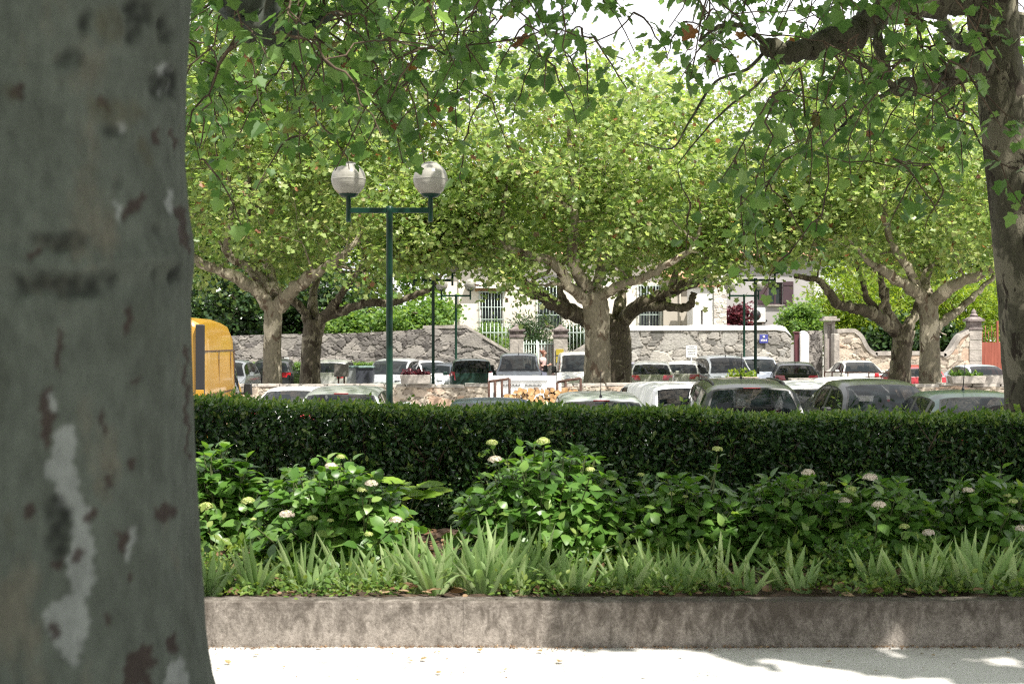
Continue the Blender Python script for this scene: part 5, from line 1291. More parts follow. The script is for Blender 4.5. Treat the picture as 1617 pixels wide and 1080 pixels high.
def garden_walls():
    Y = 60.0
    # left wall, falling to the left and with a raking end at the gate
    top = pl([(60, 552), (345, 531), (430, 528), (560, 526), (640, 522), (668, 519), (736, 518), (806, 560), (807, 560)], Y)
    t = thing("garden_wall", "long grey rubble garden wall with a slanting end left of the gate", "wall", (px2x(560, Y), Y, GZ))
    rubble("masonry", px2x(60, Y), px2x(806, Y), GZ, top, Y, .5, M["stone_dark"], cell=(.46, .32), res=.05, relief=.06, seed=7, parent=t)
    ma = MA(); pts = [(668, 519), (736, 518), (806, 560)]
    for (a, b), (c, d) in zip(pts[:-1], pts[1:]):
        A_, B_ = P(a, b, Y), P(c, d, Y); ma.prism([(A_[0], A_[2]), (B_[0] - .002, B_[2]), (B_[0] - .002, B_[2] + .13), (A_[0], A_[2] + .13)], Y - .08, Y + .56)
    ma.build("coping", M["coping"], t, origin=tuple(t.location))
    # right wall with white plaster cap
    top = pl([(894, 566), (928, 546), (968, 522), (1225, 521), (1240, 523), (1249, 531)], Y)
    t = thing("garden_wall", "tall rubble wall with whitewashed cap behind the white sign", "wall", (px2x(1100, Y), Y, GZ))
    rubble("masonry", px2x(896, Y), px2x(1248, Y), GZ, top, Y, .55, M["stone_grey"], cell=(.66, .46), res=.05, relief=.065, seed=12, parent=t)
    ma = MA(); n = 60; r = np.random.default_rng(2)
    xs = np.linspace(px2x(970, Y), px2x(1249, Y), n); zc = np.array([top(x) for x in xs]); hh = .20 + .02 * np.sin(xs * 1.7) + np.cumsum(r.normal(size=n)) * .003; hh[-3:] *= [.8, .5, .2]
    prof = [(-.10, -.05), (-.11, .55), (-.02, .9), (.25, 1.0), (.55, .9), (.62, .5), (.62, -.05)]
    V = np.array([[(x, Y + py, z + h * pz) for py, pz in prof] for x, z, h in zip(xs, zc, hh)]); k = len(prof)
    i = np.arange(n - 1)[:, None] * k; j = np.arange(k - 1)[None, :]
    ma.add(V.reshape(-1, 3), np.stack([i + j, i + j + k, i + j + k + 1, i + j + 1], -1).reshape(-1, 4)[:, ::-1], 0, True)
    ma.add(V[0], [tuple(range(k))]); ma.add(V[-1], [tuple(range(k))[::-1]])
    ma.build("cap", M["render_white"], t, origin=tuple(t.location))
    ma = MA(); pts = [(896, 565), (928, 546), (969, 522)]
    for (a, b), (c, d) in zip(pts[:-1], pts[1:]):
        A_, B_ = P(a, b, Y), P(c, d, Y); ma.prism([(A_[0], A_[2]), (B_[0] - .002, B_[2]), (B_[0] - .002, B_[2] + .13), (A_[0], A_[2] + .13)], Y - .08, Y + .62)
    ma.build("coping", M["coping"], t, origin=tuple(t.location))
    # house number plaque, sign
    c = P(1206, 535, Y - .14); t = thing("blue_plaque", "small blue enamel plaque with white marks on the rubble wall", "plaque", tuple(c))
    ma = MA(); ma.box(c, (.36, .03, .36)); ma.build("plate", mat_plain("blue_enamel", (.06, .07, .30), rough=.3), t, origin=tuple(c), bevel=.01)
    ma = MA(); ma.lathe([(.055, 0), (.05, .012), (.01, .015)], 12); v = np.concatenate(ma.v); ma.v = [np.stack([c[0] + v[:, 0], c[1] - .017 - v[:, 2], c[2] + .08 + v[:, 1]], -1)]
    for dx, w, h in ((-.1, .05, .07), (-.035, .04, .10), (.03, .05, .06), (.1, .05, .08)): ma.box((c[0] + dx, c[1] - .02, c[2] - .06), (w, .01, h))
    ma.build("white_marks", M["render_white"], t, origin=tuple(c))
    Ys = 58.6; c = P(1092, 555, Ys); b = (c[0], Ys, GZ); t = thing("parking_sign", "white square sign with lines of small print on a grey post", "sign", b)
    ma = MA(); ma.box((c[0], Ys, c[2]), (.46, .03, .48)); ma.build("board", mat_plain("sign_white", (.75, .75, .74), rough=.4, var=.05), t, origin=b, bevel=.01)
    ma = MA(); ma.tube([(c[0], Ys + .05, GZ), (c[0], Ys + .05, c[2] + .1)], .045, 10); ma.build("post", M["alloy"], t, origin=b)
    ma = MA(); r = np.random.default_rng(8)
    for k, w in enumerate((.20, .34, .36, .28, .30, .34)):
        x = -w / 2
        while x < w / 2:
            l = r.uniform(.02, .06); ma.box((c[0] + x + l / 2, Ys - .018, c[2] + .18 - k * .068), (l, .004, .022)); x += l + .014
    ma.build("print", M["black"], t, origin=b)
    # gate pillars
    for px, lb in ((816, "stone gate pillar with moulded cap left of the iron gate"), (885, "stone gate pillar carrying two yellow plaques")):
        Yp = 60.3; x = px2x(px, Yp); zt = px2z(533, Yp); b = (x, Yp, GZ); t = thing("gate_pillar", lb, "pillar", b, 0, "pillars of the iron gate")
        ma = MA(); ma.box((x, Yp, (GZ + zt) / 2), (.58, .58, zt - GZ)); ma.build("shaft", M["coping"], t, origin=b, bevel=.02)
        ma = MA(); ma.box((x, Yp, zt + .06), (.66, .66, .12)); ma.box((x, Yp, zt + .19), (.58, .58, .14)); ma.box((x, Yp, zt + .31), (.72, .72, .10)); ma.box((x, Yp, zt + .41), (.5, .5, .10), 0, 0, .5); ma.box((x, Yp, zt + .50), (.22, .22, .08), 0, 0, .6); ma.build("cap", M["stone_cap"], t, origin=b, bevel=.02)
    for k, py in enumerate((556, 568)):
        c = P(884, py, 59.97); o = MA(); o.box(c, (.32, .03, .25)); tag(o.build("yellow_plaque", M["yellow_plate"], origin=tuple(c), bevel=.008), ("upper" if k == 0 else "lower") + " yellow plaque on the right gate pillar", "plaque", "yellow plaques on the gate pillar")
    # gate: left leaf of bars, right leaf sheeted
    Yg = 60.45; b = (px2x(850, Yg), Yg, GZ); t = thing("iron_gate", "pale double iron gate, one leaf barred and one backed with sheet", "gate", b)
    x0, xm, x1 = px2x(826, Yg), px2x(849, Yg), px2x(876, Yg); zt = px2z(543, Yg)
    for k, (a, c) in enumerate(((x0, xm - .015), (xm + .015, x1))):
        ma = MA(); ma.box(((a + c) / 2, Yg, zt), (c - a, .05, .05)); ma.box(((a + c) / 2, Yg, GZ + .15), (c - a, .05, .05))
        n = 6
        for i in range(n): ma.tube([(a + .02 + (c - a - .04) * i / (n - 1), Yg, GZ + .1), (a + .02 + (c - a - .04) * i / (n - 1), Yg, zt + (.16 if i % 2 else .1))], .016 if 0 < i < n - 1 else .03, 6)
        g = ma.build("gate_leaf", M["pale_iron"], t, origin=b)
        if k: s = MA(); s.span(np.array([a + .03, Yg + .03, GZ + .1]), np.array([c - .03, Yg + .045, zt - .02])); s.build("backing_sheet", M["gate_sheet"], t, origin=b)
    # railings on the raking walls
    for x0p, x1p, lb, sl in ((762, 805, "pale green iron railing above the slanting wall left of the gate", [(736, 518), (806, 560)]), (894, 928, "pale green iron railing right of the gate pillars, beside the central trunks", [(894, 566), (928, 546)])):
        Yr = 60.3; a, c = px2x(x0p, Yr), px2x(x1p, Yr); f = pl(sl, Yr); b = ((a + c) / 2, Yr, GZ); t = thing("iron_railing", lb, "railing", b, 0, "railings beside the gate")
        ma = MA(); zt = px2z(525, Yr); n = int((c - a) / .15)
        for i in range(n + 1):
            x = a + (c - a) * i / n; ma.tube([(x, Yr, f(x)), (x, Yr, zt + .28)], .016, 6); ma.lathe([(.016, 0), (.03, .03), (.004, .12)], 6, (x, Yr, zt + .28))
        ma.build("bars", M["pale_iron"], t, origin=b)
        ma = MA(); ma.box(((a + c) / 2, Yr, zt), (c - a + .04, .05, .04)); ma.build("top_rail", M["pale_iron"], t, origin=b)

M["stone_cap"] = mat_noise("lichened_cap", [(0.3, (.10, .08, .08)), (0.6, (.22, .185, .175)), (0.8, (.34, .31, .28))], scale=5, rough=0.9, bump=.5)
M["yellow_plate"] = mat_plain("yellow_plate", (.46, .36, .05), rough=0.35, metallic=.2)
M["gate_sheet"] = mat_plain("gate_sheet", (.32, .28, .27), rough=0.7)
M["red_gate"] = mat_noise("red_gate_paint", [(0.3, (.20, .055, .035)), (0.7, (.30, .09, .06))], scale=3, rough=0.6, stretch=(6, 1, .4))
garden_walls()

def right_end():
    # passage: post, white pier, pebbled wall, door frame
    Y = 62.0
    c = P(1258, 550, Y); b = (c[0], Y, GZ); ma = MA(); ma.span(np.array([px2x(1255, Y), Y, GZ]), np.array([px2x(1262, Y), Y + .25, px2z(526, Y)])); ma.box((c[0], Y + .12, px2z(526, Y) + .03), (.26, .32, .06))
    tag(ma.build("gate_post", mat_plain("oxblood_post", (.09, .022, .03), rough=.6), origin=b, bevel=.02), "dark oxblood red gate post beside the white pier", "post")
    t = thing("white_pier", "whitewashed rounded pier between the red post and pebbled wall", "pier", (px2x(1270, Y), Y, GZ))
    ma = MA(); a, c_ = px2x(1262.5, Y), px2x(1276, Y); z = px2z(527, Y); ma.prism([(a, GZ), (c_, GZ), (c_ + .04, z - .1), (c_ - .05, z + .06), ((a + c_) / 2, z + .14), (a + .06, z + .08), (a, z - .05)], Y - .12, Y + .35)
    ma.build("pier_body", M["render_white"], t, origin=tuple(t.location), bevel=.04)
    rubble("pebbled_wall", px2x(1277, Y), px2x(1302, Y), GZ, lin([(0, px2z(523, Y)), (30, px2z(521, Y))]), Y + .4, .5, M["stone_dark"], "short dark wall of upright pebbles left of the doorway", "wall", cell=(.14, .26), res=.04, relief=.06, seed=41)
    Y2 = 63.0; t = thing("garden_door", "narrow brown door in a pale frame in the passage", "door", (px2x(1312, Y2), Y2, GZ)); og = tuple(t.location)
    x0, x1, zt = px2x(1303, Y2), px2x(1319, Y2), px2z(512, Y2)
    fr = MA(); fr.span(np.array([x0, Y2, GZ]), np.array([x0 + .1, Y2 + .3, zt])); fr.span(np.array([x1 - .16, Y2, GZ]), np.array([x1, Y2 + .3, zt])); fr.span(np.array([x0, Y2, zt]), np.array([x1, Y2 + .3, zt + .12])); fr.build("door_frame", M["coping"], t, origin=og)
    d = MA(); d.span(np.array([x0 + .1, Y2 + .1, GZ]), np.array([x1 - .16, Y2 + .16, zt])); d.build("door_leaf", M["gate_sheet"], t, origin=og)
    d = MA(); d.box(((x0 + x1) / 2, Y2 + .1, zt + .2), (x1 - x0 + .3, .7, .1)); d.box(((x0 + x1) / 2, Y2 + .15, zt + .3), (x1 - x0 + .1, .5, .1)); d.build("door_canopy", M["coping"], t, origin=og)
    # curved wall
    Y = 61.5
    pts = [(1322, 526), (1345, 525), (1352, 528), (1358, 534), (1362, 542), (1367, 551), (1374, 558), (1384, 563), (1395, 561), (1480, 561), (1490, 564), (1500, 560), (1508, 550), (1513, 541), (1519, 533), (1527, 528), (1531, 526)]
    top = pl(pts, Y); t = thing("curved_garden_wall", "rubble garden wall with sweeping curved stone coping by the red gate", "wall", (px2x(1430, Y), Y, GZ)); og = tuple(t.location)
    rubble("masonry", px2x(1323, Y), px2x(1531, Y), GZ, top, Y, .45, M["stone_warm"], cell=(.5, .3), res=.05, relief=.06, seed=17, parent=t)
    ma = MA(); q = [P(a, b, Y) for a, b in pts]; s = smooth_path(q, 3)
    tg = np.gradient(s, axis=0); nn = np.stack([-tg[:, 2], tg[:, 0]], -1); nn /= np.linalg.norm(nn, axis=1, keepdims=True)
    up = s.copy(); up[:, 0] += nn[:, 0] * .17; up[:, 2] += nn[:, 1] * .17; m = len(s)
    V = []
    for k in range(m): V += [(s[k, 0], Y - .10, s[k, 2]), (up[k, 0], Y - .10, up[k, 2]), (up[k, 0], Y + .55, up[k, 2]), (s[k, 0], Y + .55, s[k, 2])]
    fc = []
    for k in range(m - 1):
        for j in range(4): fc.append((4 * k + j, 4 * k + (j + 1) % 4, 4 * k + 4 + (j + 1) % 4, 4 * k + 4 + j))
    ma.add(V, fc + [(0, 3, 2, 1), (4 * m - 4, 4 * m - 3, 4 * m - 2, 4 * m - 1)])
    ma.build("coping", M["coping"], t, origin=og)
    ma = MA(); ma.span(np.array([px2x(1316, Y), Y - .12, GZ]), np.array([px2x(1325, Y), Y + .5, px2z(527, Y)])); ma.build("wall_end", M["coping"], t, origin=og, bevel=.03)
    # pillar
    x = px2x(1540, Y); b = (x, Y, GZ); t = thing("stone_gate_pillar", "tall dressed stone pillar with carved finial beside the red gate", "pillar", b)
    zt = px2z(521, Y); n = 6; ma = MA()
    for k in range(n):
        h = (zt - GZ) / n; ma.box((x, Y + .2, GZ + h * (k + .5)), (.54, .56, h - .015))
    ma.build("shaft", M["coping"], t, origin=b, bevel=.015)
    ma = MA(); ma.box((x, Y + .2, zt + .05), (.60, .62, .10)); ma.box((x, Y + .2, zt + .24), (.52, .54, .26)); ma.box((x, Y + .2, zt + .42), (.74, .76, .10)); ma.box((x, Y + .2, zt + .52), (.62, .64, .10), 0, 0, .6); ma.lathe([(.16, .57), (.19, .64), (.10, .72), (.12, .78), (.02, .92)], 10, (x, Y + .2, zt)); ma.build("cap", M["stone_cap"], t, origin=b, bevel=.012)
    Yg = 62.0; x0, x1 = px2x(1550, Yg), px2x(1660, Yg); b = (x0, Yg, GZ); t = thing("red_gate", "rust red metal gate with sheeted lower half and open bars above", "gate", b)
    zm, zt = px2z(540, Yg), px2z(514, Yg)
    ma = MA(); x = x0
    while x < x1: ma.span(np.array([x, Yg, GZ + .08]), np.array([x + .135, Yg + .03, zm - .03 * ((x * 7) % 1)])); x += .14
    ma.build("sheet_panel", M["red_gate"], t, origin=b)
    ma = MA(); n = 22
    for i in range(n): ma.tube([(x0 + .05 + (x1 - x0) * i / n, Yg + .06, zm - .1), (x0 + .05 + (x1 - x0) * i / n, Yg + .06, zt - .25 + .25 * (i % 2))], .014, 6)
    for x in (px2x(1576, Yg), px2x(1640, Yg)): ma.box((x, Yg + .07, (GZ + zt) / 2 + .2), (.08, .08, zt - GZ))
    ma.build("gate_bars", M["red_gate"], t, origin=b)
right_end()

# far clipped hedge under the left wall
def far_hedge():
    rng = np.random.default_rng(71); Y = 57.6; x0, x1 = px2x(250, Y), px2x(612, Y); zt = px2z(576, Y)
    b = ((x0 + x1) / 2, Y, GZ); o = thing("low_hedge", "low square-cut green hedge at the foot of the left garden wall", "hedge", b)
    lf = MA(); n = 15000; x = rng.uniform(x0, x1, n); z = rng.uniform(GZ, zt, n); y = Y + np.abs(rng.normal(size=n)) * .08
    add_leaves(lf, LEAF_SMALL, np.stack([x, y, z], -1), unit(rng.normal(size=(n, 3))), unit(np.array([0, -1, .5]) + rng.normal(size=(n, 3)) * .6), rng.uniform(.07, .14, n))
    n = 6000; x = rng.uniform(x0, x1, n); y = Y + rng.uniform(0, .8, n)
    add_leaves(lf, LEAF_SMALL, np.stack([x, y, np.full(n, zt) + rng.normal(size=n) * .03], -1), unit(rng.normal(size=(n, 3))), unit(np.array([0, 0, 1.0]) + rng.normal(size=(n, 3)) * .5), rng.uniform(.07, .14, n))
    lf.build("foliage", M["leaf_back"], o, origin=b)
    c = MA(); c.span(np.array([x0, Y + .22, GZ]), np.array([x1, Y + .7, zt - .15])); c.build("stems", M["twig"], o, origin=b)
far_hedge()

# ------------------------------------------------------------------ street lamps
def mat_globe():
    m, nt, out = _new("lamp_globe")
    b = N(nt, "ShaderNodeBsdfPrincipled", Roughness=0.22); b.inputs["Specular IOR Level"].default_value = 0.5
    tc = N(nt, "ShaderNodeTexCoord"); wv = N(nt, "ShaderNodeTexWave", wave_type='BANDS', bands_direction='Z', Scale=9.0, Distortion=0.6)
    ns = N(nt, "ShaderNodeTexNoise", Scale=6, Detail=5)
    nt.links.new(tc.outputs["Object"], wv.inputs["Vector"]); nt.links.new(tc.outputs["Object"], ns.inputs["Vector"])
    r = ramp(nt, [(0.3, (.32, .305, .265)), (0.7, (.46, .445, .39))]); nt.links.new(ns.outputs["Fac"], r.inputs["Fac"])
    nt.links.new(r.outputs["Color"], b.inputs["Base Color"])
    bp = N(nt, "ShaderNodeBump", Strength=0.07, Distance=0.01); nt.links.new(wv.outputs["Fac"], bp.inputs["Height"]); nt.links.new(bp.outputs["Normal"], b.inputs["Normal"])
    t = N(nt, "ShaderNodeBsdfTranslucent"); t.inputs["Color"].default_value = (.55, .54, .50, 1)
    mx = N(nt, "ShaderNodeMixShader"); mx.inputs[0].default_value = 0.35
    nt.links.new(b.outputs["BSDF"], mx.inputs[1]); nt.links.new(t.outputs["BSDF"], mx.inputs[2]); nt.links.new(mx.outputs["Shader"], out.inputs["Surface"])
    return m
M["globe"] = mat_globe()
def lamp_proto():
    t = thing("street_lamp", "green lamp post with two frosted globes", "street lamp", (0, 0, 0), 0, "green twin-globe street lamps")
    H = 4.06
    ma = MA(); ma.lathe([(.13, 0), (.13, .04), (.075, .06), (.070, .5), (.049, .52), (.046, H - .06), (.052, H - .05), (.052, H + .02), (.02, H + .03)], 14); ma.build("pole", M["green_metal"], t)
    ma = MA(); ma.box((0, 0, H - .035), (1.20, .05, .075)); ma.build("crossbar", M["green_metal"], t, bevel=.006)
    for s in (-.585, .585):
        ma = MA(); ma.lathe([(.033, H - .20), (.034, H - .19), (.034, H + .15), (.10, H + .155), (.135, H + .185), (.14, H + .2), (.02, H + .2)], 12, (s, 0, 0)); ma.build("globe_bracket", M["green_metal"], t)
        a = np.linspace(-1.0, 1.52, 22); R = .247; ma = MA(); pr = [(R * math.cos(v), R * math.sin(v)) for v in a]
        ma.lathe([(x, z) for x, z in pr], 28, (s, 0, H + .2 + R * .84)); g = ma.build("globe", M["globe"], t)
        ma = MA(); ma.lathe([(R + .001, -.008), (R + .004, -.006), (R + .004, .006), (R + .001, .008)], 28, (s, 0, H + .2 + R * .84)); ma.build("seam_band", M["lamp_band"], g)
        ma = MA(); ma.lathe([(.11, R * .90), (.095, R * .97), (.03, R * 1.02)], 20, (s, 0, H + .2 + R * .84)); ma.build("globe_cap", M["lamp_band"], g)
    return t
M["lamp_band"] = mat_plain("globe_band", (.26, .25, .22), rough=0.4)
lp = lamp_proto()
for k, (px, Y, rz, lb) in enumerate([(615, 20.3, 0.0, "nearest twin-globe street lamp, standing in front of the left plane crowns"), (684, 43.2, .1, "twin-globe street lamp with its head lost in leaves, right of the nearest lamp"),
                                     (720, 60 - 2.2, 0.0, "far twin-globe lamp before the cream house's left corner"), (1193, 43.2, 0.0, "twin-globe street lamp with bright green post standing at the white-capped wall's planter"),
                                     (1175, 57.8, 0.0, "far twin-globe lamp with dark post before the purple shrub")]):
    o = lp if k == 0 else copy_tree(lp)
    o.location = (px2x(px, Y), Y, GZ); o.rotation_euler = (0, 0, rz); o["label"] = lb
# ------------------------------------------------------------------ cars
PAINT = {}
def paint(nm, col, metallic=0.35, rough=0.3):
    if nm not in PAINT: PAINT[nm] = mat_plain("paint_" + nm, col, rough=rough, metallic=metallic, coat=0.35, var=0.05, scale=1.5)
    return PAINT[nm]
#            length width profile (t from nose, height) | windscreen, rear window, side glass, pillars
STY = {
 "hatch": dict(L=4.05, W=1.74, prof=[(0, .50), (.012, .62), (.05, .72), (.13, .81), (.25, .93), (.29, 1.06), (.35, 1.25), (.42, 1.39), (.48, 1.445), (.60, 1.47), (.74, 1.455), (.86, 1.40), (.91, 1.345), (.945, 1.18), (.978, .98), (.99, .86), (1.0, .56)], ws=(.25, .42), rw=(.91, .978), side=(.285, .90), pil=(.56, .585, .80, .825)),
 "saloon": dict(L=4.5, W=1.76, prof=[(0, .48), (.012, .60), (.05, .70), (.14, .80), (.26, .92), (.30, 1.05), (.36, 1.24), (.42, 1.36), (.48, 1.41), (.58, 1.43), (.68, 1.41), (.74, 1.35), (.80, 1.18), (.86, 1.02), (.93, 1.0), (.985, .94), (1.0, .58)], ws=(.26, .42), rw=(.74, .86), side=(.29, .76), pil=(.53, .55, .70, .72)),
 "estate": dict(L=4.55, W=1.80, prof=[(0, .52), (.012, .66), (.05, .76), (.13, .86), (.24, .97), (.28, 1.10), (.34, 1.30), (.39, 1.44), (.45, 1.50), (.58, 1.53), (.74, 1.52), (.88, 1.47), (.93, 1.42), (.955, 1.24), (.982, 1.0), (.992, .9), (1.0, .58)], ws=(.24, .39), rw=(.93, .982), side=(.27, .93), pil=(.53, .55, .74, .76)),
 "mpv": dict(L=4.3, W=1.80, prof=[(0, .55), (.012, .72), (.05, .86), (.12, .98), (.18, 1.06), (.24, 1.26), (.31, 1.52), (.37, 1.66), (.45, 1.73), (.60, 1.76), (.78, 1.75), (.90, 1.70), (.94, 1.64), (.96, 1.40), (.985, 1.05), (.994, .92), (1.0, .58)], ws=(.18, .37), rw=(.94, .985), side=(.23, .93), pil=(.48, .50, .72, .745)),
 "van": dict(L=4.6, W=1.84, prof=[(0, .55), (.012, .75), (.05, .90), (.10, .99), (.15, 1.06), (.20, 1.28), (.26, 1.55), (.31, 1.72), (.38, 1.80), (.60, 1.83), (.85, 1.82), (.97, 1.79), (.985, 1.72), (.992, 1.40), (.996, 1.08), (.998, .9), (1.0, .55)], ws=(.15, .31), rw=(.985, .996), side=(.19, .46), pil=(.45, .46)),
 "highvan": dict(L=5.6, W=2.02, prof=[(0, .55), (.012, .80), (.05, 1.05), (.10, 1.18), (.14, 1.26), (.18, 1.52), (.22, 1.80), (.245, 1.95), (.262, 2.05), (.285, 2.32), (.31, 2.50), (.36, 2.60), (.60, 2.66), (.85, 2.66), (.975, 2.62), (.99, 2.52), (.995, 1.9), (.998, 1.0), (1.0, .55)], ws=(.14, .245), rw=(2, 2), side=(.16, .30), pil=(.295, .31)),
 "jeep": dict(L=3.7, W=1.66, prof=[(0, .55), (.01, .80), (.05, .92), (.15, .98), (.27, 1.04), (.30, 1.18), (.35, 1.42), (.385, 1.55), (.44, 1.60), (.70, 1.62), (.90, 1.60), (.965, 1.55), (.975, 1.36), (.985, 1.06), (.992, .95), (1.0, .58)], ws=(.27, .385), rw=(.965, .985), side=(.30, .95), pil=(.58, .60)),
}
def car(label, cat, style, X, Y, rot, col, H=None, group="cars parked in the car park", name="parked_car", rails=False, antenna=None, belt_k=1.0, plate=True, z0=GZ, L=None, lens="red_lens", brake=False, dark_trim=False, roofcol=None):
    """rot: 0 = nose away from the camera (we see its rear), pi = nose towards the camera"""
    S = STY[style]; L = L or S["L"]; W = S["W"]; prof = S["prof"]; hs = (H / max(p[1] for p in prof)) if H else 1.0
    t_ = thing(name, label, cat, (X, Y, z0), rot, group)
    ts = sorted({round(v, 4) for v in [p[0] for p in prof] + list(S["side"]) + list(S["pil"]) + list(np.linspace(.02, .98, 25)) if 0 <= v <= 1})
    pt = np.array([p[0] for p in prof]); pz = np.array([p[1] for p in prof]) * hs
    zt = np.interp(ts, pt, pz)
    ts = np.array(ts)
    bl = np.minimum((.87 + .10 * ts) * hs * (1.0 if style not in ("van", "highvan", "mpv") else 1.13), zt - .035)
    sh = 1 - .20 * np.clip((.14 - ts) / .14, 0, 1) ** 2 - .13 * np.clip((ts - .88) / .12, 0, 1) ** 2.2
    wb = W / 2 * sh
    gh = zt - bl
    roofw = W / 2 * {"hatch": .70, "saloon": .68, "estate": .70, "mpv": .76, "van": .82, "highvan": .86, "jeep": .80}[style]
    k = np.clip(gh / (.40 * hs), 0, 1)
    wr = wb * .93 * (1 - k) + np.minimum(roofw, wb * .95) * k
    rows = []
    for t, z, b, w, g, r in zip(ts, zt, bl, wb, gh, wr):
        y = L / 2 - t * L
        lo = .24 + (.10 if t < .03 or t > .97 else 0)
        P_ = [(w * .80, lo), (w * .97, lo + .08), (w * 1.0, min(.52, b - .1)), (w * .995, b - .10 * min(1, b)), (w * .975, b - .02), (w * .935, b + .02 * min(1, g / .1)),
              (w * .93 + (r * 1.02 - w * .93) * .86, b + g * .83), (r * .955, b + g * .935), (r * .80, b + g * .985), (r * .40, b + g + .008), (0, b + g + .012)]
        rows.append([(x, y, zz) for x, zz in P_])
    A = np.array(rows); m, n, _ = A.shape
    full = np.concatenate([A, (A[:, :-1] * np.array([-1, 1, 1]))[:, ::-1]], 1); nn = full.shape[1]; V = full.reshape(-1, 3)
    bodyf = []; glass = {"windscreen": [], "rear_window": [], "side_window": []}; blk = []
    for i in range(m - 1):
        tm = (ts[i] + ts[i + 1]) / 2
        inpil = any(a <= tm <= b for a, b in zip(S["pil"][::2], S["pil"][1::2]))
        for j in range(nn):
            q = (i * nn + j, i * nn + (j + 1) % nn, (i + 1) * nn + (j + 1) % nn, (i + 1) * nn + j)
            jj = j if j < n - 1 else 2 * n - 3 - j
            if j == nn - 1: bodyf.append(q); continue
            if jj == 5 and S["side"][0] < tm < S["side"][1] and gh[i] > .05 and gh[i + 1] > .05:
                if inpil: blk.append(q)
                else: glass["side_window"].append((q, j < n, sum(tm > p for p in S["pil"])))
            elif jj >= 7 and S["ws"][0] < tm < S["ws"][1]: glass["windscreen"].append((q, 0, 0))
            elif jj >= 7 and S["rw"][0] < tm < S["rw"][1]: glass["rear_window"].append((q, 0, 0))
            else: bodyf.append(q)
    ma = MA(); ma.add(V, bodyf, 0, True); ma.f.append((np.array([np.arange(nn)[::-1]]), 0, False)); ma.f.append((np.array([np.arange(nn)]) + (m - 1) * nn, 0, False))
    if blk: ma.f.append((np.array(blk), 1, True))
    ma.build("body", [col, M["black"]], t_, sharp=math.radians(38))
    def pane(nm, fcs):
        bm = bmesh.new(); ids = sorted({v for f in fcs for v in f}); mp = {v: bm.verts.new(V[v]) for v in ids}
        for f in fcs:
            vs = [mp[v] for v in f]
            if len(set(vs)) == 4: bm.faces.new(vs)
        bmesh.ops.recalc_face_normals(bm, faces=bm.faces); bm.normal_update()
        bmesh.ops.remove_doubles(bm, verts=bm.verts, dist=.0005)
        r = bmesh.ops.inset_region(bm, faces=list(bm.faces), thickness=.028, use_boundary=True, use_even_offset=True)
        for f in bm.faces: f.smooth = True
        for f in r["faces"]: f.material_index = 1
        me = bpy.data.meshes.new(nm); bm.to_mesh(me); bm.free(); me.materials.append(M["glass"]); me.materials.append(M["black"])
        o = bpy.data.objects.new(nm, me); COL.objects.link(o); o.parent = t_
    for nm, l in glass.items():
        keys = sorted({(a, b) for _, a, b in l})
        for kk in keys: pane(nm, [q for q, a, b in l if (a, b) == kk])
    def at(t, zfrac=None):
        i = int(np.argmin(abs(ts - t))); return i
    # lamps
    zl = .70 * hs if style not in ("van", "mpv", "highvan") else .86 * hs
    for s in (-1, 1):
        b = MA(); w = W / 2 * .80; b.add([(s * (w - .30), L / 2 - .035, zl - .02), (s * (w + .02), L / 2 - .16, zl - .05), (s * (w + .075), L / 2 - .42, zl + .07), (s * (w - .20), L / 2 - .20, zl + .10),
                                         (s * (w - .30), L / 2 - .20, zl - .04), (s * (w - .02), L / 2 - .30, zl - .07), (s * (w), L / 2 - .45, zl + .02), (s * (w - .20), L / 2 - .35, zl + .04)], [(0, 1, 2, 3), (4, 7, 6, 5), (0, 4, 5, 1), (1, 5, 6, 2), (2, 6, 7, 3), (3, 7, 4, 0)])
        b.build("headlight", M["clear_lens"], t_, sharp=.6)
        b = MA(); we = W / 2 * .87; zq = (.87 if style not in ("van", "mpv", "jeep", "highvan") else .95) * hs; tall = .34 if style in ("van", "mpv", "highvan", "jeep") else .19
        x0, x1 = (we - .36, we + .012) if tall < .25 else (we - .13, we + .012)
        yr = -L / 2
        b.add([(s * x0, yr - .004, zq - tall * .45), (s * x1, yr + .05, zq - tall / 2), (s * x1, yr + .07, zq + tall / 2), (s * (x0 + .05), yr + .012, zq + tall * .45), (s * x0, yr + .1, zq - tall * .45), (s * (x1 + .055), yr + .30, zq - tall * .1), (s * (x1 + .045), yr + .30, zq + tall * .5), (s * (x0 + .05), yr + .12, zq + tall * .45)],
              [(0, 1, 2, 3), (1, 5, 6, 2), (0, 4, 5, 1), (3, 2, 6, 7), (4, 7, 6, 5), (0, 3, 7, 4)])
        b.build("tail_light", M[lens], t_, sharp=.6)
        i = at(S["ws"][0] + .05); ym = L / 2 - (S["ws"][0] + .05) * L; zm = bl[i] + .09
        b = MA(); big = style in ("van", "highvan", "mpv"); b.box((s * (wb[i] + .12), ym, zm + (.06 if big else 0)), (.19, .10, .26 if big else .15), 0, 0, .8); b.box((s * (wb[i] + .01), ym, zm - .03), (.1, .05, .05)); b.build("wing_mirror", M["black"] if big or dark_trim else col, t_, bevel=.025)
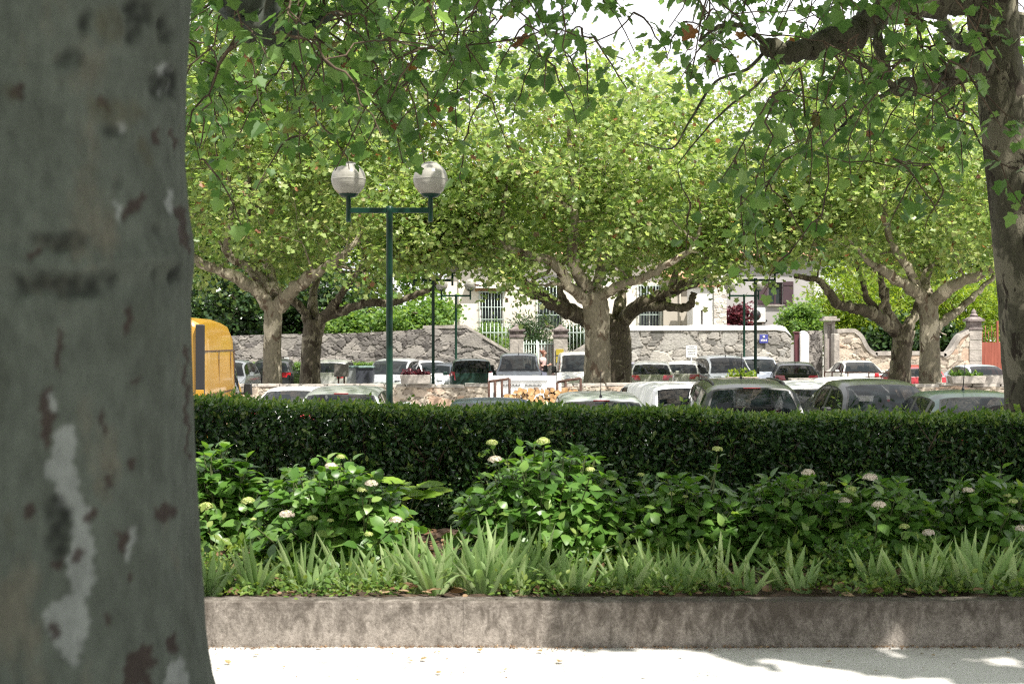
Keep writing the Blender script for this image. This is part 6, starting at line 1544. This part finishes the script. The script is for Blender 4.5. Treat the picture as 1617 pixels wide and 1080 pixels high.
        for yw in (L * .5 - .82, -L * .5 + .74):
            R = .31; ma = MA(); xx = s * (W / 2 - .105)
            pr = np.array([(R * .62, -.10), (R * .93, -.10), (R, -.06), (R, .06), (R * .93, .10), (R * .62, .10)]); th = np.linspace(0, 6.2832, 20, endpoint=False)
            v = np.stack([np.stack([xx + p[1] * np.ones(20), yw + p[0] * np.cos(th), R + p[0] * np.sin(th)], -1) for p in pr]); i_ = np.arange(5)[:, None] * 20; j_ = np.arange(20)[None, :]; k_ = (j_ + 1) % 20
            ma.add(v.reshape(-1, 3), np.stack([i_ + j_, i_ + k_, i_ + 20 + k_, i_ + 20 + j_], -1).reshape(-1, 4), 0, True)
            wh = ma.build("wheel", M["rubber"], t_)
            ma = MA(); xo = xx + s * .085
            for q in range(5):
                a = q * 1.2566; c, d = math.cos(a), math.sin(a); ma.add([(xo, yw - d * .035 + c * .04, R + c * .035 + d * .04), (xo, yw + d * .035 + c * .04, R - c * .035 + d * .04), (xo, yw + d * .05 + c * R * .64, R - c * .05 + d * R * .64), (xo, yw - d * .05 + c * R * .64, R + c * .05 + d * R * .64)], [(0, 1, 2, 3)])
            v = np.stack([np.full(20, xx), yw + R * .63 * np.cos(th), R + R * .63 * np.sin(th)], -1); ma.add(v, [tuple(range(20))], 1)
            v2 = np.stack([np.full(20, xo), yw + R * .63 * np.cos(th), R + R * .63 * np.sin(th)], -1); v3 = np.stack([np.full(20, xo), yw + R * .57 * np.cos(th), R + R * .57 * np.sin(th)], -1)
            ma.add(np.concatenate([v2, v3]), np.stack([np.arange(20), (np.arange(20) + 1) % 20, (np.arange(20) + 1) % 20 + 20, np.arange(20) + 20], -1), 0)
            ma.build("rim", [M["alloy"], M["black"]], wh)
    for yy, nm in ((-L / 2 - .012, 0), (L / 2 + .012, 1)):
        if plate: b = MA(); b.box((0, yy, .62 * hs if nm == 0 else .45), (.52, .02, .11)); b.build("number_plate", M["white_plate"], t_)
        b = MA(); b.box((0, yy + (.03 if nm == 0 else -.03), .36), (W * .72, .06, .16)); b.build("bumper_grille", M["black"], t_, bevel=.03)
    for x in (-.37, .37):
        for y in (L * (.5 - .50), L * (.5 - .72)):
            b = MA(); hb = bl.max() - .12; b.box((x, y, hb - .16), (.46, .16, .62), 0, 0, .85); b.box((x, y - .01, hb + .26), (.26, .10, .17), 0, 0, .8); b.box((x, y + .27, hb - .42), (.48, .5, .16)); b.build("seat", M["seat_cloth"], t_, bevel=.05)
    if rails:
        for s in (-1, 1):
            i0, i1 = at(.44), at(.86); xs = s * roofw * .86; ma = MA(); yy = [L / 2 - ts[i] * L for i in (i0, i1)]; zz = [zt[i0], zt[i1]]
            ma.tube(smooth_path([(xs, yy[0], zz[0] - .03), (xs, yy[0] - .12, zz[0] + .012), (xs, (yy[0] + yy[1]) / 2, max(zt) - .012), (xs, yy[1] + .15, zz[1] + .018), (xs, yy[1], zz[1] - .03)], 4), .02, 6); ma.build("roof_rail", M["black"], t_)
    if antenna is not None:
        i = at(antenna); y = L / 2 - ts[i] * L; ma = MA(); ma.lathe([(.03, 0), (.02, .03), (.012, .05)], 8, (0, y, zt[i])); ma.tube([(0, y, zt[i] + .04), (0, y - .10, zt[i] + .42)], [.008, .004], 5); ma.build("aerial", M["black"], t_)
    if brake:
        i = at(S["rw"][0] - .01); ma = MA(); ma.box((0, L / 2 - ts[i] * L - .03, zt[i] + .004), (.26, .04, .014)); ma.build("brake_light", M["red_lens"], t_, bevel=.005)
    return t_

PIX = px2x
silver = paint("silver", (.52, .54, .53), .6); beige = paint("beige_silver", (.50, .50, .44), .5); white = paint("white", (.80, .80, .79), 0, .25); black = paint("black", (.012, .013, .014), .2)
slate = paint("slate", (.06, .08, .095), .5); dgreen = paint("dark_green", (.018, .045, .038), .4); violet = paint("violet_grey", (.24, .23, .28), .5); pblue = paint("pale_blue", (.50, .55, .62), .5)
graphite = paint("graphite", (.016, .019, .018), .2); red = paint("red", (.42, .02, .03), .1); yellow = paint("yellow", (.36, .19, .012), 0, .35); dblue = paint("dark_blue", (.05, .07, .14), .4); pearl = paint("pearl", (.62, .61, .55), .2)
PI = math.pi
def row(px, Y): return PIX(px, Y)
# far row along the garden walls
car("black hatchback seen from behind, left of the smooth left plane trunk", "car", "hatch", row(426, 55), 56.5, .05, black, 1.50)
car("beige-silver car partly hidden by the dark left plane trunk and grey box", "car", "hatch", row(524, 55), 56.2, -.05, beige, 1.46, antenna=.5)
car("silver hatchback facing us behind the nearest lamp post", "car", "mpv", row(621, 55), 55.5, PI - .12, silver, 1.50)
car("white saloon behind the stone trough with reddish plants", "car", "saloon", row(674, 56), 57.2, PI + .5, white, 1.40)
car("dark grey car whose red tail light shows right of the second green post", "car", "hatch", row(712, 57), 58.2, -.35, slate, 1.32)
car("dark green soft-cornered small off-roader behind the far left lamp", "car", "jeep", row(742, 54), 54.5, .06, dgreen, 1.52)
car("slate blue van-like car facing us in front of the gate", "car", "mpv", row(819, 54), 55.2, PI + .0, slate, 1.72, antenna=.4, dark_trim=True)
car("white passenger van facing us, half hidden by the central trunks", "van", "van", row(918, 54), 55.2, PI, pearl, 1.76, name="parked_van", dark_trim=True)
car("violet-grey car just right of the central tree trunks", "car", "saloon", row(985, 56), 57.0, .08, violet, 1.36, antenna=.5)
car("silver-beige hatchback seen from behind with two wide red tail lights", "car", "hatch", row(1032, 53), 53.8, -.10, beige, 1.44)
car("cream hatchback seen from behind under the white sign", "car", "hatch", row(1092, 55), 56.4, -.28, pearl, 1.40)
car("silver people carrier facing us behind the planter with green leaves", "car", "mpv", row(1150, 53), 54.2, PI + .06, silver, 1.64, dark_trim=True, antenna=.4)
car("pale blue car facing us behind the bright green lamp post", "car", "hatch", row(1205, 55), 56.2, PI - .06, pblue, 1.56)
car("black hatchback seen from behind before the pebbled wall", "car", "hatch", row(1264, 53), 54.5, -.12, black, 1.40, antenna=.8)
car("champagne car facing us before the curved garden wall", "car", "saloon", row(1368, 56), 57.5, PI, pearl, 1.40, antenna=.5)
car("red small car glimpsed between the twin right trunks", "car", "hatch", row(1446, 54), 55, .05, red, 1.26)
car("grey-blue saloon facing us in front of the red gate", "car", "saloon", row(1568, 53), 54.5, PI + .08, pblue, 1.28)
car("silver car half hidden behind the yellow van's nose", "car", "hatch", row(352, 50), 51, PI, silver, 1.5)
# near part of the car park
car("dark graphite estate car rear with roof rails and red brake light over the hedge", "car", "estate", PIX(1192, 21.5), 23.4, -.03, graphite, 1.565, rails=True, antenna=.66, brake=True)
car("dark grey-green saloon facing us over the hedge, right of the white cars", "car", "saloon", PIX(1441, 21), 23.2, PI + .02, graphite, 1.535, dark_trim=True)
car("white car with its pale rear window showing between the two dark cars", "car", "hatch", PIX(1300, 25), 27.0, 0, white, 1.43)
car("white saloon roof showing beyond the dark grey-green saloon", "car", "saloon", PIX(1362, 31), 33.0, 0, white, 1.35, antenna=.5)
car("dark bottle-green saloon at the right edge by the leaning tree", "car", "saloon", PIX(1572, 20), 21.8, 0, dgreen, 1.42, antenna=.6)
car("small white van turned aside left of the graphite estate", "van", "van", PIX(1076, 26), 28.2, .16, white, 1.37, name="parked_van", L=3.9)
car("silver car roof with red brake light above the hedge, right of the logs", "car", "hatch", PIX(952, 22), 24.0, 0, silver, 1.33, brake=True, antenna=.86)
car("blue car roof barely showing above the hedge below the rusty rails", "car", "saloon", PIX(772, 21), 22.8, PI, dblue, 1.24)
car("silver-grey car rear with brake light, half sunk behind the hedge at the left", "car", "hatch", PIX(535, 25), 27.0, 0, silver, 1.33, brake=True)
car("white car roof left of the silver-grey car behind the hedge", "car", "saloon", PIX(455, 28), 30.0, 0, white, 1.22)
# yellow delivery van
yv = car("tall yellow high-roof delivery van at the left, half hidden by the near trunk", "van", "highvan", PIX(228, 26), 28.8, .05, yellow, 2.62, name="delivery_van", dark_trim=True)
def van_details():
    L, W = 5.6, 2.02
    for s in (-1, 1):
        ma = MA(); ma.box((s * (W / 2 * .862), -L / 2, 1.42), (.16, .09, 2.1)); ma.build("rear_corner_trim", M["black"], yv, bevel=.02)
    x = W / 2 * 1.002
    for y in (-1.0, .55): ma = MA(); ma.box((x - .006, y, .82), (.012, .012, .55)); ma.build("panel_seam", M["rust"], yv)
    ma = MA(); ma.box((x - .004, -.2, .62), (.02, 3.4, .05)); ma.build("side_rubbing_strip", M["black"], yv)
    for y0, y1, z, xx in ((-2.6, 1.15, 1.98, .911), (-2.55, .9, 1.16, .943)): ma = MA(); ma.box((xx, (y0 + y1) / 2, z), (.014, y1 - y0, .022)); ma.build("panel_seam", M["rust"], yv)
    for y in (-.95, .62, 1.1): ma = MA(); ma.box((.927, y, 1.56), (.014, .016, .80)); ma.build("panel_seam", M["rust"], yv)
    # dark swoosh emblem on the side
    ma = MA(); pts = [(-.42, .93), (-.05, .98), (.25, 1.10), (.02, 1.06), (.16, 1.22), (-.12, 1.07), (-.38, 1.03)]
    q = [(x + .004, a - .9, b - .16) for a, b in pts]; q2 = [(x + .010, a - .9, b - .16) for a, b in pts]; n = len(q)
    ma.add(q + q2, [tuple(range(n))[::-1], tuple(range(n, 2 * n))] + [(i, (i + 1) % n, (i + 1) % n + n, i + n) for i in range(n)]); ma.build("emblem", mat_plain("emblem_blue", (.03, .04, .12), rough=.4), yv)
    ma = MA(); ma.box((W / 2 * .862, -L / 2 - .05, 1.22), (.15, .02, .11)); ma.build("door_hinge", yellow, yv, bevel=.01)
    ma = MA(); ma.box((W / 2 * .862, -L / 2 - .05, .62), (.13, .03, .22)); ma.build("reversing_light", M["clear_lens"], yv, bevel=.02)
van_details()
# ------------------------------------------------------------------ trailer with firewood, planters, bins, railings, people
M["white_paint"] = mat_plain("white_truck_paint", (.60, .60, .59), rough=0.45, var=.1)
def trailer():
    Y = 33.0; x0, x1 = PIX(772, Y), PIX(885, Y); b = ((x0 + x1) / 2, Y, GZ); W = x1 - x0; xc = b[0]
    t = thing("flatbed_truck", "white flatbed truck with tall slatted headboard seen behind the firewood", "truck", b)
    zt = px2z(593, Y)
    ma = MA(); ma.span(np.array([x0 + .10, Y, px2z(606, Y)]), np.array([x1 - .08, Y + .06, zt])); ma.span(np.array([x0 + .10, Y - .002, px2z(601, Y)]), np.array([x1 - .3, Y - .03, px2z(597, Y)]))
    ma.span(np.array([x0 + .12, Y, GZ + .75]), np.array([x1 - .1, Y + .05, px2z(608.5, Y)])); ma.build("headboard", M["white_paint"], t, origin=b, bevel=.008)
    for a in (x0 + .04, x1 - .03):
        ma = MA(); ma.span(np.array([a - .05, Y - .03, GZ + .5]), np.array([a + .05, Y + .09, px2z(589, Y)])); ma.build("corner_post", M["white_paint"], t, origin=b, bevel=.008)
    for a, c in ((792, 822), (829, 856)):
        ma = MA(); xa, xb = PIX(a, Y), PIX(c, Y)
        for k in range(13): ma.span(np.array([xa + (xb - xa) * k / 13, Y - .03, px2z(609.5, Y)]), np.array([xa + (xb - xa) * (k + .55) / 13, Y - .01, px2z(606.5, Y)]))
        ma.build("vent_grille", M["black"], t, origin=b)
    ma = MA(); ma.box((xc, Y - 1.5, GZ + .62), (W, 3.0, .12)); ma.build("flat_bed", M["white_paint"], t, origin=b, bevel=.01)
    # cab beyond the headboard, lower than it
    ma = MA(); ma.prism([(0, 0), (0, 0), (0, 0)], 0, 0) if False else None
    V = [(xc - .8, Y + .2, GZ + .35), (xc + .8, Y + .2, GZ + .35), (xc + .8, Y + 1.9, GZ + .35), (xc - .8, Y + 1.9, GZ + .35), (xc - .72, Y + .25, zt - .06), (xc + .72, Y + .25, zt - .06), (xc + .72, Y + 1.1, zt - .1), (xc - .72, Y + 1.1, zt - .1), (xc + .78, Y + 1.75, GZ + .9), (xc - .78, Y + 1.75, GZ + .9)]
    ma.add(V, [(0, 3, 2, 1), (0, 1, 5, 4), (4, 5, 6, 7), (7, 6, 8, 9), (9, 8, 2, 3), (1, 2, 8, 6, 5), (0, 4, 7, 9, 3)]); ma.build("cab", M["white_paint"], t, origin=b, bevel=.03)
    for s in (-1, 1):
        for yy in (Y - 2.2, Y + 1.2):
            ma = MA(); ma.lathe([(.18, -.1), (.31, -.1), (.33, -.06), (.33, .06), (.31, .1), (.18, .1)], 18); v = np.concatenate(ma.v); ma.v = [np.stack([xc + s * (W / 2 - .12) + v[:, 2], yy + v[:, 0], GZ + .33 + v[:, 1]], -1)]
            w = ma.build("wheel", M["rubber"], t, origin=b); ma = MA(); ma.lathe([(.19, -.06), (.19, .06), (.05, .09)], 14); v = np.concatenate(ma.v); ma.v = [np.stack([xc + s * (W / 2 - .12) + s * v[:, 2], yy + v[:, 0], GZ + .33 + v[:, 1]], -1)]; r = ma.build("rim", M["alloy"], w); r.location = -Vector(b)
    # rusty side frames
    Yf = 31.4
    for xs, lb in (([772, 782, 792.5, 804.5], 0), ([880, 893, 917], 1)):
        ma = MA(); top = [px2z(604 if lb else 602.5 - (x - 772) * .14, Yf) for x in xs]
        if lb: top = [px2z(603.5, Yf), px2z(601, Yf), px2z(597.5, Yf)]
        for x, z in zip(xs, top): ma.tube([(PIX(x, Yf), Yf, GZ + .6), (PIX(x, Yf), Yf, z)], .028, 6)
        ma.tube([(PIX(x, Yf), Yf, z) for x, z in zip(xs, top)], .032, 6); ma.build("rusty_stake_frame", M["rust"], t, origin=b)
    # firewood: each log a thing lying on the bed
    rng = np.random.default_rng(51); Yl = 31.0
    M["log_end"] = mat_noise("log_end", [(0.25, (.26, .13, .05)), (0.5, (.42, .25, .11)), (0.75, (.55, .39, .22))], scale=9, rough=0.85)
    M["log_bark"] = mat_noise("log_bark", [(0.3, (.10, .065, .045)), (0.7, (.28, .19, .13))], scale=12, rough=0.95, bump=.6)
    protos = []
    for k in range(4):
        ma = MA(); n = 11; th = np.linspace(0, 6.2832, n, endpoint=False)
        rr = (1 + .12 * rng.normal(size=n)); 
        if k >= 2: rr = rr * np.where(np.cos(th - k) > .2, .55, 1.0)
        ring = np.stack([rr * np.cos(th), np.zeros(n), rr * np.sin(th)], -1) * np.array([.085, 1, .085])
        ma.add(np.concatenate([ring, ring * .95 + np.array([0, .48, 0])]), np.stack([np.arange(n), (np.arange(n) + 1) % n, (np.arange(n) + 1) % n + n, np.arange(n) + n], -1)[:, ::-1], 1)
        ma.f.append((np.array([np.arange(n)]), 0, False)); ma.f.append((np.array([np.arange(n)[::-1]]) + n, 0, False))
        protos.append(ma)
    me = [p.build("firewood_log", [M["log_end"], M["log_bark"]]) for p in protos]; used = [False] * 4
    z = GZ + .77; rowi = 0
    while z < px2z(613, Yl):
        a, c = PIX(793 + rng.uniform(0, 4), Yl), PIX(917 - rowi * 2.2, Yl); x = a
        top = lambda x: px2z(np.interp((x * F / Yl + 808.5), [785, 800, 815, 850, 890, 918], [624, 617, 612, 609, 607.5, 609]), Yl)
        while x < c:
            s = rng.uniform(.48, .95); k = int(rng.integers(0, 4))
            if z + .06 < top(x):
                o = me[k] if not used[k] else me[k].copy()
                if used[k]: COL.objects.link(o)
                used[k] = True
                o.location = (x + .085 * s, Yl + rng.uniform(-.10, .04), z + rng.normal() * .018); o.rotation_euler = (rng.normal() * .08, rng.uniform(0, 6.28), rng.normal() * .16); o.scale = (s, rng.uniform(.8, 1.1), s)
                tag(o, "cut firewood log with pale sawn end in the stack before the white truck", "log", "stacked firewood logs")
            x += .158 * s
        z += .098; rowi += 1
trailer()

def trough(px0, px1, ptop, pbot, Y, lb, leafm, kind, mat="coping"):
    x0, x1, zt, zb = PIX(px0, Y), PIX(px1, Y), px2z(ptop, Y), px2z(pbot, Y); b = ((x0 + x1) / 2, Y, zb); w = x1 - x0; h = zt - zb; d = .46
    t = thing("stone_planter", lb, "planter", b, 0, "stone planters on the low wall")
    ma = MA(); o = w / 2; i = o - .06; k = .90
    V = [(-o * k, -d / 2 * k, 0), (o * k, -d / 2 * k, 0), (o * k, d / 2 * k, 0), (-o * k, d / 2 * k, 0), (-o, -d / 2, h), (o, -d / 2, h), (o, d / 2, h), (-o, d / 2, h), (-i, -d / 2 + .06, h), (i, -d / 2 + .06, h), (i, d / 2 - .06, h), (-i, d / 2 - .06, h), (-i, -d / 2 + .06, h - .08), (i, -d / 2 + .06, h - .08), (i, d / 2 - .06, h - .08), (-i, d / 2 - .06, h - .08)]
    ma.add(V, [(0, 3, 2, 1), (0, 1, 5, 4), (1, 2, 6, 5), (2, 3, 7, 6), (3, 0, 4, 7), (4, 5, 9, 8), (5, 6, 10, 9), (6, 7, 11, 10), (7, 4, 8, 11), (8, 9, 13, 12), (9, 10, 14, 13), (10, 11, 15, 14), (11, 8, 12, 15)]); ma.build("trough", M[mat], t, bevel=.02)
    ma = MA(); ma.box((0, 0, h - .07), (w - .13, d - .13, .03)); ma.build("soil", M["earth"], t)
    if leafm:
        rng = np.random.default_rng(int(px0)); lf = MA(); n = 260; p = np.stack([rng.uniform(-i, i, n), rng.uniform(-.15, .15, n), h - .04 + rng.uniform(0, 1, n) ** 1.5 * (.24 if kind else .16) * (.4 + .6 * np.abs(np.sin(rng.uniform(-i, i, n) * 9)))], -1)
        add_leaves(lf, LEAF_OVAL, p, unit(rng.normal(size=(n, 3)) + np.array([0, -.2, .5])), unit(rng.normal(size=(n, 3)) * .6 + np.array([0, -.4, 1])), rng.uniform(.06, .14, n)); lf.build("plants", M[leafm], t)
trough(632, 681, 591.5, 606, 39.95, "grey stone trough with reddish plants on the low wall, right of the nearest lamp", "leaf_red", 0)
M["terracotta"] = mat_noise("weathered_planter", [(0.3, (.34, .25, .2)), (0.7, (.5, .43, .36))], scale=4, rough=.9)
trough(1147, 1196, 595, 606, 39.95, "weathered planter overflowing with yellow-green leaves by the bright green post", "leaf_bamboo", 1, "terracotta")
trough(1498, 1554, 593.5, 605.5, 39.95, "empty pale stone trough on the low wall at the right", "leaf_back", 0)
trough(1246, 1330, 597, 607, 39.95, "long brown stone trough below the rusty pipe rail", None, 0)
ma = MA(); c = (PIX(1572, YW), YW + .2, px2z(600, YW)); ma.box((c[0], c[1], c[2]), (.74, .5, .26)); tag(ma.build("stone_block", M["coping"], origin=c, bevel=.03), "squared stone block on the wall right of the empty trough", "stone block")
def pipe_rail():
    Y = 40.3; b = (PIX(1350, Y), Y, px2z(606, Y)); t = thing("pipe_railing", "low rusty pipe railing on the wall before the champagne car", "railing", b)
    ma = MA()
    for py in (587.5, 595): ma.tube([P(1302, py, Y), P(1404, py + 1, Y)], .018, 6)
    ma.build("rail", M["rust"], t, origin=b)
    for px in (1302, 1314, 1339, 1372, 1403): ma = MA(); ma.tube([P(px, 587, Y), P(px, 607, Y)], .02, 6); ma.build("post", M["rust"], t, origin=b)
pipe_rail()

def bins():
    Y = 53.0; t = None
    for k, (px, col, lb) in enumerate(((577, (.05, .055, .07), "dark grey wheeled bin with greenish lid beside the silver hatchback"), (561, (.35, .37, .37), "pale wheeled bin half hidden beside the dark wheeled bin"))):
        x = PIX(px, Y); zt = px2z(579, Y); b = (x, Y + k * .3, GZ); h = zt - GZ; t = thing("wheeled_bin", lb, "bin", b, 0, "wheeled bins by the garden wall")
        ma = MA(); ma.box((0, 0, h * .5 + .03), (.56, .62, h - .1), 0, 0, 1.15); ma.build("bin_body", mat_plain("bin_plastic_%d" % k, col, rough=.5), t, bevel=.03)
        ma = MA(); ma.box((0, -.02, h), (.70, .78, .07), 0, 0, .92); ma.box((0, .40, h - .03), (.55, .06, .05)); ma.build("bin_lid", mat_plain("bin_lid_%d" % k, (.12, .19, .17), rough=.5), t, bevel=.02)
        for s in (-.24, .24): ma = MA(); ma.lathe([(.03, -.03), (.10, -.03), (.10, .03), (.03, .03)], 12); v = np.concatenate(ma.v); ma.v = [np.stack([s + v[:, 2], .3 + v[:, 0], .1 + v[:, 1]], -1)]; ma.build("wheel", M["rubber"], t)
    Y = 50.0; c = P(539, 585, Y); b = (c[0], Y, GZ); t = thing("ticket_box", "flat grey-brown metal box on two legs in front of the beige-silver car", "box", b)
    ma = MA(); ma.box(c, (.50, .22, .44)); ma.build("casing", mat_plain("box_grey", (.16, .15, .13), rough=.6), t, origin=b, bevel=.015)
    for s in (-.1, .1): ma = MA(); ma.tube([(c[0] + s, Y, GZ), (c[0] + s, Y, c[2] - .2)], .03, 8); ma.build("leg", M["rust"], t, origin=b)
    ma = MA(); c = P(453, 570, 58); ma.box((c[0], 57.9, c[2]), (.2, .03, .3)); ma.tube([(c[0], 57.95, GZ), (c[0], 57.95, c[2])], .03, 6); tag(ma.build("notice_board", M["white_paint"], origin=(c[0], 57.9, GZ)), "small white notice on a stake behind the black hatchback", "notice")
bins()

def cycle_rack():
    Y = 17.5; b = (PIX(1600, Y), Y, GZ); t = thing("hoop_rack", "black tubular hoop rack rising just above the hedge at the right edge", "rack", b)
    for k in range(6):
        x = PIX(1550 + k * 15, Y); ma = MA(); a = np.linspace(0, math.pi, 9); zt = px2z(640 - .4 * k, Y)
        pts = [(x, Y, GZ)] + [(x + .42 * (1 - math.cos(v)) / 2, Y - .25 * (1 - math.cos(v)) / 2, zt - .14 + .14 * math.sin(v)) for v in a] + [(x + .42, Y - .25, GZ)]
        ma.tube(pts, .022, 8); ma.build("hoop", M["black"], t, origin=b)
    ma = MA(); ma.tube([P(1552, 643, Y), P(1680, 642, Y)], .022, 8); ma.build("top_bar", M["black"], t, origin=b)
cycle_rack()

# ------------------------------------------------------------------ people
M["skin"] = mat_plain("skin", (.46, .27, .20), rough=.55, var=.06)
M["hair"] = mat_plain("auburn_hair", (.16, .055, .03), rough=.6, var=.3, scale=30)
M["top"] = mat_plain("pale_pink_top", (.55, .38, .36), rough=.8, var=.15, scale=9)
M["skirt"] = mat_plain("blue_grey_skirt", (.13, .14, .19), rough=.85, var=.2, scale=9)
def skin(name, verts, edges, mat, parent, sub=2):
    me = bpy.data.meshes.new(name); me.from_pydata([v[:3] for v in verts], edges, []); me.update()
    o = bpy.data.objects.new(name, me); COL.objects.link(o); o.parent = parent
    bm = bmesh.new(); bm.from_mesh(me); ly = bm.verts.layers.skin.verify()
    bm.verts.ensure_lookup_table()
    for i, v in enumerate(verts):
        r = v[3]; bm.verts[i][ly].radius = (r, r) if not isinstance(r, tuple) else r; bm.verts[i][ly].use_root = (i == 0)
    bm.to_mesh(me); bm.free()
    s = o.modifiers.new("skin", 'SKIN'); s.use_smooth_shade = True
    u = o.modifiers.new("sub", 'SUBSURF'); u.levels = sub; u.render_levels = sub
    me.materials.append(mat)
    return o
def person(label, X, Y, z0, h, rot, name="person", child=False):
    """standing figure facing local +x, forearms raised in front, head bent"""
    t = thing(name, label, "person", (X, Y, z0), rot, None); s = h / 1.70
    def V(x, y, z, r): return (x * s, y * s, z * s, r * s)
    vs = [V(0, 0, .93, .125), V(0, 0, 1.10, .115), V(.0, 0, 1.26, .13), V(.0, 0, 1.38, .10), V(.02, 0, 1.46, .052), V(.045, 0, 1.53, .062), V(.06, 0, 1.60, .085), V(.055, 0, 1.655, .066)]
    ed = [(0, 1), (1, 2), (2, 3), (3, 4), (4, 5), (5, 6), (6, 7)]
    for sy in (-1, 1):
        b = len(vs); vs += [V(.0, sy * .09, .86, .085), V(.01, sy * .10, .48, .055), V(-.02, sy * .10, .10, .036), V(.05, sy * .11, .035, .034), V(.14, sy * .115, .025, .026)]
        ed += [(0, b), (b, b + 1), (b + 1, b + 2), (b + 2, b + 3), (b + 3, b + 4)]
        b = len(vs); vs += [V(-.005, sy * .175, 1.37, .052), V(-.03, sy * .205, 1.12, .040), V(.13, sy * .15, 1.09, .034), V(.235, sy * .07, 1.14, .025), V(.285, sy * .045, 1.16, .027)]
        ed += [(3, b), (b, b + 1), (b + 1, b + 2), (b + 2, b + 3), (b + 3, b + 4)]
        w = b + 4
        for q, (dx, dz, dy) in enumerate(((.05, .03, .0), (.06, .012, .0), (.058, -.006, .0), (.045, -.022, .0))):
            f = len(vs); vs += [V(.285 + dx * .6, sy * .04, 1.165 + dz, .010), V(.285 + dx, sy * .02, 1.175 + dz, .008)]; ed += [(w, f), (f, f + 1)]
        f = len(vs); vs += [V(.29, sy * .02, 1.20, .011), V(.31, sy * .01, 1.225, .009)]; ed += [(w, f), (f, f + 1)]
    skin("body", vs, ed, M["skin"], t)
    def lath(nm, prof, mat, off=(0, 0), ell=(.85, 1.15), n=20, curve=None):
        ma = MA(); ma.lathe([(r * s, z * s) for r, z in prof], n); v = np.concatenate(ma.v); v[:, 0] = v[:, 0] * ell[0] + off[0] * s; v[:, 1] = v[:, 1] * ell[1] + off[1] * s; ma.v = [v]; return ma.build(nm, mat, t)
    lath("top", [(.150, .90), (.155, 1.0), (.142, 1.10), (.152, 1.22), (.165, 1.32), (.150, 1.40), (.075, 1.45)], M["top"])
    for sy in (-1, 1):
        ma = MA(); ma.tube(np.array([(0, sy * .13, 1.39), (-.008, sy * .185, 1.33), (-.02, sy * .20, 1.20)]) * s, np.array([.062, .064, .058]) * s, 10); ma.build("sleeve", M["top"], t)
    lath("skirt", [(.215, .42), (.205, .60), (.185, .80), (.155, .93), (.146, 1.0)], M["skirt"])
    ma = MA(); rng = np.random.default_rng(4)
    a = np.linspace(-.55, 1.5, 9); ma.lathe([(.107 * math.cos(v) * s, (1.615 + .107 * math.sin(v)) * s) for v in a], 18); v = np.concatenate(ma.v); v[:, 0] = v[:, 0] * 1.0 + .028 * s; v[:, 0] = np.where(v[:, 2] < 1.64 * s, np.minimum(v[:, 0], .055 * s), v[:, 0]); ma.v = [v]; ma.build("hair", M["hair"], t)
    ma = MA(); ma.lathe([(.01 * s, -.05 * s), (.05 * s, -.03 * s), (.055 * s, .01 * s), (.01 * s, .05 * s)], 10, (-.075 * s, 0, 1.68 * s)); ma.build("hair_bun", M["hair"], t)
    for sy in (-1, 1):
        ma = MA(); ma.lathe([(.002, -.012 * s), (.012 * s, 0), (.002, .012 * s)], 8, (.135 * s, sy * .032 * s, 1.615 * s)); ma.build("eye", M["black"], t)
    ma = MA(); ma.lathe([(.012 * s, -.02 * s), (.016 * s, -.012 * s), (.004 * s, .03 * s)], 8, (.148 * s, 0, 1.60 * s)); ma.build("nose", M["skin"], t)
    for sy in (-1, 1):
        ma = MA(); ma.box((-.02 * s + .07 * s, sy * .11 * s, .025 * s), (.24 * s, .085 * s, .05 * s)); ma.build("shoe", M["black"], t, bevel=.015)
    return t
Yp = 57.6
p1 = person("woman with tied auburn hair, pink top and grey-blue skirt standing by the gate", PIX(857, Yp), Yp, GZ, px2z(553.5, Yp) - GZ, 0.0)
p1.rotation_euler = (0, 0, -.25)
Yc = 57.0
p2 = person("small child with reddish hair behind the white headboard, beside the gate pillar", PIX(874, Yc), Yc, GZ, px2z(586, Yc) - GZ + .05, 2.6)
c = P(864, 567.5, 57.6); ma = MA(); ma.box((c[0], Yp - .08, GZ + 1.25 * 1.06), (.02, .075, .15), -.25); tag(ma.build("phone", M["black"], origin=(c[0], Yp - .08, GZ + 1.25), bevel=.006), "dark phone held in the hands of the woman by the gate", "phone")
